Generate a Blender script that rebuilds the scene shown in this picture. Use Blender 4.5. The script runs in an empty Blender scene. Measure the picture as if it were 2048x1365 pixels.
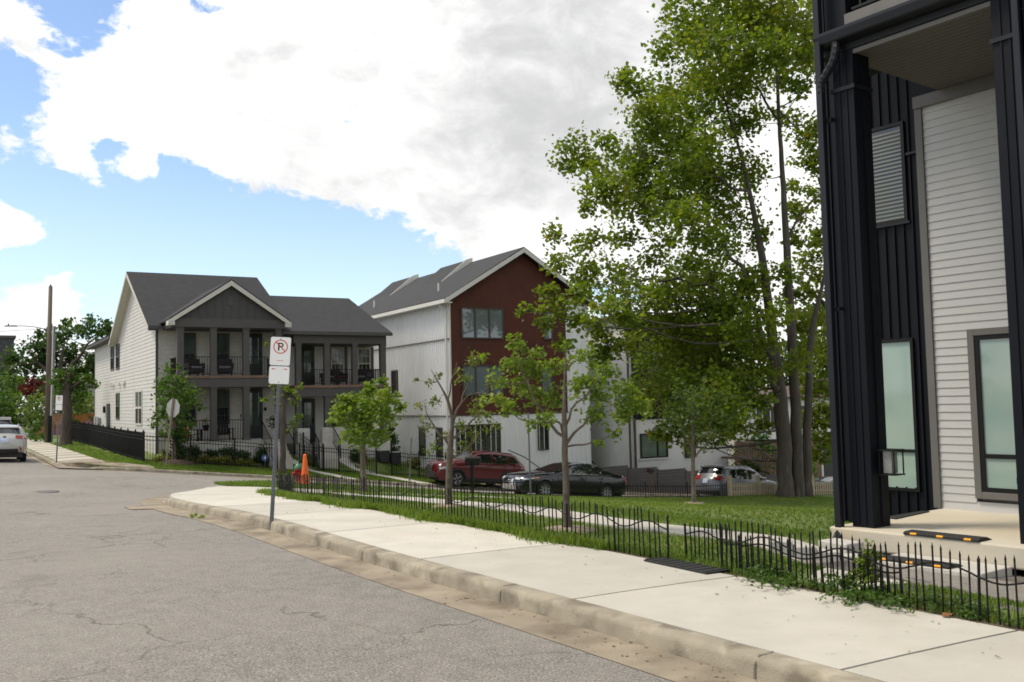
import bpy, bmesh, math, random
import numpy as np
from mathutils import Vector, Matrix
S = bpy.context.scene
COL = S.collection
R = math.radians
random.seed(7)
rng = np.random.default_rng(11)

# ------------------------------------------------------------------ camera
CAMZ = 1.65
PITCH, ROLL, FPX = 0.06285, 0.0231, 1904.8
cd = bpy.data.cameras.new('camera')
cam = bpy.data.objects.new('camera', cd)
COL.objects.link(cam)
cd.sensor_width = 36.0
cd.lens = FPX / 2048 * 36
cd.clip_start = 0.1
cd.clip_end = 3000
_up = Vector((0, -math.sin(PITCH), math.cos(PITCH)))
_fw = Vector((0, math.cos(PITCH), math.sin(PITCH)))
_rt = Vector((1, 0, 0))
_cr, _sr = math.cos(ROLL), math.sin(ROLL)
_r = _rt * _cr - _up * _sr
_u = _rt * _sr + _up * _cr
cam.matrix_world = Matrix(((_r.x, _u.x, -_fw.x, 0), (_r.y, _u.y, -_fw.y, 0), (_r.z, _u.z, -_fw.z, CAMZ), (0, 0, 0, 1)))
S.camera = cam

# ------------------------------------------------------------------ light, sky, exposure
SUN_EL, SUN_AZ = 60.0, -82.0          # azimuth from +Y towards +X, degrees (high sun at the left, veiled by cloud)
sd = bpy.data.lights.new('sun', 'SUN')
sd.energy = 2.0
sd.angle = R(14)
sd.color = (1.0, 0.91, 0.76)
sun = bpy.data.objects.new('sun', sd)
COL.objects.link(sun)
_sv = Vector((math.cos(R(SUN_EL)) * math.sin(R(SUN_AZ)), math.cos(R(SUN_EL)) * math.cos(R(SUN_AZ)), math.sin(R(SUN_EL))))
sun.rotation_euler = (-_sv).to_track_quat('-Z', 'Y').to_euler()
S.view_settings.view_transform = 'Standard'
S.view_settings.look = 'None'
S.view_settings.exposure = 0.80
S.view_settings.gamma = 1.0
S.view_settings.use_curve_mapping = False
S.cycles.filter_width = 1.7

W = bpy.data.worlds.new('World')
S.world = W
W.use_nodes = True
nt = W.node_tree
for n in list(nt.nodes): nt.nodes.remove(n)
def wn(t, **k):
    n = nt.nodes.new(t)
    for a, b in k.items(): setattr(n, a, b)
    return n
def wmath(op, a, b=None, c=None, clamp=False):
    n = wn('ShaderNodeMath', operation=op, use_clamp=clamp)
    for i, v in enumerate((a, b, c)):
        if v is None: continue
        if isinstance(v, (int, float)): n.inputs[i].default_value = v
        else: nt.links.new(v, n.inputs[i])
    return n.outputs[0]
sky = wn('ShaderNodeTexSky', sky_type='NISHITA', sun_disc=False, sun_elevation=R(SUN_EL), sun_rotation=R(SUN_AZ),
         altitude=200, air_density=1.0, dust_density=0.6, ozone_density=1.0)
tc = wn('ShaderNodeTexCoord')
DIR = tc.outputs['Generated']
sep = wn('ShaderNodeSeparateXYZ'); nt.links.new(DIR, sep.inputs[0])
comb = wn('ShaderNodeVectorMath', operation='MULTIPLY'); nt.links.new(DIR, comb.inputs[0]); comb.inputs[1].default_value = (1, 1, 1.55)
def wnoise(scale, detail, rough, dist=0.0, off=(0, 0, 0)):
    mp = wn('ShaderNodeMapping'); mp.inputs['Location'].default_value = off
    nt.links.new(comb.outputs[0], mp.inputs[0])
    n = wn('ShaderNodeTexNoise'); n.inputs['Scale'].default_value = scale; n.inputs['Detail'].default_value = detail
    n.inputs['Roughness'].default_value = rough; n.inputs['Distortion'].default_value = dist
    nt.links.new(mp.outputs[0], n.inputs['Vector'])
    return n.outputs['Fac']
n1 = wnoise(4.2, 10, 0.62, 0.35)
n4 = wnoise(36, 8, 0.62, 0.5, (2.3, 9.2, 3))
n2 = wnoise(7, 9, 0.6, 0.3, (1.3, 7.1, 4))
n3 = wnoise(13, 9, 0.62, 0.4, (5.3, 2.2, 1))
def blob(d, ang, amt):
    v = wn('ShaderNodeVectorMath', operation='DOT_PRODUCT')
    nrm = wn('ShaderNodeVectorMath', operation='NORMALIZE'); nt.links.new(DIR, nrm.inputs[0])
    nt.links.new(nrm.outputs[0], v.inputs[0])
    v.inputs[1].default_value = d
    k = 1.0 / (1 - math.cos(R(ang)))
    e = wmath('EXPONENT', wmath('MULTIPLY', wmath('SUBTRACT', v.outputs['Value'], 1.0), k))
    return wmath('MULTIPLY', e, amt)
def blobs(L, base):
    acc = base
    for d, a, m in L: acc = wmath('ADD', acc, blob(d, a, m))
    return acc
CLOUD = [((-0.4279, 0.8776, 0.2161), 2.6, -0.4), ((-0.3828, 0.9037, 0.192), 3, -0.42), ((-0.3358, 0.9196, 0.204), 2.4, -0.38), ((-0.2935, 0.9403, 0.1721), 3.2, -0.44), ((-0.243, 0.957, 0.1585), 3.6, -0.44), ((-0.1747, 0.9717, 0.1593), 3.2, -0.44), ((-0.1197, 0.9823, 0.144), 3, -0.42), ((-0.0794, 0.9905, 0.1126), 3, -0.38), ((-0.3731, 0.9156, 0.15), 3.4, -0.4), ((-0.341, 0.9339, 0.1074), 5, -0.36), ((-0.2358, 0.9668, 0.0982), 5, -0.36), ((-0.1665, 0.9801, 0.1083), 4, -0.32), ((-0.4597, 0.8775, 0.1368), 1.6, -0.24), ((-0.3961, 0.9131, 0.0968), 2, -0.16), ((-0.3906, 0.8454, 0.3643), 2.4, -0.5), ((-0.4463, 0.8446, 0.2958), 2.0, -0.5), ((-0.2835, 0.8803, 0.3804), 1.3, -0.45), ((-0.1512, 0.9473, 0.2823), 1.7, -0.34), ((-0.0047, 0.9844, 0.1758), 1.2, -0.3), ((0.0825, 0.9912, 0.1037), 2.2, -0.28), ((-0.4467, 0.8787, 0.1686), 1.4, 0.42), ((-0.4794, 0.8621, 0.1645), 1.5, 0.4), ((-0.4523, 0.8811, 0.1381), 1.4, -0.34), ((-0.4443, 0.8735, 0.199), 1.5, -0.2), ((-0.4252, 0.8982, 0.1113), 1.5, 0.46), ((-0.4502, 0.8867, 0.1049), 1.1, 0.3), ((-0.4044, 0.8854, 0.2293), 1.2, 0.5), ((-0.3894, 0.8966, 0.2109), 0.9, 0.46), ((-0.3551, 0.9066, 0.228), 1.2, 0.62), ((-0.4378, 0.8317, 0.3414), 1.6, 0.3), ((-0.4391, 0.8623, 0.2523), 2.2, 0.3), ((-0.357, 0.8868, 0.2934), 4.2, 0.2), ((-0.274, 0.9107, 0.3091), 4.8, 0.22), ((-0.2087, 0.9436, 0.257), 3.6, 0.3), ((-0.1665, 0.9591, 0.2291), 2.3, 0.34), ((-0.2662, 0.9334, 0.2405), 2.3, 0.28), ((-0.2202, 0.9113, 0.3479), 5, 0.2), ((-0.0976, 0.9468, 0.3066), 5, 0.16), ((-0.1218, 0.9674, 0.2222), 2.2, 0.3), ((-0.0454, 0.9768, 0.2094), 3.2, 0.3), ((-0.0078, 0.966, 0.2583), 4.5, 0.2), ((0.0158, 0.9874, 0.1574), 2.6, 0.3), ((0.0698, 0.9424, 0.327), 9, 0.22), ((-0.0546, 0.9273, 0.3704), 6, 0.2), ((0.1944, 0.9488, 0.2489), 9, 0.24), ((-0.0113, 0.9931, 0.1166), 1.6, 0.2), ((0.2671, 0.954, 0.136), 7, 0.16)]
GREY = [((0.0848, 0.9366, 0.34), 8, 0.3), ((0.0334, 0.9645, 0.2621), 4, 0.24), ((0.1692, 0.9395, 0.298), 6, 0.2), ((-0.0598, 0.9691, 0.2394), 3.5, 0.16), ((-0.23, 0.9474, 0.2227), 1.8, 0.26), ((-0.1673, 0.9623, 0.2143), 1.6, 0.24), ((-0.3271, 0.9091, 0.2579), 2.0, 0.2), ((-0.2676, 0.9378, 0.2214), 1.6, 0.2), ((-0.1875, 0.9397, 0.286), 1.8, 0.14), ((-0.4041, 0.8762, 0.2626), 1.8, 0.14), ((-0.1107, 0.9633, 0.2444), 2.5, 0.12), ((-0.2031, 0.9215, 0.3311), 5, -0.1), ((-0.356, 0.8843, 0.3022), 5, -0.1), ((-0.4459, 0.8771, 0.1786), 2.5, -0.1), ((0.2434, 0.9545, 0.1723), 6, -0.1), ((0.0158, 0.9874, 0.1574), 2.5, -0.25), ((-0.0546, 0.9273, 0.3704), 4, 0.08), ((-0.2816, 0.8892, 0.3606), 4, -0.04), ((0.0221, 0.9779, 0.208), 2, 0.15)]
SKYGAIN = (1.0, 1.02, 1.06, 1)

def sky_ramp(v, a, b):
    n = wn('ShaderNodeMapRange', interpolation_type='SMOOTHSTEP')
    nt.links.new(v, n.inputs['Value'])
    n.inputs['From Min'].default_value = a; n.inputs['From Max'].default_value = b
    return n.outputs[0]
raw = wmath('ADD', wmath('ADD', wmath('MULTIPLY', n1, 1.2), wmath('ADD', wmath('MULTIPLY', n3, 1.0), wmath('MULTIPLY', n4, 0.8))), -0.90)
dens = blobs(CLOUD, raw)
cover = sky_ramp(dens, 0.40, 0.60)
# thick parts of a cloud seen from below are grey, thin edges white
shade = sky_ramp(blobs(GREY, wmath('ADD', wmath('ADD', wmath('MULTIPLY', n3, 1.1), wmath('MULTIPLY', n2, 1.3)), -0.7)), 0.29, 1.15)
ccol = wn('ShaderNodeMix', data_type='RGBA')
nt.links.new(shade, ccol.inputs['Factor'])
ccol.inputs['A'].default_value = (6.9, 6.87, 6.8, 1)
ccol.inputs['B'].default_value = (3.9, 3.92, 3.96, 1)
haze = wn('ShaderNodeMix', data_type='RGBA')          # pale air near the horizon, as a summer sky has
nt.links.new(wmath('MULTIPLY', sky_ramp(sep.outputs[2], 0.30, 0.0), 0.45), haze.inputs['Factor'])
gain = wn('ShaderNodeMix', data_type='RGBA', blend_type='MULTIPLY'); gain.inputs['Factor'].default_value = 1
nt.links.new(sky.outputs[0], gain.inputs['A']); gain.inputs['B'].default_value = SKYGAIN
nt.links.new(gain.outputs['Result'], haze.inputs['A']); haze.inputs['B'].default_value = (5.2, 6.3, 7.0, 1)
mix = wn('ShaderNodeMix', data_type='RGBA')
nt.links.new(cover, mix.inputs['Factor'])
nt.links.new(haze.outputs['Result'], mix.inputs['A']); nt.links.new(ccol.outputs['Result'], mix.inputs['B'])
bg = wn('ShaderNodeBackground'); bg.inputs['Strength'].default_value = 0.1
nt.links.new(mix.outputs['Result'], bg.inputs['Color'])
wo = wn('ShaderNodeOutputWorld'); nt.links.new(bg.outputs[0], wo.inputs['Surface'])
W.cycles.sampling_method = 'MANUAL'
W.cycles.sample_map_resolution = 1024

# ------------------------------------------------------------------ materials
def hx(r, g, b):
    f = lambda c: ((c / 255 + .055) / 1.055) ** 2.4 if c > 10 else c / 255 / 12.92
    return (f(r), f(g), f(b))
def mat(name, col, rough=.6, var=.12, scale=6.0, bump=0.0, bscale=None, metal=0.0, col2=None, spec=.5, detail=6, coords='Object', stretch=None, coat=0.0):
    m = bpy.data.materials.new(name); m.use_nodes = True
    t = m.node_tree; b = t.nodes['Principled BSDF']
    b.inputs['Roughness'].default_value = rough; b.inputs['Metallic'].default_value = metal
    b.inputs['Specular IOR Level'].default_value = spec
    b.inputs['Coat Weight'].default_value = coat
    tc = t.nodes.new('ShaderNodeTexCoord'); src = tc.outputs[coords]
    if stretch:
        mp = t.nodes.new('ShaderNodeMapping'); mp.inputs['Scale'].default_value = stretch
        t.links.new(src, mp.inputs[0]); src = mp.outputs[0]
    n = t.nodes.new('ShaderNodeTexNoise'); n.inputs['Scale'].default_value = scale; n.inputs['Detail'].default_value = detail
    t.links.new(src, n.inputs['Vector'])
    r = t.nodes.new('ShaderNodeValToRGB')
    c2 = col2 if col2 else tuple(min(1, c * (1 + var)) for c in col)
    c1 = col if col2 else tuple(c * (1 - var) for c in col)
    r.color_ramp.elements[0].position = .3; r.color_ramp.elements[0].color = (*c1, 1)
    r.color_ramp.elements[1].position = .7; r.color_ramp.elements[1].color = (*c2, 1)
    t.links.new(n.outputs['Fac'], r.inputs[0]); t.links.new(r.outputs[0], b.inputs['Base Color'])
    if bump:
        nb = t.nodes.new('ShaderNodeTexNoise'); nb.inputs['Scale'].default_value = bscale or scale * 6; nb.inputs['Detail'].default_value = 4
        t.links.new(src, nb.inputs['Vector'])
        bp = t.nodes.new('ShaderNodeBump'); bp.inputs['Strength'].default_value = bump; bp.inputs['Distance'].default_value = .02
        t.links.new(nb.outputs['Fac'], bp.inputs['Height']); t.links.new(bp.outputs[0], b.inputs['Normal'])
    return m
def overlay(m, col, scale, lo, hi, amt=1.0, detail=5, stretch=None, dist=0.0, coords='Object'):
    """stains / wear: mixes col over the base colour where a noise is high"""
    t = m.node_tree; b = t.nodes['Principled BSDF']
    lk = b.inputs['Base Color'].links[0].from_socket
    tc = t.nodes.new('ShaderNodeTexCoord'); src = tc.outputs[coords]
    if stretch:
        mp = t.nodes.new('ShaderNodeMapping'); mp.inputs['Scale'].default_value = stretch
        t.links.new(src, mp.inputs[0]); src = mp.outputs[0]
    n = t.nodes.new('ShaderNodeTexNoise'); n.inputs['Scale'].default_value = scale; n.inputs['Detail'].default_value = detail; n.inputs['Distortion'].default_value = dist
    t.links.new(src, n.inputs['Vector'])
    mr = t.nodes.new('ShaderNodeMapRange'); mr.inputs['From Min'].default_value = lo; mr.inputs['From Max'].default_value = hi; mr.inputs['To Max'].default_value = amt
    t.links.new(n.outputs['Fac'], mr.inputs['Value'])
    mx = t.nodes.new('ShaderNodeMix'); mx.data_type = 'RGBA'
    t.links.new(mr.outputs[0], mx.inputs['Factor']); t.links.new(lk, mx.inputs['A']); mx.inputs['B'].default_value = (*col, 1)
    t.links.new(mx.outputs['Result'], b.inputs['Base Color'])
    return m
def leafmat(name, cols, trans=.5, rough=.5):
    m = bpy.data.materials.new(name); m.use_nodes = True
    t = m.node_tree; b = t.nodes['Principled BSDF']; out = t.nodes['Material Output']
    a = t.nodes.new('ShaderNodeAttribute'); a.attribute_name = 'tint'
    r = t.nodes.new('ShaderNodeValToRGB')
    els = r.color_ramp.elements
    while len(els) < len(cols): els.new(.5)
    for i, (p, c) in enumerate(cols): els[i].position = p; els[i].color = (*c, 1)
    t.links.new(a.outputs['Fac'], r.inputs[0]); t.links.new(r.outputs[0], b.inputs['Base Color'])
    b.inputs['Roughness'].default_value = rough; b.inputs['Specular IOR Level'].default_value = .35
    tr = t.nodes.new('ShaderNodeBsdfTranslucent')
    mx = t.nodes.new('ShaderNodeMix'); mx.data_type = 'RGBA'; mx.blend_type = 'MULTIPLY'; mx.inputs['Factor'].default_value = 1
    t.links.new(r.outputs[0], mx.inputs['A']); mx.inputs['B'].default_value = (1.25, 1.35, .55, 1)
    t.links.new(mx.outputs['Result'], tr.inputs['Color'])
    ms = t.nodes.new('ShaderNodeMixShader'); ms.inputs[0].default_value = trans
    t.links.new(b.outputs[0], ms.inputs[1]); t.links.new(tr.outputs[0], ms.inputs[2]); t.links.new(ms.outputs[0], out.inputs['Surface'])
    return m
def glass(name, col, rough=.03, spec=.8):
    m = mat(name, col, rough, .1, 2.0, spec=spec)
    return m

# ------------------------------------------------------------------ mesh builder
def smooth(o):
    for p in o.data.polygons: p.use_smooth = True
    return o
class MB:
    def __init__(s): s.v = []; s.f = []; s.mi = []
    def add(s, vs, fs, m=0):
        k = len(s.v); s.v += [tuple(v) for v in vs]; s.f += [tuple(i + k for i in f) for f in fs]; s.mi += [m] * len(fs); return s
    def box(s, x0, y0, z0, x1, y1, z1, m=0):
        if x0 > x1: x0, x1 = x1, x0
        if y0 > y1: y0, y1 = y1, y0
        if z0 > z1: z0, z1 = z1, z0
        vs = [(x0, y0, z0), (x1, y0, z0), (x1, y1, z0), (x0, y1, z0), (x0, y0, z1), (x1, y0, z1), (x1, y1, z1), (x0, y1, z1)]
        return s.add(vs, [(0, 3, 2, 1), (4, 5, 6, 7), (0, 1, 5, 4), (1, 2, 6, 5), (2, 3, 7, 6), (3, 0, 4, 7)], m)
    def frame(s, x0, z0, x1, z1, y0, y1, t, m=0):       # rectangular frame in the xz plane
        s.box(x0, y0, z0, x0 + t, y1, z1, m); s.box(x1 - t, y0, z0, x1, y1, z1, m)
        s.box(x0 + t, y0, z0, x1 - t, y1, z0 + t, m); s.box(x0 + t, y0, z1 - t, x1 - t, y1, z1, m); return s
    def tube(s, p0, p1, r0, r1=None, n=8, cap=True, m=0):
        return s.path([p0, p1], [r0, r0 if r1 is None else r1], n, cap, m)
    def path(s, pts, rad, n=8, cap=True, m=0):
        pts = [Vector(p) for p in pts]
        if not isinstance(rad, (list, tuple)): rad = [rad] * len(pts)
        k = len(s.v); ref = None
        for i, p in enumerate(pts):
            d = (pts[min(i + 1, len(pts) - 1)] - pts[max(i - 1, 0)]).normalized()
            if ref is None: ref = Vector((1, 0, 0)) if abs(d.x) < .8 else Vector((0, 1, 0))
            a = (ref - d * ref.dot(d)).normalized(); b = d.cross(a); ref = a
            for j in range(n):
                t = 2 * math.pi * j / n
                s.v.append(tuple(p + (a * math.cos(t) + b * math.sin(t)) * rad[i]))
        for i in range(len(pts) - 1):
            for j in range(n):
                q = (j + 1) % n
                s.f.append((k + i * n + j, k + i * n + q, k + (i + 1) * n + q, k + (i + 1) * n + j)); s.mi.append(m)
        if cap:
            s.f.append(tuple(k + j for j in reversed(range(n)))); e = k + (len(pts) - 1) * n
            s.f.append(tuple(e + j for j in range(n))); s.mi += [m, m]
        return s
    def lathe(s, prof, n=16, c=(0, 0, 0), m=0):
        k = len(s.v)
        for r, z in prof:
            for j in range(n):
                t = 2 * math.pi * j / n; s.v.append((c[0] + r * math.cos(t), c[1] + r * math.sin(t), c[2] + z))
        for i in range(len(prof) - 1):
            for j in range(n):
                q = (j + 1) % n; s.f.append((k + i * n + j, k + i * n + q, k + (i + 1) * n + q, k + (i + 1) * n + j)); s.mi.append(m)
        s.f.append(tuple(k + j for j in reversed(range(n)))); e = k + (len(prof) - 1) * n
        s.f.append(tuple(e + j for j in range(n))); s.mi += [m, m]; return s
    def prism(s, poly, a, b, axis='y', m=0):   # poly of (p,q) extruded along axis from a to b
        n = len(poly)
        put = {'y': lambda p, q, t: (p, t, q), 'x': lambda p, q, t: (t, p, q), 'z': lambda p, q, t: (p, q, t)}[axis]
        vs = [put(p, q, a) for p, q in poly] + [put(p, q, b) for p, q in poly]
        fs = [tuple(range(n)), tuple(reversed(range(n, 2 * n)))] + [(i, i + n, (i + 1) % n + n, (i + 1) % n) for i in range(n)]
        return s.add(vs, fs, m)
    def slab(s, quad, t, m=0):                 # quad of 3-D points, thickness downwards
        n = len(quad)
        vs = [tuple(p) for p in quad] + [(p[0], p[1], p[2] - t) for p in quad]
        return s.add(vs, [tuple(range(n)), tuple(reversed(range(n, 2 * n)))] + [(i, (i + 1) % n, (i + 1) % n + n, i + n) for i in range(n)][::1], m)
    def mesh(s, name, mats, base=0.0, fix=True):
        me = bpy.data.meshes.new(name)
        vs = s.v if not base else [(x, y, z - base) for x, y, z in s.v]
        me.from_pydata(vs, [], s.f)
        for m in (mats if isinstance(mats, (list, tuple)) else [mats]): me.materials.append(m)
        if isinstance(mats, (list, tuple)): me.polygons.foreach_set('material_index', s.mi)
        if fix:
            bm = bmesh.new(); bm.from_mesh(me); bmesh.ops.recalc_face_normals(bm, faces=bm.faces); bm.to_mesh(me); bm.free()
        me.update(); return me
    def build(s, name, mats, parent=None, base=None, fix=True, bevel=0.0):
        if base is None: base = parent.get('base_z', 0.0) if parent else 0.0
        o = bpy.data.objects.new(name, s.mesh(name, mats, base, fix)); COL.objects.link(o)
        if parent: o.parent = parent
        if bevel:
            md = o.modifiers.new('b', 'BEVEL'); md.width = bevel; md.segments = 2; md.limit_method = 'ANGLE'
        return o
def thing(name, label, cat, loc=(0, 0, 0), rz=0.0, group=None, absz=False):
    o = bpy.data.objects.new(name, None); COL.objects.link(o)
    o.location = loc; o.rotation_euler = (0, 0, rz); o.empty_display_size = .2
    o['label'] = label; o['category'] = cat
    if group: o['group'] = group
    if absz: o['base_z'] = loc[2]
    return o
def tag(o, label=None, cat=None, group=None, kind=None):
    if label: o['label'] = label
    if cat: o['category'] = cat
    if group: o['group'] = group
    if kind: o['kind'] = kind
    return o
def inst(o, parent, loc=None, rz=None, name=None):      # a copy sharing mesh data
    c = o.copy(); COL.objects.link(c); c.parent = parent
    if loc is not None: c.location = loc
    if rz is not None: c.rotation_euler = (0, 0, rz)
    return c
def copy_tree(o, parent=None):
    c = o.copy(); COL.objects.link(c); c.parent = parent
    for ch in [x for x in bpy.data.objects if x.parent == o]: copy_tree(ch, c)
    return c

# ------------------------------------------------------------------ terrain
def _lin(t,x):
    if x<=t[0][0]: return t[0][1]
    for (a,b),(c,d) in zip(t,t[1:]):
        if x<=c: return b+(d-b)*(x-a)/(c-a)
    return t[-1][1]
def sst(a,b,x):
    t=min(1,max(0,(x-a)/(b-a))); return t*t*(3-2*t)
HN=[(-60,.2),(3.5,0),(5,0),(6.8,-.03),(8.3,-.1),(10,-.25),(13,-.55),(17,-.95),(25,-1.8),(35,-2.9),(60,-5),(120,-7)]
HF=[(-60,.2),(-10,-.15),(0,-.38),(3,-.52),(6.2,-.78),(9.4,-1.13),(13.2,-1.55),(16.5,-1.92),(20.7,-2.42),(31.3,-3.45),(45,-4.7),(70,-6.5),(120,-8)]
RY=[(4,.12),(9,.14),(16,.10),(20,.20),(25,.28),(30,.55),(36,.75),(60,.8)]
RF=[(3.6,.13),(5,.3),(8,.7),(13,1.05),(18.5,1.4),(20,1.0),(22,.6),(28,.9),(33,1.1),(60,1.1)]
def em(x,y): return .8625*x+.506*y, -.506*x+.8625*y
def xy(e,m): return .8625*e-.506*m, .506*e+.8625*m
def road_z(x,y):
    e,m=em(x,y); k=sst(11,27,m)
    return _lin(HN,e)*(1-k)+(_lin(HF,e)+.18*sst(40,30,m))*k
def yard_z(x,y):   # near block, lawn level
    e,m=em(x,y); k=sst(14,27,m)
    d=.24*sst(6.6,7.8,e)*sst(11.0,9.3,e)*sst(2.0,4.2,m)*sst(8.0,6.6,m)
    return road_z(x,y)+.12*(1-k)+_lin(RY,e)*k-d
def lot_z(x,y):    # far block
    e,m=em(x,y)
    r=.13+.17*sst(40,42.5,m)
    R=_lin(RF,e); k=sst(42.5,45.2+22*sst(8.5,6.9,e),m)
    r=min(r,R) if e<6 else r
    return road_z(x,y)+r*(1-k)+R*k
def gz(e, m, fn=road_z): return fn(*xy(e, m))
def drape(name, poly, fn, off, m, cell=1.0, kind='structure', in_em=True, skirt=0.0, wob=None):
    """polygon in (e,m) street coordinates laid on the terrain"""
    bm = bmesh.new()
    vs = [bm.verts.new((p[0], p[1], 0)) for p in poly]
    bm.faces.new(vs)
    xs = [p[0] for p in poly]; ys = [p[1] for p in poly]
    def cuts(a, b, ax):
        n = int((b - a) / cell)
        for i in range(1, n + 1):
            co = a + i * (b - a) / (n + 1)
            bmesh.ops.bisect_plane(bm, geom=bm.verts[:] + bm.edges[:] + bm.faces[:], plane_co=(co, co, 0), plane_no=(1, 0, 0) if ax == 0 else (0, 1, 0))
    bmesh.ops.triangulate(bm, faces=bm.faces[:])
    cuts(min(xs), max(xs), 0); cuts(min(ys), max(ys), 1)
    bmesh.ops.triangulate(bm, faces=bm.faces[:])
    edge = [e for e in bm.edges if e.is_boundary]
    if skirt:
        r = bmesh.ops.extrude_edge_only(bm, edges=edge)
        low = set(v for v in r['geom'] if isinstance(v, bmesh.types.BMVert))
    else: low = set()
    for v in bm.verts:
        e_, m_ = v.co.x, v.co.y
        x, y = xy(e_, m_)
        z = fn(x, y) + off
        if v in low: z -= skirt
        elif wob: z += wob(x, y)
        v.co = (x, y, z)
    bmesh.ops.recalc_face_normals(bm, faces=bm.faces[:])
    me = bpy.data.meshes.new(name); bm.to_mesh(me); bm.free(); me.materials.append(m)
    o = bpy.data.objects.new(name, me); COL.objects.link(o); o['kind'] = kind
    if sum(p.normal.z for p in me.polygons) < 0: me.flip_normals()
    return o
def offset_line(L, d):
    out = []
    for i, p in enumerate(L):
        a = L[max(i - 1, 0)]; b = L[min(i + 1, len(L) - 1)]
        dx, dy = b[0] - a[0], b[1] - a[1]; l = math.hypot(dx, dy)
        out.append((p[0] - dy / l * d, p[1] + dx / l * d))
    return out
def resample(L, step):
    out = [L[0]]
    for a, b in zip(L, L[1:]):
        n = max(1, int(math.hypot(b[0] - a[0], b[1] - a[1]) / step))
        out += [(a[0] + (b[0] - a[0]) * i / n, a[1] + (b[1] - a[1]) * i / n) for i in range(1, n + 1)]
    return out
def spline(L, n=6):      # catmull-rom
    out = []
    for i in range(len(L) - 1):
        p0, p1, p2, p3 = L[max(i - 1, 0)], L[i], L[i + 1], L[min(i + 2, len(L) - 1)]
        for k in range(n):
            t = k / n
            out.append(tuple(.5 * ((2 * b) + (c - a) * t + (2 * a - 5 * b + 4 * c - d) * t * t + (-a + 3 * b - 3 * c + d) * t ** 3) for a, b, c, d in zip(p0, p1, p2, p3)))
    out.append(tuple(L[-1])); return out

# ------------------------------------------------------------------ setting materials
M = {}
a = mat('asphalt', (.215, .198, .176), .9, .16, 5, .9, 70, detail=12)
overlay(a, (.37, .35, .315), 46, .54, .67, .85, 3)           # pale aggregate
overlay(a, (.065, .058, .05), 58, .54, .66, .85, 3)           # dark aggregate and pits
overlay(a, (.275, .25, .22), .35, .42, .70, .6)            # broad wear
overlay(a, (.12, .11, .10), .9, .62, .72, .35, 8)           # oil
M['asphalt'] = a
def crackify(m):
    t = m.node_tree; b = t.nodes['Principled BSDF']; lk = b.inputs['Base Color'].links[0].from_socket
    tc = t.nodes.new('ShaderNodeTexCoord')
    nz = t.nodes.new('ShaderNodeTexNoise'); nz.inputs['Scale'].default_value = 1.7; nz.inputs['Detail'].default_value = 6
    t.links.new(tc.outputs['Object'], nz.inputs['Vector'])
    av = t.nodes.new('ShaderNodeVectorMath'); av.operation = 'MULTIPLY_ADD'; av.inputs[1].default_value = (.9, .9, .9)
    t.links.new(nz.outputs['Color'], av.inputs[0]); t.links.new(tc.outputs['Object'], av.inputs[2])
    vo = t.nodes.new('ShaderNodeTexVoronoi'); vo.feature = 'DISTANCE_TO_EDGE'; vo.inputs['Scale'].default_value = .62
    t.links.new(av.outputs[0], vo.inputs['Vector'])
    lt = t.nodes.new('ShaderNodeMapRange'); lt.inputs['From Min'].default_value = .0; lt.inputs['From Max'].default_value = .014
    lt.inputs['To Min'].default_value = .7; lt.inputs['To Max'].default_value = 0
    t.links.new(vo.outputs['Distance'], lt.inputs['Value'])
    n2 = t.nodes.new('ShaderNodeTexNoise'); n2.inputs['Scale'].default_value = .5; t.links.new(tc.outputs['Object'], n2.inputs['Vector'])
    m2 = t.nodes.new('ShaderNodeMapRange'); m2.inputs['From Min'].default_value = .43; m2.inputs['From Max'].default_value = .6; t.links.new(n2.outputs['Fac'], m2.inputs['Value'])
    mu = t.nodes.new('ShaderNodeMath'); mu.operation = 'MULTIPLY'; t.links.new(lt.outputs[0], mu.inputs[0]); t.links.new(m2.outputs[0], mu.inputs[1])
    mx = t.nodes.new('ShaderNodeMix'); mx.data_type = 'RGBA'; t.links.new(mu.outputs[0], mx.inputs['Factor']); t.links.new(lk, mx.inputs['A']); mx.inputs['B'].default_value = (.035, .033, .03, 1)
    t.links.new(mx.outputs['Result'], b.inputs['Base Color'])
crackify(a)
c = mat('pavement_concrete', (.485, .460, .402), .85, .07, 2.5, .25, 160, detail=8)
overlay(c, (.40, .36, .29), 1.1, .5, .75, .5, 7)
overlay(c, (.33, .30, .25), 14, .66, .74, .5, 3)
M['walk'] = c
_t = c.node_tree; _b = _t.nodes['Principled BSDF']; _l = _b.inputs['Base Color'].links[0].from_socket
_oi = _t.nodes.new('ShaderNodeObjectInfo'); _mr = _t.nodes.new('ShaderNodeMapRange'); _mr.inputs['To Min'].default_value = .88; _mr.inputs['To Max'].default_value = 1.07; _t.links.new(_oi.outputs['Random'], _mr.inputs['Value'])
_mx = _t.nodes.new('ShaderNodeMix'); _mx.data_type = 'RGBA'; _mx.blend_type = 'MULTIPLY'; _mx.inputs['Factor'].default_value = 1; _t.links.new(_l, _mx.inputs['A']); _t.links.new(_mr.outputs[0], _mx.inputs['B']); _t.links.new(_mx.outputs['Result'], _b.inputs['Base Color'])
c = mat('kerb_concrete', (.285, .25, .19), .9, .2, 3.0, .3, 90, detail=9)
overlay(c, (.11, .092, .064), 3.4, .48, .66, .7, 10, stretch=(1, 1, 1.6))
overlay(c, (.42, .38, .30), 5, .58, .7, .6, 6)
M['kerb'] = c
c = mat('gutter_concrete', (.27, .225, .165), .9, .22, 1.6, .4, 90, detail=9)
overlay(c, (.115, .09, .06), 2.0, .46, .68, .8, 8)
M['gutter'] = c
c = mat('lawn', (.085, .130, .022), .9, .3, 1.4, .6, 90, detail=10, col2=(.135, .180, .036))
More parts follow.
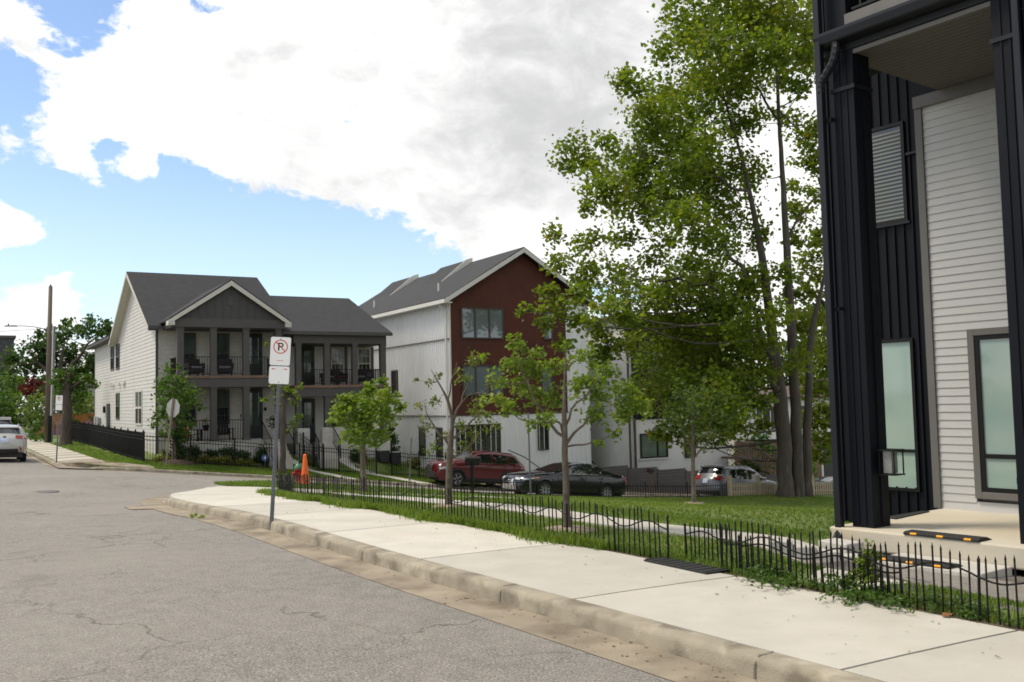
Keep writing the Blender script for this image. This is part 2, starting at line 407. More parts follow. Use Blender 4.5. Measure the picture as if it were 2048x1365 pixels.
overlay(c, (.16, .15, .055), .55, .55, .72, .55, 8)
overlay(c, (.03, .05, .012), 22, .5, .7, .7, 4)
M['lawn'] = c
M['soil'] = mat('soil', (.09, .065, .042), .95, .35, 12, .8, 60)
M['mulch'] = mat('mulch', (.07, .045, .03), .95, .45, 25, .9, 90)
M['gravel'] = mat('gravel', (.30, .27, .23), .95, .4, 45, .9, 60)
M['joint'] = mat('joint', (.15, .135, .11), .95, .2, 10)
M['farground'] = mat('far_ground', (.06, .085, .025), .95, .3, .05)
# ------------------------------------------------------------------ ground, streets, pavements
gb = MB()
N_ = 44
ext = [-900, -400, -150] + [-60 + i * 6 for i in range(34)] + [200, 450, 1400]
for i, e_ in enumerate(ext):
    for j, m_ in enumerate(ext):
        x, y = xy(e_, m_ + 20); gb.v.append((x, y, road_z(x, y) - .32))
k = len(ext)
for i in range(k - 1):
    for j in range(k - 1): gb.f.append((i * k + j, (i + 1) * k + j, (i + 1) * k + j + 1, i * k + j + 1)); gb.mi.append(0)
tag(gb.build('ground', M['farground']), kind='structure')

# kerb lines in (e,m): near block
KERB = spline([(4.6, -14), (4.35, -4), (4.15, 2.0), (4.03, 4.5), (3.9, 6.8), (3.74, 9.95), (3.66, 15.0), (3.54, 17.0), (3.58, 19.4), (3.9, 21.6), (4.7, 23.6), (6.1, 26.6), (8.2, 29.0), (11, 30.0), (16, 30.4), (26, 30.6), (40, 30.8), (70, 31)], 5)
FK = spline([(3.5, 140), (3.5, 70), (3.55, 50), (3.6, 43.6), (3.95, 42.0), (4.7, 40.9), (6.2, 40.2), (9, 39.95), (16, 39.9), (30, 39.9), (60, 40), (110, 40)], 5)   # far block
road_poly = [(-26, -14)] + KERB + [(110, 31.2)] + FK[::-1] + [(-26, 140)]
drape('road', road_poly, road_z, 0.0, M['asphalt'], 1.5)
def strip(name, line, d0, d1, fn, off, m, kind='structure', parent=None, step=.5):
    L = resample(line, step); A = offset_line(L, d0); B = offset_line(L, d1); b = MB()
    for (p, q) in zip(A, B):
        for r in (p, q):
            x, y = xy(*r); b.v.append((x, y, fn(x, y) + off))
    for i in range(len(A) - 1): b.f.append((2 * i, 2 * i + 1, 2 * i + 3, 2 * i + 2)); b.mi.append(0)
    o = b.build(name, m, parent); tag(o, kind=kind); return o
def kerb(name, line, side, ramp=None, step=.4):
    """a real kerb: front face, rounded nose, top; side=+1 means the block lies to the left of the line"""
    L = resample(line, step); b = MB()
    prof = [(-.015, -.05), (.0, .085), (.012, .118), (.04, .13), (.155, .132), (.16, -.05)]
    rows = []
    for d, h in prof: rows.append(offset_line(L, side * d))
    for i in range(len(L)):
        for (d, h), row in zip(prof, rows):
            e_, m_ = row[i]; x, y = xy(e_, m_)
            f = 1.0
            if ramp:
                for c, w in ramp:
                    dd = math.hypot(e_ - c[0], m_ - c[1])
                    f = min(f, max(.15, (dd - w) / .6)) if dd < w + .6 else f
            wv = .004 * math.sin(i * 1.7) + .003 * math.sin(i * .61)
            b.v.append((x, y, road_z(x, y) + (h * f if h > 0 else h) + wv * (h > 0)))
    n = len(prof)
    for i in range(len(L) - 1):
        for j in range(n - 1): b.f.append((i * n + j, i * n + j + 1, (i + 1) * n + j + 1, (i + 1) * n + j)); b.mi.append(0)
    o = b.build(name, M['kerb']); tag(o, kind='structure'); smooth(o)
    md = o.modifiers.new('e', 'EDGE_SPLIT'); md.split_angle = R(50)
    return o
k1 = kerb('kerb', KERB, -1, ramp=[((3.7, 21.2), 1.0), ((4.9, 24.2), 1.2)])
k2 = kerb('far_kerb', FK, 1, ramp=[((4.1, 41.6), .5)])
# kerb joints on the near kerb: dark saw cuts a few metres apart
jb = MB()
Lk = resample(KERB, .1)
acc = 0; nxt = 0
for i in range(1, len(Lk) - 1):
    acc += .1
    if acc > nxt and Lk[i][1] < 22:
        nxt = acc + 2.45
        p, q = Lk[i], Lk[i + 1]; dx, dy = q[0] - p[0], q[1] - p[1]; l = math.hypot(dx, dy); dx /= l; dy /= l
        def P(d, h, s):
            x, y = xy(p[0] + dy * d + dx * s, p[1] - dx * d + dy * s); return (x, y, road_z(x, y) + h)
        for d0, h0, d1, h1 in ((-.019, 0, -.006, .09), (-.006, .09, .036, .136), (.036, .136, .158, .138)):
            jb.add([P(d0, h0, 0), P(d0, h0, .012), P(d1, h1, .012), P(d1, h1, 0)], [(0, 1, 2, 3)])
tag(jb.build('kerb_joints', M['joint']), kind='structure')
GUT = [p for p in KERB if p[1] < 26.5]
strip('gutter', GUT, .41, .012, road_z, .005, M['gutter'])
strip('far_gutter', [p for p in FK if p[0] < 40 and p[1] < 60], -.34, -.012, road_z, .005, M['gutter'])

# near pavement slab by slab (each slab a piece of the pavement)
FENCE = spline([(6.1, -9), (6.02, 0), (5.93, 3.7), (5.85, 5.4), (5.8, 6.95), (5.75, 8.2), (5.6, 9.95), (5.5, 11.05), (5.38, 14.0), (5.55, 17.5), (6.0, 20.4)], 5)   # line of the border fence
def near_kerb_e(m):
    return min((abs(p[1] - m), p[0]) for p in KERB if p[0] < 5.2)[1]
def lin_e(L, m):
    for a, b in zip(L, L[1:]):
        if min(a[1], b[1]) <= m <= max(a[1], b[1]) and a[1] != b[1]: return a[0] + (b[0] - a[0]) * (m - a[1]) / (b[1] - a[1])
    return L[-1][0]
KL = [p for p in KERB if p[1] <= 21.7]
pav = thing('pavement', 'pale concrete pavement beside the kerb', 'pavement'); del pav['category']; del pav['label']
pav['kind'] = 'structure'
edges = [-9, -6.4, -3.8, -1.2, 1.3, 3.72, 6.15, 8.6, 11.1, 13.6, 16.1, 18.6, 21.0]
for a0, a1 in zip(edges, edges[1:]):
    b = MB(); nn = 6
    for i in range(nn + 1):
        m_ = a0 + .012 + (a1 - a0 - .024) * i / nn
        e0 = lin_e(KL, m_) + .165; e1 = lin_e(FENCE, m_) - .06
        for s in range(4):
            e_ = e0 + (e1 - e0) * s / 3; x, y = xy(e_, m_)
            b.v.append((x, y, road_z(x, y) + .131))
    for i in range(nn):
        for s in range(3): b.f.append((i * 4 + s, i * 4 + s + 1, i * 4 + s + 5, i * 4 + s + 4)); b.mi.append(0)
    k0 = len(b.v)          # skirt so that joints have depth
    ring = [i * 4 for i in range(nn + 1)] + [nn * 4 + s for s in range(1, 4)] + [i * 4 + 3 for i in range(nn - 1, -1, -1)] + [2, 1]
    for i in ring: x, y, z = b.v[i]; b.v.append((x, y, z - .08))
    for i in range(len(ring)):
        j = (i + 1) % len(ring); b.f.append((ring[i], ring[j], k0 + j, k0 + i)); b.mi.append(0)
    b.build('paving_slab', M['walk'], pav)
jb = MB()
for m_ in edges:
    e0 = lin_e(KL, m_) + .165; e1 = lin_e(FENCE, m_) - .06
    P = []
    for e_, mm in ((e0, m_ - .014), (e1, m_ - .014), (e1, m_ + .014), (e0, m_ + .014)):
        x, y = xy(e_, mm); P.append((x, y, road_z(x, y) + .118))
    jb.add(P, [(0, 1, 2, 3)])
jb.build('slab_joint', M['joint'], pav)
# corner and side-street pavement
KC = [p for p in KERB if 20.9 <= p[1] and p[0] < 13]
inner = [(6.0, 20.95), (6.3, 22.4), (7.0, 23.6), (8.4, 24.6), (13, 25.3), (24, 25.9)]
edge_out = offset_line([p for p in KERB if 20.9 <= p[1] < 26.9], -.165)
cpoly = edge_out + [(7.4, 27.0), (9.5, 27.3), (13, 27.6), (24, 28.0)] + inner[::-1]
drape('corner_pavement', cpoly, lambda x, y: road_z(x, y) + .131 + .3 * max(0, yard_z(x, y) - road_z(x, y) - .13), 0.0, M['walk'], .8)
# near yard lawn
KY = offset_line([p for p in KERB if p[1] > 20 or True], -.16)
yard_poly = [(p[0] + .02, p[1]) for p in FENCE] + [(6.3, 22.4), (7.0, 23.6), (8.4, 24.6), (13, 25.3), (24, 25.9), (24, 28.0), (13, 27.6), (9.5, 27.3), (7.4, 27.0)] + [p for p in KY if p[1] > 26.9 and p[0] > 6.2] + [(70, 0), (40, -9)]
YARD = drape('lawn_ground', yard_poly, yard_z, -.004, M['lawn'], 1.0, skirt=.35)
# strip of earth between fence and pavement
strip('soil_strip', [p for p in FENCE if p[1] < 20.4], .07, -.10, yard_z, .003, M['soil'])
# inner path of pale concrete running behind the fence to the porch
PATH = [(7.9, 5.95), (7.95, 7.2), (7.6, 8.6), (7.3, 10.0), (7.2, 12.2), (7.0, 14.2), (7.3, 17.5), (8.0, 21.0), (9.2, 24.9)]
PATH = spline(PATH, 5)
drape('garden_path', offset_line(PATH, .36) + offset_line(PATH, -.36)[::-1], yard_z, .016, M['walk'], .8, skirt=.15)
# path from the gate to the step
drape('entrance_path', [(6.0, 5.15), (6.2, 5.75), (7.3, 6.4), (8.4, 6.75), (9.0, 6.3), (8.3, 5.7), (7.2, 5.3)], yard_z, .015, M['walk'], .5, skirt=.15)
# far block
far_in = offset_line(FK, .16)
far_poly = [p for p in far_in] + [(110, 140)]
drape('far_lawn', far_poly, lot_z, -.006, M['lawn'], 1.4)
# far pavement along the main road and the crossing apron
fp = MB()
side_pav = thing('side_pavement', '', ''); del side_pav['label']; del side_pav['category']; side_pav['kind'] = 'structure'
drape('pavement_bed', [(3.5, 40.6), (5.45, 40.6), (5.45, 86), (3.46, 86)], road_z, .045, M['gutter'], 1.0)
mm = 43.2
walkB = mat('pavement_darker', (.30, .265, .20), .88, .12, 2.0, .3, 120); overlay(walkB, (.2, .17, .12), 1.2, .45, .7, .6)  # darker brownish concrete colour, given to every other slab
idx = 0
while mm < 86:
    L_ = 1.35; b = MB()
    for i in range(3):
        for s in range(3):
            m_ = mm + .015 + (L_ - .03) * i / 2; e_ = 3.74 + (1.5 + .0 * i) * s / 2
            x, y = xy(e_, m_); b.v.append((x, y, max(road_z(x, y) + .128, lot_z(x, y) + .012)))
    for i in range(2):
        for s in range(2): b.f.append((i * 3 + s, i * 3 + s + 1, i * 3 + s + 4, i * 3 + s + 3)); b.mi.append(0)
    ring = [0, 1, 2, 5, 8, 7, 6, 3]; k0 = len(b.v)
    for i in ring: x, y, z = b.v[i]; b.v.append((x, y, z - .16))
    for i in range(8): b.f.append((ring[i], ring[(i + 1) % 8], k0 + (i + 1) % 8, k0 + i)); b.mi.append(0)
    b.build('paving_slab', M['walk'] if idx % 2 == 1 else walkB, side_pav); mm += L_; idx += 1
drape('corner_apron', [(3.72, 43.2), (3.8, 42.6), (4.1, 42.0), (4.85, 41.1), (6.0, 40.5), (7.6, 40.3), (8.6, 40.3), (7.2, 40.9), (6.2, 41.5), (5.6, 42.2), (5.3, 43.2)], lambda x, y: max(road_z(x, y) + .07, lot_z(x, y)), .012, M['gutter'], .6, skirt=.2)
# two front walks from the left house to the street
for nm, pl in (('front_walk', [(12.9, 44.5), (13.6, 44.5), (15.0, 41.6), (16.0, 40.1), (14.6, 40.1), (14.2, 41.2)]), ('front_walk', [(15.6, 44.5), (16.3, 44.5), (18.2, 42.0), (19.6, 40.1), (18.3, 40.1), (17.6, 41.5)])):
    drape(nm, pl, lot_z, .02, M['walk'], .6)
# gravel bed at the right, by the porch
drape('gravel_bed', [(8.3, 5.35), (8.9, 5.9), (9.3, 6.2), (9.8, 5.9), (10.2, 5.0), (9.2, 4.0)], yard_z, .02, M['gravel'], .5)
# ------------------------------------------------------------------ dark town house at the right
M['metal_navy'] = overlay(mat('navy_metal', (.0050, .0060, .0098), .5, .14, 1.2, .02, 9, spec=.18), (.0085, .010, .015), 2, .5, .8, .4)
M['black_trim'] = mat('black_trim', (.0055, .0055, .006), .5, .12, 3, .02, spec=.3)
M['white_board'] = overlay(mat('white_board', (.50, .495, .487), .55, .03, 3, .25, 40, stretch=(1, 1, 8)), (.39, .38, .36), 1.4, .5, .78, .4)
M['taupe'] = mat('taupe_trim', (.132, .126, .118), .6, .06, 4, .08)
M['soffit'] = mat('soffit_board', (.115, .102, .095), .65, .06, 5, .06, 30, stretch=(1, 12, 1))
M['porch_slab'] = overlay(mat('porch_concrete', (.52, .475, .385), .8, .07, 1.6, .3, 120), (.42, .33, .20), .8, .5, .72, .55, 7)
M['block'] = overlay(mat('concrete_block', (.47, .45, .41), .85, .08, 3, .4, 80), (.34, .32, .28), 4, .55, .7, .5)
M['shade_pane'] = mat('window_with_pale_shade', (.34, .44, .385), .06, .06, .9, spec=.7, coat=.4)
M['pane_grey'] = mat('window_with_blind', (.03, .04, .037), .06, .15, 1.5, spec=.7, coat=.4)
M['slat'] = mat('blind_slat', (.034, .050, .046), .5, .04, 3)
M['rubber'] = mat('rubber', (.012, .012, .013), .7, .2, 20, .3, 80)
M['amber'] = mat('amber_reflector', (.95, .38, .01), .25, .15, 60, spec=.8)
M['pipe_navy'] = mat('downpipe_navy', (.0085, .0095, .014), .4, .1, 2, spec=.35)
hz = -.3
h = thing('dark_townhouse', 'dark navy metal town house with white lap siding and a covered porch', 'house', (5.45, 12.5, hz), R(-53.4), absz=True)
DZ = .14; SZ = 5.56
# white wall behind porch: one mesh per lap board
core = MB(); core.box(.0, .06, -.25, 9.0, 9, 5.5); core.build('house_core', M['taupe'], h)
overlay(M['shade_pane'], (.22, .33, .33), .8, .42, .65, .75, 2)
bd = MB(); EXP = .1035
bd.add([(0, -.012, 0), (1, -.012, 0), (1, .0, EXP + .012), (0, .0, EXP + .012), (0, .03, 0), (1, .03, 0), (1, .03, EXP + .012), (0, .03, EXP + .012)],
       [(0, 1, 2, 3), (4, 7, 6, 5), (0, 4, 5, 1), (3, 2, 6, 7), (0, 3, 7, 4), (1, 5, 6, 2)])
bme = bd.mesh('siding_board', M['white_board'])
nb = int((5.36 - DZ) / EXP)
WX0, WX1, WZ0, WZ1 = .56, 1.95, .30, 2.42       # taupe surround of the porch window
for i in range(nb + 1):
    z = DZ + i * EXP
    spans = [(.1, 2.6)] if z + EXP < WZ0 or z > WZ1 - .03 else [(.1, WX0 - .0)]
    for u0, u1 in spans:
        o = bpy.data.objects.new('siding_board', bme); COL.objects.link(o); o.parent = h
        o.location = (u0, 0, z - hz); o.scale = (u1 - u0, 1, 1)
b = MB(); b.box(.0, -.035, DZ + .002, .1, .05, 5.40); b.build('corner_trim', M['taupe'], h, bevel=.004)
b = MB(); b.box(.0, -.06, 5.40, 2.7, .05, SZ - .004); b.build('frieze_board', M['taupe'], h)
b = MB(); b.frame(WX0, WZ0, WX1, WZ1, -.045, .04, .085); b.build('window_surround', M['taupe'], h, bevel=.004)
def window(parent, u0, z0, u1, z1, w, pane, frame, t=.05, d=.05, mull=(), rails=(), blind=0, sill=None, name='window', proud=.03):
    f = MB(); f.frame(u0, z0, u1, z1, w - proud, w + d, t)
    for x in mull: f.box(x - t / 2, w - proud, z0 + t, x + t / 2, w + d, z1 - t)
    for z in rails: f.box(u0 + t, w - proud + .004, z - t / 2, u1 - t, w + d, z + t / 2)
    fo = f.build(name, frame, parent)
    xs = [u0 + t] + [q for x in mull for q in (x - t / 2, x + t / 2)] + [u1 - t]
    zs = [z0 + t] + [q for z in rails for q in (z - t / 2, z + t / 2)] + [z1 - t]
    bz = parent.get('base_z', 0)
    for i in range(0, len(xs), 2):
        for j in range(0, len(zs), 2):
            p = MB(); p.box(xs[i], w - .004, zs[j], xs[i + 1], w + .02, zs[j + 1])
            p.build('pane', pane[j // 2] if isinstance(pane, (list, tuple)) else pane, fo, base=bz)
    if blind:
        sb = MB()
        n = int((z1 - z0 - 2 * t) / blind)
        for i in range(n):
            z = z0 + t + (i + .5) * blind
            sb.add([(u0 + t, w - .020, z - blind * .30), (u1 - t, w - .020, z - blind * .30), (u1 - t, w - .007, z + blind * .30), (u0 + t, w - .007, z + blind * .30)], [(0, 1, 2, 3)])
        sb.build('blind', M['slat'], fo, base=bz)
    return fo
wnd = window(h, WX0 + .087, WZ0 + .087, WX1 - .087, WZ1 - .087, -.01, M['shade_pane'], M['black_trim'], .055, .03, rails=(.83,), proud=.025)
b = MB(); b.prism([(1.07, .50), (1.12, .47), (1.17, .50), (1.17, .58), (1.12, .60), (1.07, .58)], -.026, -.020); st = b.build('security_sticker', mat('sticker_blue', (.01, .13, .25), .4), wnd, base=hz)
# black metal wall set back to the left
BW = 1.0; BL = -2.2
b = MB(); b.box(BL, BW, -.35, 0, BW + .3, 9.5); b.box(BL, BW + .3, -.35, BL + .3, 9, 9.5); b.build('metal_wall', M['metal_navy'], h)
x = BL + .03; ribm = MB(); ribm.box(-.012, -.028, 0, .012, 0, 1); rme = ribm.mesh('panel_seam', M['metal_navy'])
bu0, bu1 = -1.37, -.77
def seam(x, z0, z1, w, parent, me=rme, bz=hz):
    o = bpy.data.objects.new('panel_seam', me); COL.objects.link(o); o.parent = parent; o.location = (x, w, z0 - bz); o.scale = (1, 1, z1 - z0)
while x < -.01:
    segs = [(-.35, .28), (2.45, 4.10), (5.62, 9.5)] if bu0 - .02 < x < bu1 + .02 else [(-.35, 9.5)]
    for z0, z1 in segs: seam(x, z0, z1, BW, h)
    x += .148 if int((x - BL) / .148) % 2 else .148
window(h, bu0, .22, bu1, 2.42, BW - .01, M['shade_pane'], M['black_trim'], .045, .03, rails=(.80,), proud=.03)
wu = window(h, bu0 - .03, 4.12, bu1 + .02, 5.60, BW - .01, M['pane_grey'], M['black_trim'], .05, .03, blind=.058, proud=.035)
for (u0, u1, z) in ((bu1 + .04, -.02, 5.08), (bu0 - .06, bu1 + .05, 4.09)):
    b = MB(); b.box(u0, BW - .05, z, u1, BW, z + .035); b.build('flashing', M['pipe_navy'], h)
# porch slab
b = MB(); b.box(.1, -2.42, -.085, 7, 1.0, DZ); slab = b.build('porch_slab', M['porch_slab'], h, bevel=.02)
# columns
for (c0, c1) in ((.29, .56), (2.15, 2.42)):
    b = MB(); b.box(c0, -2.25, DZ + .001, c1, -1.92, 5.62); co = b.build('porch_column', M['metal_navy'], h, bevel=.006)
    b = MB(); b.box(c0 - .02, -2.27, 5.14, c1 + .02, -1.90, 5.185); b.build('band', M['pipe_navy'], co, base=hz)
    b = MB()
    for k in range(1, 3): b.box(c0 + (c1 - c0) * k / 3 - .008, -2.262, DZ + .03, c0 + (c1 - c0) * k / 3 + .008, -2.25, 5.6)
    b.box(c1, -2.09, DZ + .03, c1 + .012, -2.075, 5.6); b.build('column_seam', M['metal_navy'], co, base=hz)
# side wing at the right edge of the porch
b = MB(); b.box(2.50, -2.34, DZ + .002, 7, -.9, 9.5); wg = b.build('side_wing', M['metal_navy'], h)
b = MB(); b.box(2.49, -2.345, 5.35, 4, -2.335, 5.365); b.build('panel_joint', M['black_trim'], h)
# balcony floor: soffit, beam, gutter, fascia
b = MB(); b.box(.36, -2.20, SZ, 2.6, .06, SZ + .06); so = b.build('soffit', M['soffit'], h)
b = MB()
for k in range(1, 22): b.box(.37, -2.20 + k * .103, SZ - .004, 2.6, -2.20 + k * .103 + .006, SZ + .002)
tag(b.build('soffit_groove', M['taupe'], so, base=hz), kind='stuff')
b = MB(); b.box(.33, -2.235, SZ - .015, 2.6, -2.20, SZ + .035); b.build('soffit_edge', M['taupe'], so, base=hz)
b = MB(); b.box(.10, -2.26, SZ + .04, 7, -1.2, SZ + .16); b.build('balcony_beam', M['black_trim'], h)
b = MB(); b.prism([(-2.40, SZ + .155), (-2.385, SZ + .14), (-2.30, SZ + .12), (-2.262, SZ + .12), (-2.262, SZ + .27), (-2.42, SZ + .27), (-2.42, SZ + .235)], .17, 7, 'x'); gt = b.build('gutter', M['pipe_navy'], h)
b = MB(); b.box(.50, -2.28, SZ + .275, 7, -2.12, SZ + .45); b.build('fascia', M['taupe'], h)
# balcony column and railing
b = MB(); b.box(.22, -2.25, SZ + .165, .50, -.4, 9.5); b.build('balcony_column', M['metal_navy'], h)
rl = thing('x', 'x', 'x'); bpy.data.objects.remove(rl)
b = MB(); b.box(.56, -2.22, SZ + 1.35, 4, -2.16, SZ + 1.41); b.box(.56, -2.22, SZ + .5, 4, -2.16, SZ + .53); rr = b.build('railing', M['black_trim'], h)
bb = MB(); bb.box(-.011, -.011, 0, .011, .011, .82); bbm = bb.mesh('baluster', M['black_trim'])
for k in range(18):
    o = bpy.data.objects.new('baluster', bbm); COL.objects.link(o); o.parent = rr; o.location = (.66 + k * .105, -2.19, SZ + .53 - hz)
b = MB(); b.box(0, .0, 5.5, 7, 4, 9.5); b.build('upper_wall', M['metal_navy'], h)
window(h, .45, SZ + .3, 2.6, SZ + 2.4, -.02, M['shade_pane'], M['black_trim'], .06, .03, mull=(1.2, 1.9), blind=.07, proud=.04)
b = MB(); b.box(BL - .3, -2.6, 9.5, 7, 9, 9.7); b.build('roof', M['black_trim'], h)
# downpipes
b = MB(); r_ = .036
b.box(.165, -2.41, .06, .245, -2.33, 9.4)
dp = b.build('downpipe', M['pipe_navy'], h, bevel=.008)
b = MB()
pts = spline([(.42, -2.34, SZ + .14), (.42, -2.36, SZ + .03), (.38, -2.37, SZ - .10), (.28, -2.37, SZ - .22), (.215, -2.37, SZ - .30), (.205, -2.37, SZ - .42)], 4)
b.path(pts, [.045 + .006 * (i % 2) for i in range(len(pts))], 8); b.build('gutter_elbow', M['pipe_navy'], dp, base=hz)
b = MB(); b.path([(.205, -2.37, .09), (.205, -2.40, .03), (.21, -2.52, -.06), (.21, -2.55, -.2)], [.055, .055, .05, .045], 8); b.build('outlet_elbow', M['pipe_navy'], dp, base=hz)
b = MB(); b.box(2.425, -2.41, .06, 2.49, -2.345, 9.4); b.build('downpipe', M['pipe_navy'], h, bevel=.008)
for z_ in (SZ - .75, 2.6):
    b = MB(); b.box(.15, -2.33, z_, .30, -2.24, z_ + .04); b.build('pipe_strap', M['pipe_navy'], dp, base=hz)
# wall lantern on the column
lan = MB(); cx, cy = .555, -2.06
u0, u1, v0, v1, z0, z1 = .60, .78, -2.15, -1.97, .74, 1.0
for (a_, c_) in ((u0, v0), (u1, v0), (u0, v1), (u1, v1)): lan.box(a_ - .006, c_ - .006, z0, a_ + .006, c_ + .006, z1)
lan.box(u0 - .015, v0 - .015, z1, u1 + .015, v1 + .015, z1 + .015); lan.box(u0 - .015, v0 - .015, z0 - .012, u1 + .015, v1 + .015, z0)
lan.box(.562, -2.10, .80, .60, -2.02, .95)
lo = lan.build('wall_lantern', M['black_trim'], h)
b = MB(); b.box(u0 + .03, v0 + .03, z0 + .01, u1 - .05, v1 - .03, z1 - .005)
b.build('lantern_glass', mat('seeded_glass', (.25, .26, .25), .2, .15, 40, spec=.7), lo, base=hz)
# things on the porch
def at(u, w, z):
    p = h.matrix_basis @ Vector((u, w, z - hz)); return p
def ramp(label, u0, u1, w0, z):
    t = thing('threshold_ramp', label, 'ramp', at((u0 + u1) / 2, w0, z), R(-53.4), 'threshold ramps at the porch steps'); L_ = (u1 - u0) / 2
    b = MB(); b.prism([(-.03, 0), (-.03, .022), (.0, .034), (.14, .036), (.24, .004), (.24, 0)], -L_, L_, 'x'); b.build('ramp_wedge', M['rubber'], t, bevel=.006)
    for k in (-.72, 0, .72):
        b = MB(); b.box(k * L_ - .038, -.038, .004, k * L_ + .038, -.012, .028); b.build('reflector', M['amber'], t, bevel=.01)
ramp('black rubber ramp with three amber reflectors on the edge of the porch slab', 1.02, 1.83, -2.40, DZ)
b = MB(); b.box(.98, -3.02, -.30, 2.15, -2.43, -.055); o = b.build('step_block', M['block'], None, bevel=.012); o.location = (5.45, 12.5, 0); o.rotation_euler = (0, 0, R(-53.4))
tag(o, 'pale concrete step block in front of the porch slab', 'step')
ramp('black rubber ramp with three amber reflectors on the lower step block', 1.02, 1.83, -2.98, -.055)
b = MB(); b.add([(-.3, -1.38, .0), (.25, -1.38, 0), (.17, -.5, 0), (-.25, -.85, 0)], [(0, 1, 2, 3)]); 
b = MB(); b.prism([(.12, -1.36), (.30, -1.40), (.20, -.48), (.12, -.52)], 0, .012, 'z'); o = b.build('door_mat', M['rubber']); o.location = (5.45, 12.5, DZ + .001); o.rotation_euler = (0, 0, R(-53.4))
tag(o, 'dark mat lying on the porch slab behind the column', 'mat')
# black metal plate at the gate and kerb blocks along the path
def em_obj(o, e, m, z, rz=0):
    x, y = xy(e, m); o.location = (x, y, z); o.rotation_euler = (0, 0, R(30.4) + rz); return o
b = MB(); b.prism([(-.15, -.44), (.13, -.44), (.13, .42), (-.15, .42)], 0, .012, 'z')
for k in range(9): b.box(-.13, -.40 + k * .1, .012, .11, -.375 + k * .1, .017)
o = b.build('gate_plate', M['rubber']); em_obj(o, 5.75, 6.78, gz(5.75, 6.78) + .137); tag(o, 'black ribbed plate lying on the pavement at the gap in the border fence', 'mat')
BLK = [(7.62, 7.42), (7.79, 7.26), (7.96, 7.10), (8.13, 6.94), (8.30, 6.78)]
NUM = ['nearest the pavement gap', 'second from the left', 'in the middle of the row', 'second from the downpipe', 'beside the downpipe']
for i, (e_, m_) in enumerate(BLK):
    b = MB(); b.box(-.09, -.115, -.12, .09, .115, .12); o = b.build('edging_block', M['block'], None, bevel=.015); em_obj(o, e_, m_, gz(e_, m_, yard_z) + .02, R(44 + 4 * (i % 2)))
    tag(o, 'pale concrete edging block along the garden path, ' + NUM[i], 'block', 'edging blocks along the garden path')
for i, (e_, m_) in enumerate([(8.45, 7.35), (8.75, 7.2)]):
    b = MB(); b.box(-.14, -.2, -.2, .14, .2, .13 - .1 * i); o = b.build('kerb_block', M['block'], None, bevel=.015); em_obj(o, e_, m_, gz(e_, m_, yard_z), 0)
    tag(o, ['higher', 'lower'][i] + ' pale block behind the porch slab corner by the lawn', 'block')
# ------------------------------------------------------------------ houses across the side street
def brickmat(name, c1, c2, mortar, sc=1.0, bump=.4):
    m = bpy.data.materials.new(name); m.use_nodes = True; t = m.node_tree; b = t.nodes['Principled BSDF']
    tc = t.nodes.new('ShaderNodeTexCoord'); sp = t.nodes.new('ShaderNodeSeparateXYZ'); t.links.new(tc.outputs['Object'], sp.inputs[0])
    ad = t.nodes.new('ShaderNodeMath'); ad.operation = 'ADD'; t.links.new(sp.outputs[0], ad.inputs[0]); t.links.new(sp.outputs[1], ad.inputs[1])
    cb = t.nodes.new('ShaderNodeCombineXYZ'); t.links.new(ad.outputs[0], cb.inputs[0]); t.links.new(sp.outputs[2], cb.inputs[1])
    br = t.nodes.new('ShaderNodeTexBrick'); br.inputs['Scale'].default_value = sc
    br.inputs['Brick Width'].default_value = .21; br.inputs['Row Height'].default_value = .075; br.inputs['Mortar Size'].default_value = .008
    br.inputs['Color1'].default_value = (*c1, 1); br.inputs['Color2'].default_value = (*c2, 1); br.inputs['Mortar'].default_value = (*mortar, 1); br.inputs['Bias'].default_value = .55
    t.links.new(cb.outputs[0], br.inputs['Vector'])
    nz = t.nodes.new('ShaderNodeTexNoise'); nz.inputs['Scale'].default_value = 1.3; nz.inputs['Detail'].default_value = 6; t.links.new(tc.outputs['Object'], nz.inputs['Vector'])
    mr = t.nodes.new('ShaderNodeMapRange'); mr.inputs['To Min'].default_value = .82; mr.inputs['To Max'].default_value = 1.12; t.links.new(nz.outputs['Fac'], mr.inputs['Value'])
    mx = t.nodes.new('ShaderNodeMix'); mx.data_type = 'RGBA'; mx.blend_type = 'MULTIPLY'; mx.inputs['Factor'].default_value = 1
    t.links.new(br.outputs['Color'], mx.inputs['A']); t.links.new(mr.outputs[0], mx.inputs['B']); t.links.new(mx.outputs['Result'], b.inputs['Base Color'])
    bp = t.nodes.new('ShaderNodeBump'); bp.inputs['Strength'].default_value = bump; bp.inputs['Distance'].default_value = .01; bp.invert = True
    t.links.new(br.outputs['Fac'], bp.inputs['Height']); t.links.new(bp.outputs[0], b.inputs['Normal']); b.inputs['Roughness'].default_value = .85
    return m
M['white_brick'] = brickmat('painted_white_brick', (.62, .60, .555), (.42, .40, .36), (.56, .55, .51))
M['plain_brick'] = brickmat('white_brick_modern', (.68, .675, .66), (.62, .615, .60), (.58, .575, .56))
M['red_brick'] = brickmat('red_brick', (.24, .085, .05), (.17, .06, .04), (.25, .21, .18))
def shingle(name, c, c2):
    m = mat(name, c, .95, .3, 3.0, .7, 55, col2=c2, detail=10)
    overlay(m, tuple(x * .55 for x in c), 16, .5, .68, .7, 3); overlay(m, tuple(x * 1.7 for x in c2), 22, .58, .72, .45, 3)
    return m
M['shingle'] = shingle('roof_shingle', (.017, .018, .021), (.027, .028, .032))
M['shingle2'] = shingle('roof_shingle_grey', (.031, .031, .034), (.043, .043, .047))
M['siding'] = overlay(mat('pale_lap_siding', (.55, .535, .505), .6, .04, 2), (.45, .435, .405), .7, .5, .75, .4)
M['dk_trim'] = mat('charcoal_trim', (.066, .061, .057), .65, .08, 3)
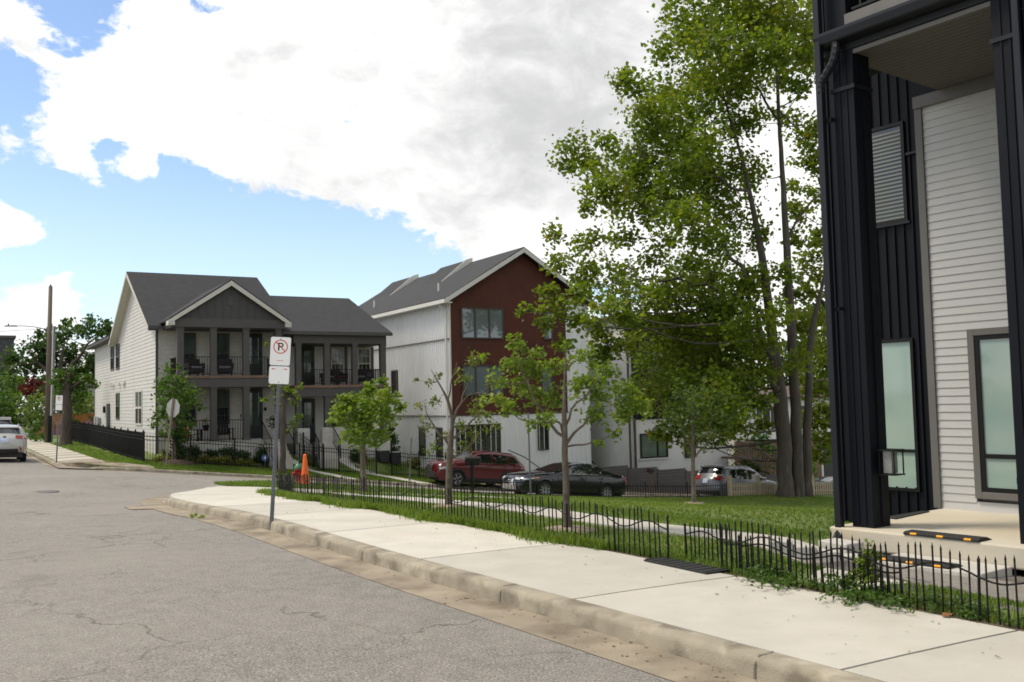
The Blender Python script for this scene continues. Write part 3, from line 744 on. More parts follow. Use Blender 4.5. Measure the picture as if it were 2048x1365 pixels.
M['dk_board'] = mat('charcoal_board', (.052, .050, .048), .65, .08, 3)
M['cream'] = mat('cream_trim', (.52, .50, .44), .6, .04, 3)
M['glass_dk'] = mat('dark_glass', (.022, .028, .028), .04, .3, .5, spec=.9)
M['glass_gr'] = mat('green_glass', (.07, .10, .085), .05, .35, 1.2, spec=.8)
M['glass_sky'] = mat('reflecting_glass', (.13, .16, .17), .03, .25, .35, spec=1.0, coat=.6)
M['iron'] = mat('black_iron', (.008, .008, .008), .55, .15, 5, spec=.22)
M['deckwood'] = mat('deck_wood', (.16, .10, .07), .8, .2, 3)
M['wmetal'] = overlay(mat('white_metal', (.80, .805, .81), .38, .04, .7, spec=.55), (.68, .68, .68), .35, .45, .8, .5, 3, stretch=(1, 1, .4))
M['wtrim'] = mat('white_trim', (.62, .61, .57), .5, .04, 3)
a = mat('rust_panel', (.105, .029, .018), .7, .25, 1.2, .1, 30, col2=(.075, .022, .015), detail=9, spec=.3)
overlay(a, (.060, .024, .017), .5, .42, .66, .8, 6, stretch=(1, 1, .35)); overlay(a, (.13, .034, .015), 2.6, .55, .75, .5, 6, stretch=(1, 1, .3))
M['rust'] = a
M['door_dk'] = mat('dark_door', (.020, .024, .024), .4, .1, 3)
M['bronze'] = mat('bronze_frame', (.055, .040, .033), .5, .1, 3)

def lap_wall(poly, e0, expo=.18, depth=.014, axis='x', at_=0.0, out=-1):
    """saw-tooth lap siding clipped to a wall outline; poly of (p,z) in the wall plane"""
    ps = [p for p, z in poly]; zs = [z for p, z in poly]
    bm = bmesh.new()
    z = min(zs)
    def v(p, d, zz): return bm.verts.new((at_ + out * d, p, zz) if axis == 'x' else (p, at_ + out * d, zz))
    while z < max(zs):
        z1 = z + expo
        a_, b_, c_, d_ = v(min(ps), depth, z), v(max(ps), depth, z), v(max(ps), 0, z1), v(min(ps), 0, z1)
        bm.faces.new((a_, b_, c_, d_))
        e_, f_ = v(min(ps), 0, z), v(max(ps), 0, z); bm.faces.new((e_, f_, b_, a_)); z = z1
    n = len(poly); area = sum(poly[i][0] * poly[(i + 1) % n][1] - poly[(i + 1) % n][0] * poly[i][1] for i in range(n))
    for i in range(n):
        (p0, z0), (p1, z1) = poly[i], poly[(i + 1) % n]
        nx, nz = (z1 - z0), -(p1 - p0)
        if area < 0: nx, nz = -nx, -nz
        co = (at_, p0, z0) if axis == 'x' else (p0, at_, z0); no = (0, nx, nz) if axis == 'x' else (nx, 0, nz)
        bmesh.ops.bisect_plane(bm, geom=bm.verts[:] + bm.edges[:] + bm.faces[:], plane_co=co, plane_no=no, clear_outer=True)
    b = MB(); bm.verts.index_update()
    b.v = [tuple(q.co) for q in bm.verts]; b.f = [tuple(q.index for q in f.verts) for f in bm.faces]; b.mi = [0] * len(b.f); bm.free()
    return b
def railing(parent, p0, p1, z0, z1, step=.12, r=.010, name='railing', posts=False, axis=0, base=None):
    """rails along a line from p0 to p1 (x,y) with every baluster a piece"""
    base = parent.get('base_z', 0) if base is None else base
    p0 = Vector(p0); p1 = Vector(p1); d = p1 - p0; L = d.length; ang = math.atan2(d.y, d.x)
    b = MB(); b.box(0, -.018, z1 - .03, L, .018, z1); b.box(0, -.014, z0, L, .014, z0 + .025)
    o = b.build(name, M['iron'], parent, base=z0); o.location = (p0.x, p0.y, z0 - base); o.rotation_euler = (0, 0, ang)
    q = MB(); q.box(-r, -r, .02, r, r, z1 - z0 - .02); me = q.mesh('baluster', M['iron'])
    n = max(1, int(L / step))
    for i in range(1, n):
        c = bpy.data.objects.new('baluster', me); COL.objects.link(c); c.parent = o; c.location = (L * i / n, 0, 0)
    return o

# ---- left duplex
base = -.9
H = thing('duplex_house', 'pale brick and siding two storey house with charcoal porch columns and double balcony', 'house', (-16.48, 44.0, base), R(30.4), absz=True)
# unit A body
b = MB(); b.box(.02, .03, base, 6.0, 11.9, 5.62); b.box(.02, 11.9, base, 6, 22, 5.9); b.build('wall_core', M['siding'], H)
b = lap_wall([(0, base), (11.95, base), (11.95, 5.70), (6.0, 8.62), (0, 5.62)], 0); tag(b.build('lap_siding', M['siding'], H, fix=False), kind='stuff')
b = lap_wall([(11.95, base), (22.1, base), (22.1, 5.85), (11.95, 5.85)], 0); tag(b.build('lap_siding', M['siding'], H, fix=False), kind='stuff')
b = MB(); b.box(0, -.02, base, 6.0, .03, 5.62); b.build('brick_wall', M['white_brick'], H)
b = MB(); b.box(-.02, -.03, base, .09, .05, 5.6); b.build('downpipe', M['dk_trim'], H)
b = MB(); b.box(-.03, 22.05, base, .06, 22.15, 5.85); b.build('downpipe', M['dk_trim'], H)
# main roof A
def roof_slab(parent, quad, t, name='roof', m=None): 
    b = MB(); b.slab(quad, t); return b.build(name, m or M['shingle'], parent)
RZ, EZ = 8.80, 5.62
roof_slab(H, [(-.42, -.42, EZ - .14), (6.35, -.42, EZ - .14), (6.35, 6.0, RZ), (-.42, 6.0, RZ)], .10)
roof_slab(H, [(-.42, 12.4, EZ - .10), (-.42, 6.0, RZ), (6.35, 6.0, RZ), (6.35, 12.4, EZ - .10)], .10)
roof_slab(H, [(-.5, 11.8, 5.94), (-.5, 22.6, 5.94), (3, 22.6, 7.2), (3, 11.8, 7.2)], .09)
roof_slab(H, [(3, 11.8, 7.2), (3, 22.6, 7.2), (6.5, 22.6, 5.94), (6.5, 11.8, 5.94)], .09)
b = MB(); b.box(-.50, 11.75, 5.72, -.44, 22.6, 5.92); b.box(-.44, 11.75, 5.72, 0.0, 22.6, 5.76); b.build('eave_trim', M['dk_trim'], H)
b = MB()
for w0, z0, w1, z1 in ((-.42, EZ - .14, 6.0, RZ), (12.4, EZ - .10, 6.0, RZ)):
    b.add([(-.44, w0, z0 - .24), (-.44, w1, z1 - .26), (-.44, w1, z1 - .06), (-.44, w0, z0 - .04), (-.40, w0, z0 - .24), (-.40, w1, z1 - .26), (-.40, w1, z1 - .06), (-.40, w0, z0 - .04)],
          [(0, 1, 2, 3), (4, 7, 6, 5), (0, 4, 5, 1), (3, 2, 6, 7), (0, 3, 7, 4), (1, 5, 6, 2)])
    b.add([(-.40, w0, z0 - .22), (0, w0, z0 - .22), (0, w1, z1 - .24), (-.40, w1, z1 - .24)], [(0, 1, 2, 3)])
tag(b.build('rake_trim', M['cream'], H), kind='stuff')
b = MB(); b.box(-.42, -.50, EZ - .30, .3, -.42, EZ - .16); b.box(5.4, -.50, EZ - .30, 6.35, -.42, EZ - .16); tag(b.build('gutter', M['dk_trim'], H), kind='stuff')
# front gable over the porch
gx0, gx1, gxa, gz0, gza = .12, 5.62, 2.86, 5.66, 7.52
roof_slab(H, [(gx0, -2.42, gz0), (gxa, -2.42, gza), (gxa, 4.0, gza), (gx0, 1.2, gz0)], .09)
roof_slab(H, [(gxa, -2.42, gza), (gx1, -2.42, gz0), (gx1, 1.2, gz0), (gxa, 4.0, gza)], .09)
for s, (xa, za, xb, zb) in enumerate(((gx0, gz0, gxa, gza), (gx1, gz0, gxa, gza))):
    b = MB(); b.prism([(xa, za - .26), (xb, zb - .30), (xb, zb - .07), (xa, za - .07)], -2.46, -2.40); b.build('gable_rake', M['cream'], H)
for x0, x1 in ((gx0 - .03, gx0 + .25), (gx1 - .25, gx1 + .03)):
    b = MB(); b.box(x0, -2.44, gz0 - .30, x1, -1.9, gz0 - .10); b.build('eave_return', M['cream'], H)
b = MB(); b.prism([(.35, 5.66), (5.4, 5.66), (2.86, 7.36)], -2.18, -2.10); gw = b.build('gable_wall', M['dk_board'], H)
q = MB()
for k in range(13):
    x = .75 + k * .36; zt = 5.66 + min(x - .35, 5.4 - x) * .672
    q.box(x - .018, -2.20, 5.68, x + .018, -2.18, zt - .05)
tag(q.build('batten', M['dk_board'], gw, base=base), kind='stuff')
b = MB(); b.box(2.75, -2.21, 6.35, 2.97, -2.18, 6.75); b.build('gable_vent', M['dk_trim'], gw, base=base)
b = MB(); b.box(.28, -2.26, 5.30, 5.42, -2.06, 5.70); b.box(.28, -2.06, 5.30, .48, -.02, 5.70); b.box(5.22, -2.06, 5.30, 5.42, -.02, 5.70); b.build('porch_beam', M['dk_trim'], H)
b = MB(); b.box(.45, -2.08, 5.28, 5.25, -.02, 5.30); b.build('porch_ceiling', M['dk_board'], H)
AF, AB = .12, 3.0      # porch floor, balcony floor top
cols = [(.52, .80), (1.98, 2.25), (3.45, 3.73), (4.98, 5.24)]
for lv, (z0, z1) in enumerate(((AF, 2.60), (AB + .12, 5.30))):
    for x0, x1 in cols:
        b = MB(); b.box(x0, -2.18, z0, x1, -1.92, z1); b.box(x0 - .025, -2.20, z0, x1 + .025, -1.90, z0 + .14); b.box(x0 - .025, -2.20, z1 - .1, x1 + .025, -1.90, z1 - .001); b.build('porch_column', M['dk_trim'], H)
b = MB(); b.box(.42, -2.22, 2.58, 5.34, -.02, 2.99); b.build('balcony_beam', M['dk_trim'], H)
b = MB(); b.box(.40, -2.26, 2.992, 5.36, -.02, 3.11); b.build('balcony_floor', M['deckwood'], H)
b = MB(); b.box(.42, -2.30, base, 5.4, -.02, AF); b.build('porch_base', M['white_brick'], H)
b = MB(); b.box(.40, -2.34, AF, 5.42, -.02, AF + .012); b.build('porch_floor', M['walk'], H)
for x0, x1 in zip([c[1] for c in cols], [c[0] for c in cols[1:]]):
    railing(H, (x0, -2.06), (x1, -2.06), 3.17, 3.98, .115)
    if x0 < 3.4: railing(H, (x0, -2.06), (x1, -2.06), AF + .08, AF + .98, .115)
railing(H, (.62, -.05), (.62, -1.95), 3.17, 3.98, .115)
railing(H, (5.12, -.05), (5.12, -1.95), 3.17, 3.98, .115)
def sash(parent, u0, z0, u1, z1, w, upper=None, lower=None, fr=None, muntin=True):
    zm = (z0 + z1) / 2 - .02
    fo = window(parent, u0, z0, u1, z1, w, [lower or M['glass_dk'], upper or M['glass_gr']], fr or M['dk_trim'], .06, .04, rails=(zm,), proud=.05)
    if muntin:
        q = MB(); bz = parent.get('base_z', 0)
        for (za, zb) in ((z0 + .06, zm - .03), (zm + .03, z1 - .06)):
            for k in (1, 2): q.box(u0 + (u1 - u0) * k / 3 - .008, w - .02, za, u0 + (u1 - u0) * k / 3 + .008, w - .006, zb)
            q.box(u0 + .06, w - .021, (za + zb) / 2 - .008, u1 - .06, w - .007, (za + zb) / 2 + .008)
        tag(q.build('muntin', fr or M['dk_trim'], fo, base=bz), kind='stuff')
    return fo
for u0, u1 in ((1.02, 1.78), (2.60, 3.34)): sash(H, u0, 3.30, u1, 5.20, -.03)
for u0, u1 in ((1.02, 1.78), (2.60, 3.34)): sash(H, u0, .85, u1, 2.52, -.03)
def door(parent, u0, z0, u1, z1, w, dark=True):
    bz = parent.get('base_z', 0)
    f = MB(); f.frame(u0, z0, u1, z1, w - .06, w + .03, .07); fo = f.build('door', M['door_dk'], parent)
    p = MB(); p.box(u0 + .07, w - .02, z0 + .07, u1 - .07, w + .02, z0 + .62); p.box(u0 + .07, w - .03, z0 + .62, u0 + .17, w + .02, z1 - .07); p.box(u1 - .17, w - .03, z0 + .62, u1 - .07, w + .02, z1 - .07); p.box(u0 + .17, w - .031, z1 - .20, u1 - .17, w + .02, z1 - .07); p.build('door_leaf', M['door_dk'], fo, base=bz)
    g = MB(); g.box(u0 + .17, w - .012, z0 + .62, u1 - .17, w + .01, z1 - .20); g.build('pane', M['glass_gr'], fo, base=bz)
    q = MB(); q.box((u0 + u1) / 2 - .012, w - .024, z0 + .62, (u0 + u1) / 2 + .012, w - .01, z1 - .20)
    for k in (1, 2, 3): q.box(u0 + .17, w - .025, z0 + .62 + k * (z1 - z0 - .82) / 4 - .012, u1 - .17, w - .011, z0 + .62 + k * (z1 - z0 - .82) / 4 + .012)
    q.build('muntin', M['door_dk'], fo, base=bz)
    k = MB(); k.box(u1 - .13, w - .09, z0 + .95, u1 - .10, w - .03, z0 + 1.2); k.build('handle', M['iron'], fo, base=bz); return fo
door(H, 4.10, 3.12, 4.92, 5.22, -.03); door(H, 4.08, AF + .02, 4.92, 2.54, -.03)
b = MB(); b.box(5.0, -.10, 1.45, 5.1, -.02, 1.62); b.build('house_light', M['iron'], H); b = MB(); b.box(3.85, -.05, 1.15, 3.90, -.02, 1.32); b.build('doorbell', M['iron'], H)
# side windows, vents, meters
for (w0, z0, w1, z1) in ((13.25, 4.0, 14.6, 5.45), (11.15, 3.96, 12.45, 5.40), (11.1, 1.13, 12.4, 2.62), (3.66, .87, 5.62, 2.62)):
    f = MB(); t = .09
    for a_, b_, c_, d_ in ((w0, z0, w0 + t, z1), (w1 - t, z0, w1, z1), (w0 + t, z0, w1 - t, z0 + t), (w0 + t, z1 - t, w1 - t, z1), (w0 + t, (z0 + z1) / 2 - .05, w1 - t, (z0 + z1) / 2 + .05)): f.box(-.05, a_, b_, .02, c_, d_)
    if w0 < 4: f.box(-.05, (w0 + w1) / 2 - .06, z0 + t, .02, (w0 + w1) / 2 + .06, z1 - t)
    fo = f.build('side_window', M['cream'] if w0 < 4 else M['dk_trim'], H)
    for za, zb, mm_ in ((z0 + t, (z0 + z1) / 2 - .05, M['glass_dk']), ((z0 + z1) / 2 + .05, z1 - t, M['glass_sky'])):
        p = MB(); p.box(-.02, w0 + t, za, .015, w1 - t, zb); p.build('pane', mm_, fo, base=base)
b = MB(); b.box(-.06, 14.9, -.6, .02, 16.2, 2.05); b.build('side_door', M['dk_board'], H)
for w_, z_ in ((14.0, 3.05), (10.9, 3.02), (9.4, 3.0), (9.0, 3.05), (13.2, 3.0)):
    b = MB(); b.box(-.12, w_, z_, -.012, w_ + .28, z_ + .16); b.build('wall_vent', M['wtrim'], H, bevel=.02)
for w_, z0, z1 in ((18.9, .15, 1.2), (20.2, .2, 1.25), (17.6, -.1, .5)):
    b = MB(); b.box(-.22, w_, z0, -.012, w_ + .6, z1); b.build('meter_box', mat('meter_grey', (.33, .34, .35), .5, .1, 4), H, bevel=.02)
b = MB(); b.box(-.14, 16.9, 1.5, -.012, 17.15, 1.9); b.build('wall_light', M['iron'], H)
# ---- unit B (lower, to the right)
BWL = .4
b = MB(); b.box(6.0, BWL + .02, base - .6, 10.9, 10, 5.2); b.build('wall_core', M['siding'], H)
b = lap_wall([(6.0, base - .6), (10.9, base - .6), (10.9, 5.15), (6.0, 5.15)], 0, axis='y', at_=BWL); tag(b.build('lap_siding', M['siding'], H, fix=False), kind='stuff')
roof_slab(H, [(5.4, .1, 5.95), (11.05, .1, 5.95), (11.05, 4.3, 7.62), (5.4, 4.3, 7.62)], .10)
roof_slab(H, [(5.4, 4.3, 7.62), (11.05, 4.3, 7.62), (11.05, 10.4, 5.2), (5.4, 10.4, 5.2)], .10)
roof_slab(H, [(5.35, -1.95, 5.22), (10.98, -1.95, 5.22), (11.05, .16, 6.0), (6.8, .16, 6.0)], .09)
roof_slab(H, [(5.35, -1.95, 5.22), (6.8, .16, 6.0), (5.35, .16, 5.95)], .09)
b = MB(); b.box(5.33, -2.02, 5.06, 10.98, -1.92, 5.20); b.build('gutter', M['dk_trim'], H)
b = MB(); b.box(5.95, -1.78, 4.66, 10.72, -1.55, 5.12); b.box(10.5, -1.55, 4.66, 10.72, BWL, 5.12); b.build('porch_beam', M['dk_trim'], H)
b = MB(); b.box(5.95, -1.55, 4.64, 10.7, BWL, 4.66); b.build('porch_ceiling', M['dk_board'], H)
b = MB(); b.prism([(.1, 5.1), (10.3, 5.1), (10.3, 5.2), (4.3, 7.55), (.1, 5.9)], 10.9, 10.96, 'x'); b.build('gable_wall', M['siding'], H)
BB, BF = 2.62, -.18
colsB = [(6.07, 6.33), (7.49, 7.76), (8.93, 9.2), (10.42, 10.70)]
for z0, z1 in ((BF, 2.10), (BB + .02, 4.66)):
    for x0, x1 in colsB:
        b = MB(); b.box(x0, -1.76, z0, x1, -1.50, z1); b.box(x0 - .02, -1.78, z1 - .1, x1 + .02, -1.48, z1 - .001); b.build('porch_column', M['dk_trim'], H)
b = MB(); b.box(5.98, -1.80, 2.08, 10.76, BWL, 2.5); b.build('balcony_beam', M['dk_trim'], H)
b = MB(); b.box(5.96, -1.84, 2.502, 10.78, BWL, 2.63); b.build('balcony_floor', M['deckwood'], H)
b = MB(); b.box(6.0, -1.9, base - .8, 10.8, BWL, BF); b.build('porch_base', M['white_brick'], H)
for x0, x1 in zip([c[1] for c in colsB], [c[0] for c in colsB[1:]]): railing(H, (x0, -1.64), (x1, -1.64), 2.70, 3.40, .115)
railing(H, (10.58, -1.5), (10.58, BWL - .05), 2.70, 3.40, .115)
for u0 in (8.55, 10.0):
    sash(H, u0, 3.0, u0 + .72, 4.58, BWL - .03, fr=M['cream'])
    b = MB(); b.box(u0 - .17, BWL - .06, 2.95, u0 - .03, BWL - .012, 4.62); b.build('shutter', M['dk_trim'], H); b = MB(); b.box(u0 + .75, BWL - .06, 2.95, u0 + .89, BWL - .012, 4.62); b.build('shutter', M['dk_trim'], H)
    sash(H, u0, .1, u0 + .72, 1.75, BWL - .03)
door(H, 6.85, 2.64, 7.68, 4.62, BWL - .03); door(H, 6.85, BF, 7.68, 2.0, BWL - .03)
for x0, x1 in ((6.05, 6.62), (7.25, 8.6)):
    b = MB(); b.box(x0, -2.05, base - .8, x1, -1.66, .58); b.build('porch_pier', M['white_brick'], H)
# steps with handrails
for (x0, zt, w0, n_) in ((4.3, AF, -2.34, 5), (6.75, BF, -1.95, 4)):
    for k in range(n_):
        b = MB(); b.box(x0, w0 - .28 * (k + 1), base - .8, x0 + .95, w0 - .28 * k - (.0 if k else .001), zt - .17 * (k + 1) + .0); b.build('porch_step', M['walk'], H)
def handrail(x, w0, z0, w1, z1):
    b = MB(); b.path([(x, w0, z0 + .9), (x, w1, z1 + .9)], .022, 6); b.path([(x, w0, z0), (x, w0, z0 + .93)], .022, 6); b.path([(x, w1, z1), (x, w1, z1 + .93)], .022, 6)
    for k in range(1, 10):
        t = k / 10; w = w0 + (w1 - w0) * t; z = z0 + (z1 - z0) * t; b.path([(x, w, z + .1), (x, w, z + .9)], .010, 4)
    b.path([(x, w0, z0 + .12), (x, w1, z1 + .12)], .012, 5); b.build('handrail', M['iron'], H)
handrail(4.28, -2.2, AF, -3.8, AF - .9); handrail(5.27, -2.2, AF, -3.8, AF - .9); handrail(6.7, -1.9, BF, -3.1, BF - .7); handrail(7.75, -1.9, BF, -3.1, BF - .7)

# ---- rust red and white metal house
base = -2.6
H2 = thing('metal_house', 'three storey house with rust red front and white standing seam metal sides', 'house', (-3.22, 49.0, base), R(30.4), absz=True)
b = MB(); b.box(0.02, .02, base, 8.7, 17.2, 6.95); b.build('wall_core', M['wmetal'], H2)
b = MB(); b.box(0, 0, .98, 7.2, .06, 6.95); b.prism([(0, 6.95), (8.72, 6.95), (4.37, 9.62)], 0, .06); fr = b.build('rust_front', M['rust'], H2)
b = MB(); b.box(-.02, -.03, .98, .07, .07, 6.9); b.build('corner_trim', M['wtrim'], H2); b = MB(); b.box(-.02, -.035, .93, 7.25, .05, .99); b.build('base_flashing', M['bronze'], H2)
jb = MB()
for x in (1.9, 3.1, 4.6, 5.3): jb.box(x - .006, -.008, .98, x + .006, .0, 7.8 if x < 5 else 7.2)
for z in (4.7, 6.72, 3.7): jb.box(.07, -.008, z - .005, 7.2, .0, z + .005)
tag(jb.build('panel_joint', M['bronze'], fr, base=base), kind='stuff')
sm = MB()
w = .15
while w < 17:
    for z0, z1 in ((base, .93), (1.0, 4.90), (4.98, 6.9)): sm.box(-.045, w - .016, z0, .02, w + .016, z1)
    w += .235
tag(sm.build('standing_seam', M['wmetal'], H2), kind='stuff')
sm = MB(); x = .2
while x < 8.7:
    sm.box(x - .014, -.03, base, x + .014, .02, .93); x += .30
x = 7.35
while x < 8.7:
    sm.box(x - .014, -.03, 1.0, x + .014, .02, 6.9); x += .3
tag(sm.build('front_seam', M['wmetal'], H2), kind='stuff')
for z in (.95, 4.93):
    b = MB(); b.box(-.07, -.02, z - .03, .02, 17, z + .03); b.build('band', M['taupe'], H2)
roof_slab(H2, [(-.34, -.42, 7.02), (4.37, -.42, 9.92), (4.37, 17.6, 9.92), (-.34, 17.6, 7.02)], .12, m=M['shingle2'])
roof_slab(H2, [(4.37, -.42, 9.92), (9.08, -.42, 7.02), (9.08, 17.6, 7.02), (4.37, 17.6, 9.92)], .12, m=M['shingle2'])
for xa, xb in ((-.36, 4.37), (9.1, 4.37)):
    b = MB(); b.prism([(xa, 6.74), (xb, 9.62), (xb, 9.85), (xa, 6.98)], -.46, -.41); b.build('rake_trim', M['wtrim'], H2)
b = MB(); b.box(-.50, -.46, 6.74, -.34, 17.6, 6.93); b.build('gutter', M['wtrim'], H2); b = MB(); b.box(-.34, -.42, 6.74, 0, 17.6, 6.80); b.build('eave_soffit', M['wtrim'], H2)
b = MB(); b.path([(-.42, .3, 6.80), (-.36, .3, 6.62), (-.12, .22, 6.50), (-.10, .2, 6.3), (-.10, .2, base)], .055, 8); b.build('downpipe', M['wtrim'], H2)
for w0 in (5.6, 13.2):      # shed dormers on the left slope
    b = MB(); za = 8.9
    b.prism([(2.3, 8.60), (4.37, 9.85), (4.37, 10.12), (4.0, 10.0)], w0, w0 + 3.4); b.build('dormer', M['shingle2'], H2)
    b = MB(); b.prism([(2.2, 8.55), (4.40, 9.80), (4.40, 10.17), (3.95, 10.03)], w0 - .06, w0 - .005); b.build('dormer_cheek', M['wtrim'], H2)
for w0, x in ((3.0, .9), (12.3, .9)):
    z = 7.02 + (x + .34) * .616; b = MB(); b.tube((x, w0, z - .1), (x, w0, z + .42), .06); b.build('roof_vent', M['wtrim'], H2)
for (u0, z0, u1, z1, ml) in ((.66, 4.94, 3.22, 6.58, (1.48, 2.34)), (.68, 1.95, 3.14, 3.56, (1.46, 2.30)), (5.70, 4.95, 6.32, 6.46, ()), (5.52, 1.94, 6.22, 3.45, ())):
    window(H2, u0, z0, u1, z1, -.02, M['glass_sky'], M['bronze'], .07, .03, mull=ml, proud=.05)
window(H2, .28, -1.35, 2.88, .48, -.02, M['glass_dk'], M['bronze'], .07, .03, mull=(1.12, 2.0), proud=.05)
window(H2, 5.20, -1.04, 5.88, .48, -.02, M['glass_dk'], M['bronze'], .06, .03, proud=.05)
for (w0, z0, w1, z1) in ((6.7, 2.0, 7.5, 3.58), (1.0, -1.2, 1.7, .35), (3.0, -1.2, 3.8, .35)):
    f = MB(); t = .07
    for a_, b_, c_, d_ in ((w0, z0, w0 + t, z1), (w1 - t, z0, w1, z1), (w0 + t, z0, w1 - t, z0 + t), (w0 + t, z1 - t, w1 - t, z1)): f.box(-.08, a_, b_, .02, c_, d_)
    fo = f.build('side_window', M['bronze'], H2); p = MB(); p.box(-.05, w0 + t, z0 + t, -.02, w1 - t, z1 - t); p.build('pane', M['glass_dk'], fo, base=base)
b = MB()
for x in (1.2, 2.5, 3.4, 6.6):      # stair rail by the entrance
    pass
b.path([(3.0, -.6, -.9), (3.9, -.7, -1.3), (5.2, -.8, -2.2)], .025, 6); b.build('stair_rail', M['iron'], H2)

# ---- white brick house with dark upper front
base = -3.4
H3 = thing('flat_roof_house', 'white painted brick house with flat roof and dark metal upper front behind the big tree', 'house', (6.41, 53.0, base), R(30.4), absz=True)
b = MB(); b.box(0, 0, base, 7.2, 14, 6.1); b.build('wall', M['plain_brick'], H3)
b = MB(); b.box(.25, -.06, .45, 7.25, .0, 6.1); um = b.build('upper_cladding', M['metal_navy'], H3)
x = .4
sm = MB()
while x < 7.2: sm.box(x - .015, -.09, .47, x + .015, -.06, 6.08); x += .31
tag(sm.build('standing_seam', M['metal_navy'], um, base=base), kind='stuff')
b = MB(); b.box(-.3, -.45, 6.1, 7.6, 14.2, 6.32); b.build('flat_roof', M['dk_trim'], H3)
for x in (-.06, .30):
    b = MB(); b.box(x - .04, -.12, base, x + .05, -.03, 6.1 if x < 0 else .45); b.build('downpipe', M['bronze'], H3)
window(H3, .68, -1.72, 2.62, -.34, -.02, M['glass_gr'], M['black_trim'], .08, .03, mull=(1.9,), proud=.06)
b = MB(); b.box(.6, -.10, -1.80, 2.7, .0, -1.73); b.build('window_sill', M['plain_brick'], H3)
window(H3, 3.87, -1.84, 4.66, -.66, -.02, M['glass_dk'], M['black_trim'], .07, .03, proud=.06)
window(H3, 1.2, 2.2, 2.6, 4.2, -.08, M['glass_dk'], M['black_trim'], .07, .03, proud=.05); window(H3, 4.4, 2.2, 5.8, 4.2, -.08, M['glass_dk'], M['black_trim'], .07, .03, proud=.05)
b = MB(); b.box(-.14, 4.8, 2.1, .0, 5.1, 2.8); b.build('wall_lamp', M['iron'], H3)
b = MB(); b.path([(-.3, 5.0, -1.2), (-.3, 3.0, -2.1), (-.3, 1.6, -2.6)], .03, 6); b.build('stair_rail', M['iron'], H3)
# ---- wooden stairs at the right of it
x0, y0 = 14.2, 55.5
t = thing('wooden_stairs', 'dark wooden entrance stairs with slatted railing beside the white brick house', 'stairs', (13.3, 55.2, -3.0), R(30.4), absz=True)
M['oldwood'] = mat('weathered_wood', (.14, .095, .075), .85, .25, 4, .3, 40, stretch=(1, 1, 6))
b = MB(); b.box(-.6, 0, -2.0, .5, 1.4, -1.88); b.build('landing', M['oldwood'], t)
for k in range(5):
    b = MB(); b.box(.5 + k * .3, 0, -2.1 - k * .19, .82 + k * .3, 1.4, -2.05 - k * .19); b.build('stair_tread', M['oldwood'], t)
for p0, p1 in (((-.6, 0, -1.05), (.5, 0, -1.05)), ((.5, 0, -1.05), (2.0, 0, -2.05)), ((1.6, -.6, -1.6), (3.0, -.6, -1.75))):
    b = MB(); b.tube(p0, p1, .05, n=6); b.build('rail', M['oldwood'], t)
    for k in range(9):
        f = (k + .5) / 9; x = p0[0] + (p1[0] - p0[0]) * f; z = p0[2] + (p1[2] - p0[2]) * f
        b = MB(); b.box(x - .025, p0[1] - .02, z - .95, x + .025, p0[1] + .02, z); b.build('slat', M['oldwood'], t)
# ---- brick and siding house behind the big tree
base = -4.2
H4 = thing('brick_house', 'white sided house with red brick ground floor behind the big tree', 'house', (14.5, 63.0, base), R(30.4), absz=True)
b = MB(); b.box(0, .03, base, 14, 10, 1.6); b.build('wall_core', M['siding'], H4)
M['vinyl'] = mat('white_vinyl_siding', (.62, .62, .61), .5, .03, 2)
b = lap_wall([(0, -1.35), (14, -1.35), (14, 1.6), (0, 1.6)], 0, .16, .014, 'y', 0); tag(b.build('lap_siding', M['vinyl'], H4, fix=False), kind='stuff')
b = MB(); b.box(-.02, -.10, base, 14, .02, -1.36); b.build('brick_wall', M['red_brick'], H4)
roof_slab(H4, [(-.4, -.6, 1.5), (14.4, -.6, 1.5), (14.4, 5, 2.3), (-.4, 5, 2.3)], .12, m=mat('brown_shingle', (.085, .055, .048), .9, .2, 5))
roof_slab(H4, [(-.4, 5, 2.3), (14.4, 5, 2.3), (14.4, 10.6, 1.55), (-.4, 10.6, 1.55)], .12, m=M['shingle'])
for u0 in (2.5, 6.6, 9.3): 
    window(H4, u0, -.6, u0 + .8, .8, -.02, M['glass_dk'], M['wtrim'], .07, .03, proud=.05)
    for du in (-.42, .83):
        b = MB(); b.box(u0 + du, -.06, -.65, u0 + du + .38, -.015, .85); b.build('shutter', M['door_dk'], H4)
b = MB(); b.box(8.1, -.16, base, 8.95, -.10, -1.7); b.build('door', M['door_dk'], H4); b = MB(); b.box(7.9, -.17, base, 8.06, -.10, -1.55); b.build('door_frame', M['wtrim'], H4)
# ---- far left: dark block and small house behind the trees
t = thing('office_block', 'distant dark building behind the trees at the left edge', 'building', (-58.7, 112, -2), R(30), absz=True)
b = MB(); b.box(-22, 0, -2, 0, 14, 10.4); ob = b.build('wall', mat('dark_cladding', (.03, .033, .042), .6, .2, .6), t)
q = MB()
for k in range(14): q.box(-22 + k * 1.6, -.05, 0, -21.9 + k * 1.6, 0, 10.3)
tag(q.build('facade_rib', M['dk_trim'], ob, base=-2), kind='stuff')
b = MB(); b.box(-22.2, -.2, 10.4, .2, 14.2, 10.7); b.build('roof', M['dk_trim'], t)
t = thing('small_house', 'small tan house with a brown roof behind the pale house at the left', 'house', (-45, 98, 0), R(30), absz=True)
b = MB(); b.box(0, 0, 0, 9, 8, 5.2); b.build('wall', M['siding'], t); b = MB(); b.prism([(-.5, 5.1), (9.5, 5.1), (4.5, 8.6)], -.5, 8.5); b.build('roof', mat('tan_roof', (.28, .17, .13), .9, .15, 3), t)
b = MB(); b.box(3, -.05, 2.5, 4.2, .0, 4); b.build('window', M['glass_dk'], t)
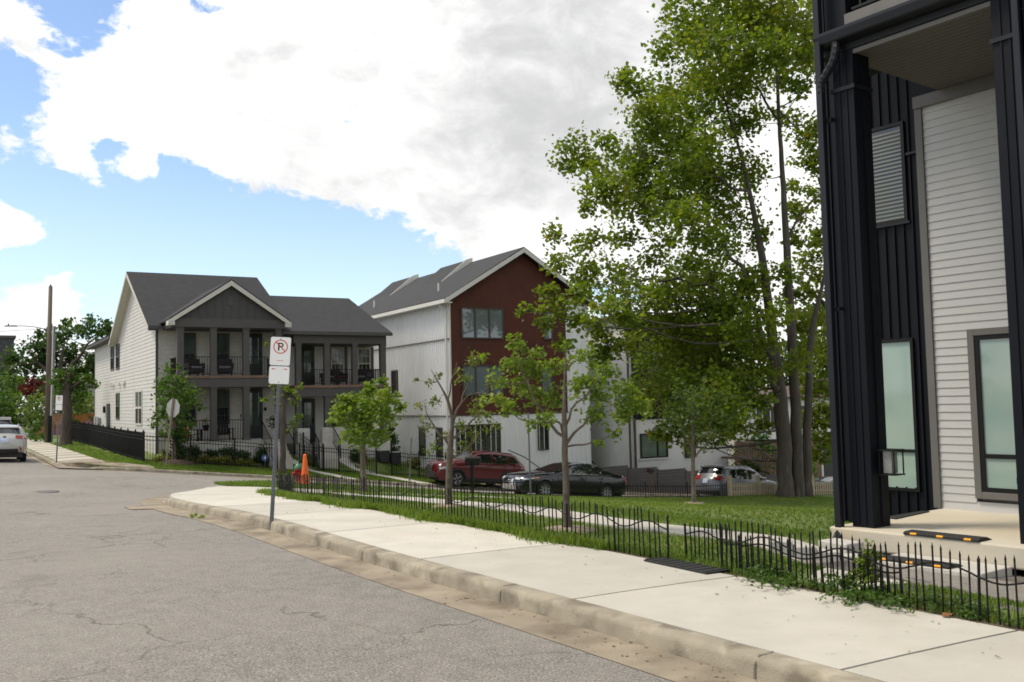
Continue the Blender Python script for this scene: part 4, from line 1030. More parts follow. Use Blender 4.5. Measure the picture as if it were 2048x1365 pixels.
# ------------------------------------------------------------------ trees, shrubs, grass
TREE = {
 'maple': ([(7.54,37.8,17.14,1.21),(9.58,40.37,18.38,1.29),(10.89,38.91,17.52,1.14),(12.98,40.87,18.29,1.07),(7.48,41.06,17.14,1.08),(8.17,36.35,15.13,1.28),(9.41,35.91,14.74,1.06),(13.29,42.83,17.21,1.12),(9.52,37.98,14.67,1.22),(5,37.77,14.08,0.83),(7.49,44.16,15.91,1.16),(5.07,39.75,15.39,0.46),(7.01,42.83,14.55,1.37),(8,39.8,13.82,1.4),(6.27,41.17,13.17,1.02),(7.8,37.07,11.57,1.09),(10,41.13,13.52,0.91),(8.95,43.09,16.47,0.99),(2.89,40.19,12.32,0.84),(2.55,42.03,11.91,0.48),(3.62,41.44,11.97,0.76),(3.97,36.34,11.46,0.59),(5.25,42.17,11.88,1.04),(6.15,40.77,11.52,1.13),(7,38.33,10.69,1.13),(3.5,36.06,9.45,0.89),(5.77,43.07,10.7,1.2),(6.8,39.77,9.76,1.21),(8.72,41.84,10.59,1.27),(10.12,43.18,10.16,1.2),(3.59,41.8,10.03,0.53),(2.1,43.54,9.25,0.59),(2.27,39.12,7.43,0.72),(3.39,42.53,8.82,0.74),(3.53,39.53,6.83,0.83),(4.98,43.66,8.97,0.8),(5.23,43.18,7.51,0.86),(7.39,36.62,8.11,0.73),(8.22,36.94,7.56,0.91),(7.15,37.62,6.89,0.75),(9.72,43.91,7.38,1.18),(9.55,39.46,6.26,0.97),(4.72,41.06,6.02,1.01),(5.62,38.33,5.81,1.03),(7.14,40.06,5.75,1.22),(8.18,39.04,5.41,1.19),(9.13,38.75,4.95,1.08),(6.58,40.71,4.87,1.24),(8.06,40.71,4.4,1.37),(9.94,43.4,3.98,1.32),(5.39,41.53,4.85,0.76),(7.45,43.6,3.59,1.42),(8.91,42.99,3.07,1.44),(6.38,44.12,3.41,0.81),(7.69,41.44,2.17,1.22),(8.05,37.17,1.7,0.99),(6.85,43.03,2,0.99),(6.05,43.9,1.45,0.6),(10.35,43.4,2.72,1.07),(9.94,40.58,3.81,0.9),(10.36,41.8,1.46,0.72),(6.15,37.57,0.97,0.47),(1.72,37,5.55,0.6),(2.47,37,4.75,0.68),(1.31,37,4.78,0.47),(0.62,36.5,5.1,0.33),(2.77,38,5.84,0.62),(2.06,37,3.78,0.47),(3.23,38,4.42,0.62),(3.81,38,3.8,0.66),(3.49,38,3.11,0.62),(1.53,37,6.05,0.39),(11,42.79,11.67,0.7),(10.77,40.62,8.54,0.75),(10.88,38.19,6.68,0.66),(10.09,36.33,4.81,0.72),(11.41,42.97,3.69,0.65),(13.55,44.11,14.31,0.81),(11.48,36.54,13.52,0.63),(13.92,42.53,18.01,0.89),(11.26,39.25,19.17,1.38),(8.65,37.07,18.65,1.3),(12.64,38.27,19.12,1.35),(8.25,42.26,20.6,1.11),(15.1,43.13,19.41,1),(12.57,36.17,14.56,0.76),(10.8,40.96,18.15,0.95),(10.65,36.18,15,0.76),(14.19,41.83,18.89,0.97),(6.34,38.58,8.08,0.61),(6.23,43.2,10.02,0.77),(7.64,44.04,7.1,0.93),(6.13,40.05,7.48,0.59),(8.84,44.19,7.09,0.93),(8.63,38.4,4.73,0.93),(9.14,36.45,4.16,0.77),(10.6,40.84,2.74,0.77),(8.36,36.06,1.12,0.76),(7.5,37.46,1.13,0.86),(6.82,39.23,0.72,0.74),(5.89,40.93,2.42,0.86),(4.59,37.11,3.54,0.66),(4.32,36.16,4.64,0.61),(8.5,43.09,3.77,1.13),(6.53,38.44,2.35,0.93),(8.28,43.85,-0.32,0.69),(9.55,43.33,-0.1,0.77),(5.74,38.97,0.14,0.45),(5.07,39.67,2,0.54),(10.04,40.17,14.76,0.84),(11.13,41.21,13.74,0.78),(9.21,40.8,11.67,0.94),(10.21,40.5,11.57,0.77),(7.97,41.01,12.42,0.99),(7.57,43.7,13.62,1.01),(8.38,40.06,16.96,0.97),(9.51,39.42,16.47,0.95),(11.69,41.85,18.03,0.97),(11.79,37.8,16.83,0.79),(12.3,38.33,15.35,0.81),(12.9,44.01,16.45,0.79),(8.75,40.18,14.8,0.97),(5.96,40.41,13.84,0.76),(4.26,35.9,9.79,0.64),(3.84,39.29,11,0.62),(2.98,40.67,6.78,0.56),(3.55,35.97,5.02,0.68),(5.75,40.97,11.58,0.86),(8.82,41.11,11.32,0.95),(6.58,36.3,8.65,0.84),(6.17,41.07,10.71,0.86),(10.46,39.72,6.48,0.71),(12.6,41.51,4.68,0.74),(11.5,38.76,3.06,0.61),(13.71,41.74,13.61,0.66),(9.44,38,2.18,0.72),(9.98,37.5,1.47,0.47),(9.22,39,0.47,0.66),(9.77,37.5,3.64,0.71),(8.2,38,0.71,0.76),(10.22,37.5,2.64,0.43),(7.78,40,0.48,0.76),(8.84,38,1.89,0.76),(10.55,41,0.39,0.52),(5.58,39,1.57,0.7),(6.35,39,0.13,0.57)],
  [[(11.25,40,-2.72,0.462),(11.25,40,-0.65,0.441),(11.17,40,1.44,0.420),(11,40,3.54,0.336),(10.89,40,4.81,0.294),(10.67,40,7.36,0.231),(10.28,40,9.94,0.157),(9.93,40,11.89,0.115),(9.43,40,13.85,0.084),(8.98,40,16.04,0.052)],[(11.83,40.2,-2.75,0.359),(11.85,40.2,-0.67,0.338),(11.86,40.2,1.43,0.317),(11.82,40.2,4.6,0.274),(11.78,40.2,7.8,0.222),(11.72,40.2,11.03,0.158),(11.67,40.2,13.86,0.116),(11.63,40.2,16.71,0.084),(11.47,40.2,19.15,0.063),(11.36,40.2,20.71,0.042)],[(12.3,40.5,-2.69,0.298),(12.36,40.5,-0.7,0.276),(12.5,40.5,1.41,0.234),(12.73,40.5,3.96,0.191),(13.2,40.5,5.87,0.128),(13.65,40.5,7.37,0.085),(13.95,40.5,8.44,0.053)],[(10.94,39.4,1.86,0.207),(10.57,39.4,3.52,0.186),(9.93,39.4,5.62,0.145),(9.37,39.4,7.31,0.103),(8.38,39.4,8.8,0.072),(7.15,39.4,9.46,0.052)],[(10.99,39.5,1.44,0.145),(9.78,39.5,1.27,0.104),(8.53,39.5,1.09,0.073),(7.7,39.5,0.9,0.041)],[(10.41,39,4.74,0.143),(9.41,39,5.59,0.113),(7.79,39,6.25,0.082),(6.15,39,6.49,0.061),(4.29,39,6.33,0.041),(2.64,39,6.16,0.031)],[(10.12,39.5,10.05,0.093),(8.89,39.5,10.72,0.073),(7.23,39.5,11.39,0.052),(5.57,39.5,12.07,0.036),(3.88,39.5,11.69,0.026)],[(11.65,40,13.15,0.084),(10.65,40,14.91,0.063),(9.62,40,16.03,0.042),(8.79,40,16.7,0.031)],[(11.85,40.5,8.28,0.085),(12.71,40.5,9.56,0.064),(13.39,40.5,10.19,0.043)]]),
 'right': ([(13.83,43.68,13,0.99),(14.27,43.02,11.88,0.97),(14.67,44.48,10.32,1.12),(13.41,43.27,8.71,0.82),(13.99,42.83,6.8,1.03),(14.1,44.51,5.12,1.07),(15.49,47.09,4.07,1.19),(15,46.5,2.94,1),(14.17,46.33,1.99,0.83),(14.14,43.61,1.83,0.98),(15.06,45.18,0.41,1.02),(14.01,43.88,-0.45,0.67),(14.38,43.36,-1.23,0.66),(12.9,43.03,6.28,0.72),(15.65,43.57,12.92,1.3),(17.07,47.14,11.3,1.41),(16.76,46.64,8.21,1.4),(16.58,46.53,5.24,1.39),(16.44,46.5,2.3,1.39),(14.96,43.47,13.85,0.89),(13.36,44.05,10.26,0.67),(16.5,45.63,-0.1,1.1),(14.29,46.16,11.66,0.82),(14.83,46.77,8.28,0.88),(15.62,46.9,5.79,0.89),(13.32,42.93,3.65,0.81),(14.59,45.53,0.66,0.86),(13.85,45.86,0.43,0.72),(14.61,45.03,-0.51,0.76),(13.5,43.39,-0.87,0.5),(15.13,44.87,1.83,0.85),(12.95,42.95,2.75,0.63),(14.06,47.17,4.85,0.64),(15.63,46.83,9.27,0.84),(14.26,45.24,6.14,0.76)],
  [[(15.42,45,-3.33,0.354),(15.43,45,-1,0.307),(15.41,45,1.82,0.283),(15.37,45,5.14,0.236),(15.35,45,8.48,0.177),(15.22,45,10.89,0.106),(14.94,45,12.59,0.059)],[(15.42,45,5.13,0.142),(14.66,45,6.1,0.094),(13.96,45,6.6,0.047)],[(15.26,44.5,2.28,0.140),(14.56,44.5,2.3,0.082),(13.74,44.5,2.09,0.047)]]),
 't1130': ([(0.04,11.49,2.33,0.12),(0.06,11.57,2.12,0.17),(0.27,11.61,2.02,0.2),(-0.16,11.71,1.91,0.14),(0.14,11.57,1.78,0.21),(0.45,11.7,1.72,0.21),(-0.24,11.07,1.67,0.12),(-0.04,11.38,1.55,0.13),(0.64,11.71,2.08,0.16),(0.75,11.5,1.83,0.19),(1,11.68,1.76,0.21),(1.19,11.13,1.69,0.2),(0.91,11.38,1.46,0.18),(1.25,11.22,1.46,0.18),(1.46,11.43,1.63,0.16),(1.11,11.45,2.03,0.16),(0.85,11.06,2.2,0.12),(0.42,11.2,1.42,0.12),(0.19,11.25,1.37,0.08),(1.61,11.69,1.51,0.12),(1.19,11.59,1.24,0.09),(1,11.16,1.15,0.07),(0.68,11.61,2.32,0.08),(-0.33,11.15,2.17,0.07),(0.04,11.48,2.44,0.06),(0.32,11.14,2.21,0.1)],
  [[(0.6,11.4,0.09,0.048),(0.6,11.4,0.7,0.039),(0.6,11.4,1.17,0.036),(0.61,11.4,1.65,0.024),(0.63,11.4,2.01,0.015),(0.65,11.4,2.31,0.009)],[(0.6,11.4,1.17,0.021),(0.37,11.4,1.48,0.015),(0.2,11.4,1.78,0.010),(0.06,11.4,2.2,0.006)],[(0.6,11.4,1.11,0.021),(0.82,11.4,1.35,0.015),(1.03,11.4,1.52,0.010),(1.33,11.4,1.63,0.006)],[(0.61,11.4,1.23,0.018),(0.49,11.4,1.41,0.012),(0.19,11.4,1.39,0.009),(-0.1,11.4,1.55,0.006)],[(0.61,11.4,1.29,0.018),(0.7,11.4,1.53,0.012),(0.98,11.4,1.82,0.007),(1.11,11.4,2.03,0.004)],[(0.6,11.4,1.09,0.015),(0.96,11.4,1.14,0.009),(1.2,11.4,1.25,0.004)]]),
 't898': ([(-1.38,14.83,1.31,0.12),(-1.24,14.86,1.66,0.11),(-1.28,14.59,1.96,0.08),(-1.1,14.41,2.07,0.07),(-0.71,14.2,1.94,0.1),(-0.58,14.73,1.45,0.14),(-0.49,14.58,1.72,0.12),(-0.84,14.81,1.26,0.12),(-1.22,14.5,0.94,0.11),(-0.73,14.82,0.99,0.12),(-0.32,14.42,1.26,0.11),(-0.37,14.84,1.95,0.1),(-0.6,14.78,2.32,0.12),(-1.42,14.53,1.61,0.07),(-0.85,14.63,2.11,0.06),(-1.07,14.75,1.15,0.09),(-0.39,14.35,1.45,0.1),(-0.99,14.64,0.89,0.09),(-0.65,14.84,1.14,0.11),(-1.44,14.41,2,0.05),(-0.51,14.84,2.3,0.08)],
  [[(-1.02,14.6,0.04,0.054),(-1,14.6,0.63,0.050),(-0.97,14.6,1.08,0.042),(-0.94,14.6,1.38,0.031),(-1.01,14.6,1.69,0.023),(-1.12,14.6,1.92,0.015),(-1.25,14.6,2.16,0.008)],[(-0.94,14.6,1.35,0.023),(-0.82,14.6,1.61,0.019),(-0.7,14.6,1.91,0.011),(-0.61,14.6,2.29,0.008)],[(-0.97,14.6,1.08,0.023),(-0.75,14.6,1.23,0.015),(-0.51,14.6,1.53,0.011),(-0.39,14.6,1.91,0.006)],[(-0.97,14.6,1,0.023),(-1.13,14.6,1.16,0.015),(-1.28,14.6,1.39,0.011),(-1.39,14.6,1.7,0.006)],[(-0.99,14.6,0.78,0.019),(-0.75,14.6,0.92,0.013),(-0.52,14.6,1.15,0.008)],[(-1.01,14.6,1.65,0.015),(-0.93,14.6,2,0.010),(-0.84,14.6,2.26,0.006)],[(-0.82,14.6,1.61,0.015),(-0.66,14.6,1.76,0.011),(-0.43,14.6,1.79,0.006)]]),
 't727': ([(-4.39,27.78,1.64,0.53),(-4.85,27.47,1.36,0.46),(-3.97,28.37,1.33,0.48),(-4.4,27.33,0.93,0.46),(-4.83,28.16,0.77,0.35),(-3.98,27.86,0.73,0.35),(-3.67,27.3,1.91,0.32),(-4.29,28.11,2.08,0.33),(-4.96,27.27,1.66,0.29),(-3.47,27.98,1.76,0.21),(-3.74,27.33,2.27,0.17),(-4.76,27.36,1.79,0.26),(-3.33,27.96,1.5,0.19),(-5.52,28.69,1.21,0.18),(-4.13,27.42,1.21,0.43),(-4.55,27.6,1.79,0.29),(-5.33,28.33,1.39,0.18),(-4.27,28.91,1.78,0.36)],
  [[(-4.45,28.1,-0.96,0.081),(-4.45,28.1,0.32,0.074),(-4.44,28.1,1.2,0.052),(-4.41,28.1,1.93,0.030)],[(-4.44,28.1,0.61,0.037),(-4.82,28.1,1.06,0.022),(-5.03,28.1,1.51,0.015)],[(-4.44,28.1,0.61,0.037),(-4.08,28.1,1.04,0.022),(-3.71,28.1,1.7,0.015)]]),
 't345': ([(-14.42,40.35,2.88,0.55),(-14.72,41.82,2.26,0.75),(-14.45,40.15,1.61,0.67),(-14.33,41.31,1.6,0.56),(-14.84,40.07,1.41,0.32),(-15.17,40.39,0.99,0.21),(-14.86,41.9,0.95,0.57),(-13.67,40.32,2.23,0.36),(-13.64,41.18,1.69,0.24),(-14.91,40.82,2.26,0.47),(-14.58,40.81,3.43,0.28),(-14.46,40.89,0.43,0.39),(-13.76,40.28,1.07,0.34),(-15.29,41.56,0.53,0.22)],
  [[(-14.55,40.9,-0.78,0.097),(-14.55,40.9,0.54,0.086),(-14.57,40.9,2.04,0.054),(-14.59,40.9,3.11,0.021)],[(-14.55,40.9,0.97,0.043),(-15.04,40.9,1.41,0.021)],[(-14.55,40.9,1.18,0.043),(-13.86,40.9,2.02,0.021)]]),
 't560': ([(-9.77,41.57,2.32,0.31),(-9.45,41.5,1.88,0.24),(-9.2,41.31,1.22,0.26),(-10.2,41.89,1.67,0.2),(-10.4,41.21,2.54,0.2),(-10.83,41.6,1.95,0.17),(-9.82,41.92,0.57,0.22),(-9.93,41.26,2.97,0.17),(-9.24,41.64,2.52,0.15),(-9.55,41.69,0.83,0.2),(-10.19,41.23,2.15,0.17),(-10.72,41.5,4.39,0.13)],
  [[(-10.07,41.6,-1.32,0.229),(-10.06,41.6,0.2,0.207),(-10.02,41.6,1.93,0.186),(-9.97,41.6,2.91,0.164)],[(-10.02,41.6,1.93,0.066),(-9.52,41.6,2.14,0.044),(-9.26,41.6,1.7,0.022)],[(-10.02,41.6,2.15,0.066),(-10.43,41.6,2.49,0.044),(-10.72,41.6,2.17,0.022)],[(-10.01,41.6,0.85,0.055),(-9.64,41.6,0.84,0.033)]]),
 't1390': ([(6.63,35.43,1.17,0.71),(5.94,35.17,1,0.48),(7.46,35.44,0.97,0.48),(6.8,34.77,1.72,0.47),(6.27,35.86,1.74,0.41),(7.77,35.88,1.51,0.32),(6.54,35.58,0.43,0.37),(7.1,34.69,0.3,0.29),(5.76,35.34,0.49,0.22),(7.81,34.99,0.45,0.18),(6.93,34.85,-0.28,0.18)],
  [[(6.54,35.3,-2.38,0.083),(6.56,35.3,-0.85,0.074),(6.61,35.3,0.62,0.056),(6.69,35.3,1.72,0.028)],[(6.58,35.3,-0.3,0.037),(6.13,35.3,0.63,0.023),(5.87,35.3,1.19,0.014)],[(6.58,35.3,-0.3,0.037),(7.14,35.3,0.42,0.023),(7.53,35.3,1.15,0.014)],[(6.56,35.3,-0.66,0.032),(7.03,35.3,-0.13,0.019)]]),
 'pruned': ([(-26.75,56.89,3.17,0.66),(-25.97,57.14,3.16,0.66),(-26.66,58.02,2.34,0.61),(-27.06,56.92,3.84,0.45),(-25.46,57.02,3.5,0.39),(-26.6,57.21,4.07,0.39),(-27.15,56.24,3.47,0.29),(-25.76,57.03,2.46,0.45),(-25.14,57.31,3.2,0.3),(-26.53,57.7,3.39,0.61)],
  [[(-26.78,57,-0.4,0.479),(-26.72,57,0.55,0.389),(-26.67,57,2.33,0.359),(-26.62,57,3.98,0.329)],[(-26.65,57,2.93,0.150),(-25.9,57,3.36,0.090)],[(-26.65,57,3.23,0.150),(-27.25,57,3.69,0.090)]]),
 'oak': ([(-48.06,94.75,7.85,1.74),(-49.98,96.57,5.96,1.77),(-47,96.66,8.44,1.52),(-43.02,91.43,9,1.34),(-40.5,90.11,9.33,1.42),(-40.65,93.75,9.11,1.23),(-39.73,92.74,10,0.83),(-45.63,98.1,7.46,2.06),(-47.61,96.91,6.43,1.78),(-42.13,96.01,7.28,1.76),(-48.45,95.58,4.39,1.76),(-43.4,96.61,5.3,1.52),(-47.8,91.45,3.82,1.44),(-44.42,94.4,10.24,0.69),(-48.64,91.62,6.73,0.96),(-48.18,99.06,10.44,0.62),(-38.32,90.59,7.88,0.67),(-45.14,98.19,4.87,1.8),(-43.62,90.75,4.19,1.67),(-41.99,96.87,5.79,1.42),(-46.39,93.37,9.22,0.69),(-41.78,94.05,10.65,0.59)],
  [[(-45.13,95,-0.17,0.399),(-45.06,95,2.81,0.349),(-45.17,95,5.8,0.274),(-44.79,95,8.29,0.150)],[(-45.17,95,4.8,0.224),(-47.18,95,6.34,0.150),(-48.44,95,7.87,0.075)],[(-45.12,95,4.8,0.224),(-43.19,95,7.25,0.150),(-41.45,95,9.21,0.075)],[(-45.11,95,4.3,0.199),(-48.16,95,4.87,0.100)]]),
 'redtree': ([(-42.86,81.04,3.8,0.68),(-42.38,82.74,3.94,0.78),(-42.89,82.74,3.26,0.69),(-41.62,83.4,4.11,0.79),(-39.74,80.74,3.3,0.59),(-40.93,80.92,3.12,0.68),(-39.37,80.59,3.92,0.42)],
  [[(-41.54,82,0.57,0.172),(-41.64,82,2.71,0.129),(-41.57,82,3.78,0.065)]]),
 'sh1': ([(-38.41,72.43,2.06,1.06),(-41.06,74.81,3.47,1.33),(-40.53,74.61,1.12,1.18),(-40,75.76,3.86,0.88),(-40.86,73.08,1.53,1.3),(-38.33,73.02,0.33,0.69),(-40.31,74.94,0.01,0.71),(-38.61,74.63,2.63,0.94),(-39.01,73.21,0.92,1),(-38.73,74.74,1.27,1.02),(-39.61,73.59,2.65,1)],
  []),
 'sh2': ([(-35.32,70.43,2.11,0.96),(-35.37,72.81,2.36,0.92),(-36.78,72.61,1.07,0.92),(-36.4,73.76,1.23,0.93)],
  []),
 'sh3': ([(-35.43,78.43,2.56,1.24),(-35.86,80.81,1.31,1.02),(-37.04,80.61,1.97,1.1),(-36.38,81.76,3.02,0.86),(-34.88,79.08,0.48,0.66),(-36.31,79.02,0.73,0.83),(-38.68,80.94,2.22,0.94)],
  []),
 'sh4': ([(-31.23,62.43,0.55,0.56),(-32.89,64.81,0.19,0.48),(-31.88,64.61,0.03,0.3),(-32.96,65.76,-0.26,0.34)],
  []),
 'bush1': ([(13.83,56.37,-2.12,0.83),(14.99,57.32,-1.61,0.84),(14.45,57.24,-1.15,0.66),(15.5,57.7,-2.54,0.67),(13.44,56.63,-2.66,0.54),(14.01,56.61,-2.88,0.59),(15.74,57.37,-1.78,0.54),(14.92,57.25,-2.8,0.66)],
  []),
 'bush2': ([(18.33,59.37,-2.78,0.44),(18.54,60.32,-3.41,0.38),(18.81,60.24,-2.32,0.28)],
  []),
 'bgt1': ([(17.89,80.43,3.02,1.9),(20.56,82.81,2.14,2.17),(19.74,82.61,4.76,1.95),(21.57,83.76,-0.49,1.76),(22.71,81.08,2.92,1.92),(21.52,81.02,5.5,1.7)],
  []),
 'bgt2': ([(24.46,82.43,4.64,2.38),(27.43,84.81,5.57,2.45),(26.32,84.61,2.03,2.22),(25.67,85.76,-0.63,1.8),(27.63,83.08,2.85,2.18),(26.96,83.02,8.11,1.74)],
  []),
}
M['bark'] = overlay(mat('bark', (.095, .078, .062), .95, .3, 5, 1.0, 22, stretch=(1, 1, .25), col2=(.052, .043, .036)), (.16, .14, .118), 6, .55, .72, .6, 5, stretch=(1, 1, .2))
M['bark_young'] = overlay(mat('young_bark', (.115, .090, .068), .9, .25, 9, .6, 40, stretch=(1, 1, .4)), (.21, .185, .15), 10, .5, .68, .7)
M['bark_dark'] = mat('dark_bark', (.075, .058, .048), .95, .3, 6, .8, 30, stretch=(1, 1, .3))
M['leaf_maple'] = leafmat('maple_leaf', [(0, (.062, .100, .013)), (.35, (.115, .168, .020)), (.7, (.178, .215, .027)), (.93, (.21, .205, .028)), (1, (.26, .13, .02))], .55)
M['leaf_young'] = leafmat('young_leaf', [(0, (.085, .140, .022)), (.4, (.140, .205, .030)), (.8, (.205, .260, .042)), (1, (.23, .22, .05))], .5)
M['leaf_sparse'] = leafmat('sparse_leaf', [(0, (.070, .105, .022)), (.5, (.125, .165, .034)), (1, (.21, .19, .05))], .45)
M['leaf_grey'] = leafmat('grey_leaf', [(0, (.055, .095, .025)), (.5, (.10, .145, .04)), (1, (.16, .19, .06))], .45)
M['leaf_green'] = leafmat('mid_leaf', [(0, (.035, .080, .015)), (.5, (.065, .125, .022)), (1, (.12, .18, .035))], .45)
M['leaf_dark'] = leafmat('dark_leaf', [(0, (.018, .045, .012)), (.6, (.035, .075, .016)), (1, (.065, .110, .022))], .4)
M['leaf_oak'] = leafmat('oak_leaf', [(0, (.025, .060, .014)), (.6, (.05, .095, .020)), (1, (.09, .13, .03))], .4)
M['leaf_red'] = leafmat('red_leaf', [(0, (.055, .010, .010)), (.6, (.11, .018, .018)), (1, (.17, .04, .03))], .4)
M['leaf_yellow'] = leafmat('yellow_leaf', [(0, (.12, .13, .02)), (.6, (.22, .21, .035)), (1, (.33, .28, .06))], .4)
M['leaf_mix'] = leafmat('flowering_shrub_leaf', [(0, (.05, .095, .02)), (.5, (.10, .15, .03)), (.92, (.17, .20, .05)), (1, (.5, .45, .4))], .4)
M['leaf_bush'] = leafmat('bright_bush_leaf', [(0, (.030, .090, .010)), (.6, (.06, .15, .015)), (1, (.11, .21, .03))], .4)
def leafcloud(name, clumps, m, leaf, dens, parent=None, flat=.8, seed=1, sub=9, up=.35, base=(0, 0, 0), tuft=.30, shape=1.0, tint0=.45):
    g = np.random.default_rng(seed)
    P = []; T_ = []
    for (x, y, z, r) in clumps:
        n = max(6, int(dens * (r / leaf) ** 2))
        k = max(3, int(sub * min(3, max(.5, (r / leaf) / 6))))
        c = g.normal(size=(k, 3)); c /= np.linalg.norm(c, axis=1)[:, None]; c *= (g.random((k, 1)) ** .45) * r * .95
        ct = g.normal(0, .11, k) + g.normal(0, .06)
        i = g.integers(0, k, n)
        p = c[i] + g.normal(size=(n, 3)) * r * tuft
        p[:, 2] *= flat
        P.append(p + np.array([x, y, z])); T_.append(tint0 + ct[i] + g.normal(0, .13, n))
    P = np.concatenate(P) - np.array(base); T_ = np.clip(np.concatenate(T_), 0, 1)
    n = len(P)
    nrm = g.normal(size=(n, 3)); nrm[:, 2] = np.abs(nrm[:, 2]) + up; nrm /= np.linalg.norm(nrm, axis=1)[:, None]
    a = g.normal(size=(n, 3)); a[:, 2] -= .4; a -= nrm * (a * nrm).sum(1)[:, None]; a /= np.linalg.norm(a, axis=1)[:, None]
    b = np.cross(nrm, a)
    s = leaf * (.65 + .7 * g.random((n, 1)))
    w = s * .42 * shape
    V = np.empty((n, 4, 3))
    V[:, 0] = P - a * s * .5; V[:, 2] = P + a * s * .5 - nrm * s * .10
    V[:, 1] = P + b * w + nrm * s * .10 - a * s * .05; V[:, 3] = P - b * w + nrm * s * .10 - a * s * .05
    me = bpy.data.meshes.new(name)
    me.vertices.add(4 * n); me.vertices.foreach_set('co', V.reshape(-1))
    f = np.arange(4 * n).reshape(n, 4)
    tri = np.concatenate([f[:, [0, 1, 2]], f[:, [0, 2, 3]]], axis=1).reshape(-1)
    me.loops.add(6 * n); me.loops.foreach_set('vertex_index', tri)
    me.polygons.add(2 * n); me.polygons.foreach_set('loop_start', np.arange(0, 6 * n, 3)); me.polygons.foreach_set('loop_total', np.full(2 * n, 3))
    at_ = me.attributes.new('tint', 'FLOAT', 'POINT'); at_.data.foreach_set('value', np.repeat(T_, 4))
    me.materials.append(m); me.update(); me.validate()
    o = bpy.data.objects.new(name, me); COL.objects.link(o)
    if parent: o.parent = parent
    return o
def tree(key, name, label, leafm, leaf, dens, bark, group=None, flat=.8, seed=1, twigs=True, cat='tree', tint0=.45, tuft=.30, sub=9, shape=1.0, twr=.010, wsc=1.0):
    cl, st = TREE[key]
    if st: bx, by, bz = st[0][0][:3]
    else:
        bx = sum(c[0] for c in cl) / len(cl); by = sum(c[1] for c in cl) / len(cl); bz = min(c[2] - c[3] for c in cl)
    t = thing(name, label, cat, (bx, by, bz), 0, group)
    if st:
        b = MB(); g = random.Random(seed); spine = []
        for i, s in enumerate(st):
            pts = spline([(p[0] - bx, p[1] - by, p[2] - bz, p[3]) for p in s], 5)
            pp = []
            for j, p in enumerate(pts):
                w = p[3] * .09
                pp.append((p[0] + g.uniform(-w, w), p[1] + g.uniform(-w, w), p[2]))
            if not (i == 0 or s[0][2] < st[0][0][2] + .3):
                Ln = math.dist(pts[0][:3], pts[-1][:3])
                pp = [(q[0] + Ln * .014 * math.sin(j * 1.3 + i), q[1] + Ln * .018 * math.sin(j * .9 + 2 * i), q[2] + Ln * .012 * math.sin(j * 1.7 + i)) if 0 < j else q for j, q in enumerate(pp)]
            rad = [p[3] * wsc * (1 - .55 * (j / (len(pts) - 1)) ** 6) for j, p in enumerate(pts)]
            if i == 0 or s[0][2] < st[0][0][2] + .3:
                rad[0] *= 1.35; rad[1] *= 1.15; pp[0] = (pp[0][0], pp[0][1], pp[0][2] - .15)
            b.path(pp, rad, 10 if rad[0] > .1 else 6); spine += [(Vector(q), r) for q, r in zip(pp, rad)][1:]
        if twigs:
            for (x, y, z, r) in cl:
                c = Vector((x - bx, y - by, z - bz))
                cand = [(q, rr) for q, rr in spine if q.z < c.z + .2 * r] or spine
                q, rr = min(cand, key=lambda w: (w[0] - c).length + .35 * abs(w[0].z - c.z + r))
                d = c - q; mid = q + d * .5 + Vector((g.uniform(-.1, .1), g.uniform(-.1, .1), -.08)) * d.length
                r0 = min(rr * .6, twr * (1 + d.length))
                b.path(spline([tuple(q), tuple(mid), tuple(c)], 3), [r0 * (1 - .75 * i / 6) for i in range(7)], 5)
                for _ in range(5):
                    e = c + Vector((g.gauss(0, 1), g.gauss(0, 1), g.gauss(.2, .8))) * r * .55
                    b.path([tuple(c), tuple(e)], [r0 * .28, r0 * .1], 4, False)
        smooth(b.build('trunk', bark, t, fix=False))
    leafcloud('crown' if st else 'foliage', cl, leafm, leaf, dens, t, flat, seed, base=(bx, by, bz), tint0=tint0, tuft=tuft, sub=sub, shape=shape)
    return t
tree('maple', 'maple_tree', 'tall spreading maple with three grey trunks standing on the lawn', M['leaf_maple'], .185, 17, M['bark'], None, .8, 3, tint0=.5, tuft=.36, sub=11, shape=1.15, twr=.009, wsc=.72)
tree('right', 'maple_tree', 'green tree half hidden behind the dark town house at the right', M['leaf_maple'], .22, 15, M['bark_dark'], None, .7, 4, tint0=.5, tuft=.26, twr=.009)
tree('t1130', 'young_tree', 'young light green tree nearest the dark town house, inside the border fence', M['leaf_young'], .056, 15, M['bark_young'], 'young trees in the front yards', .8, 5, tint0=.5, tuft=.34, shape=1.1, twr=.004)
tree('t898', 'young_tree', 'thin young tree with sparse yellowish leaves in front of the red car', M['leaf_sparse'], .048, 12, M['bark_young'], 'young trees in the front yards', .9, 6, tint0=.5, tuft=.42, twr=.004)
tree('t727', 'young_tree', 'bushy round young tree on the corner in front of the duplex balcony', M['leaf_young'], .13, 18, M['bark_young'], 'young trees in the front yards', .85, 7, tint0=.42, tuft=.34, twr=.008)
tree('t345', 'young_tree', 'small green tree on a mulch mound behind the stop sign', M['leaf_green'], .16, 17, M['bark_young'], 'young trees in the front yards', .85, 8, tint0=.55, tuft=.34, twr=.01)
tree('t560', 'pollard_tree', 'dark trunk with a few leaf tufts right behind the no parking post', M['leaf_young'], .15, 13, M['bark_dark'], None, .9, 9, tint0=.4, tuft=.36, twr=.008, wsc=.6)
tree('t1390', 'young_tree', 'pale sparse young tree on the lawn in front of the silver car', M['leaf_grey'], .13, 9, M['bark_young'], 'young trees in the front yards', .9, 10, tint0=.5, tuft=.40, twr=.008)
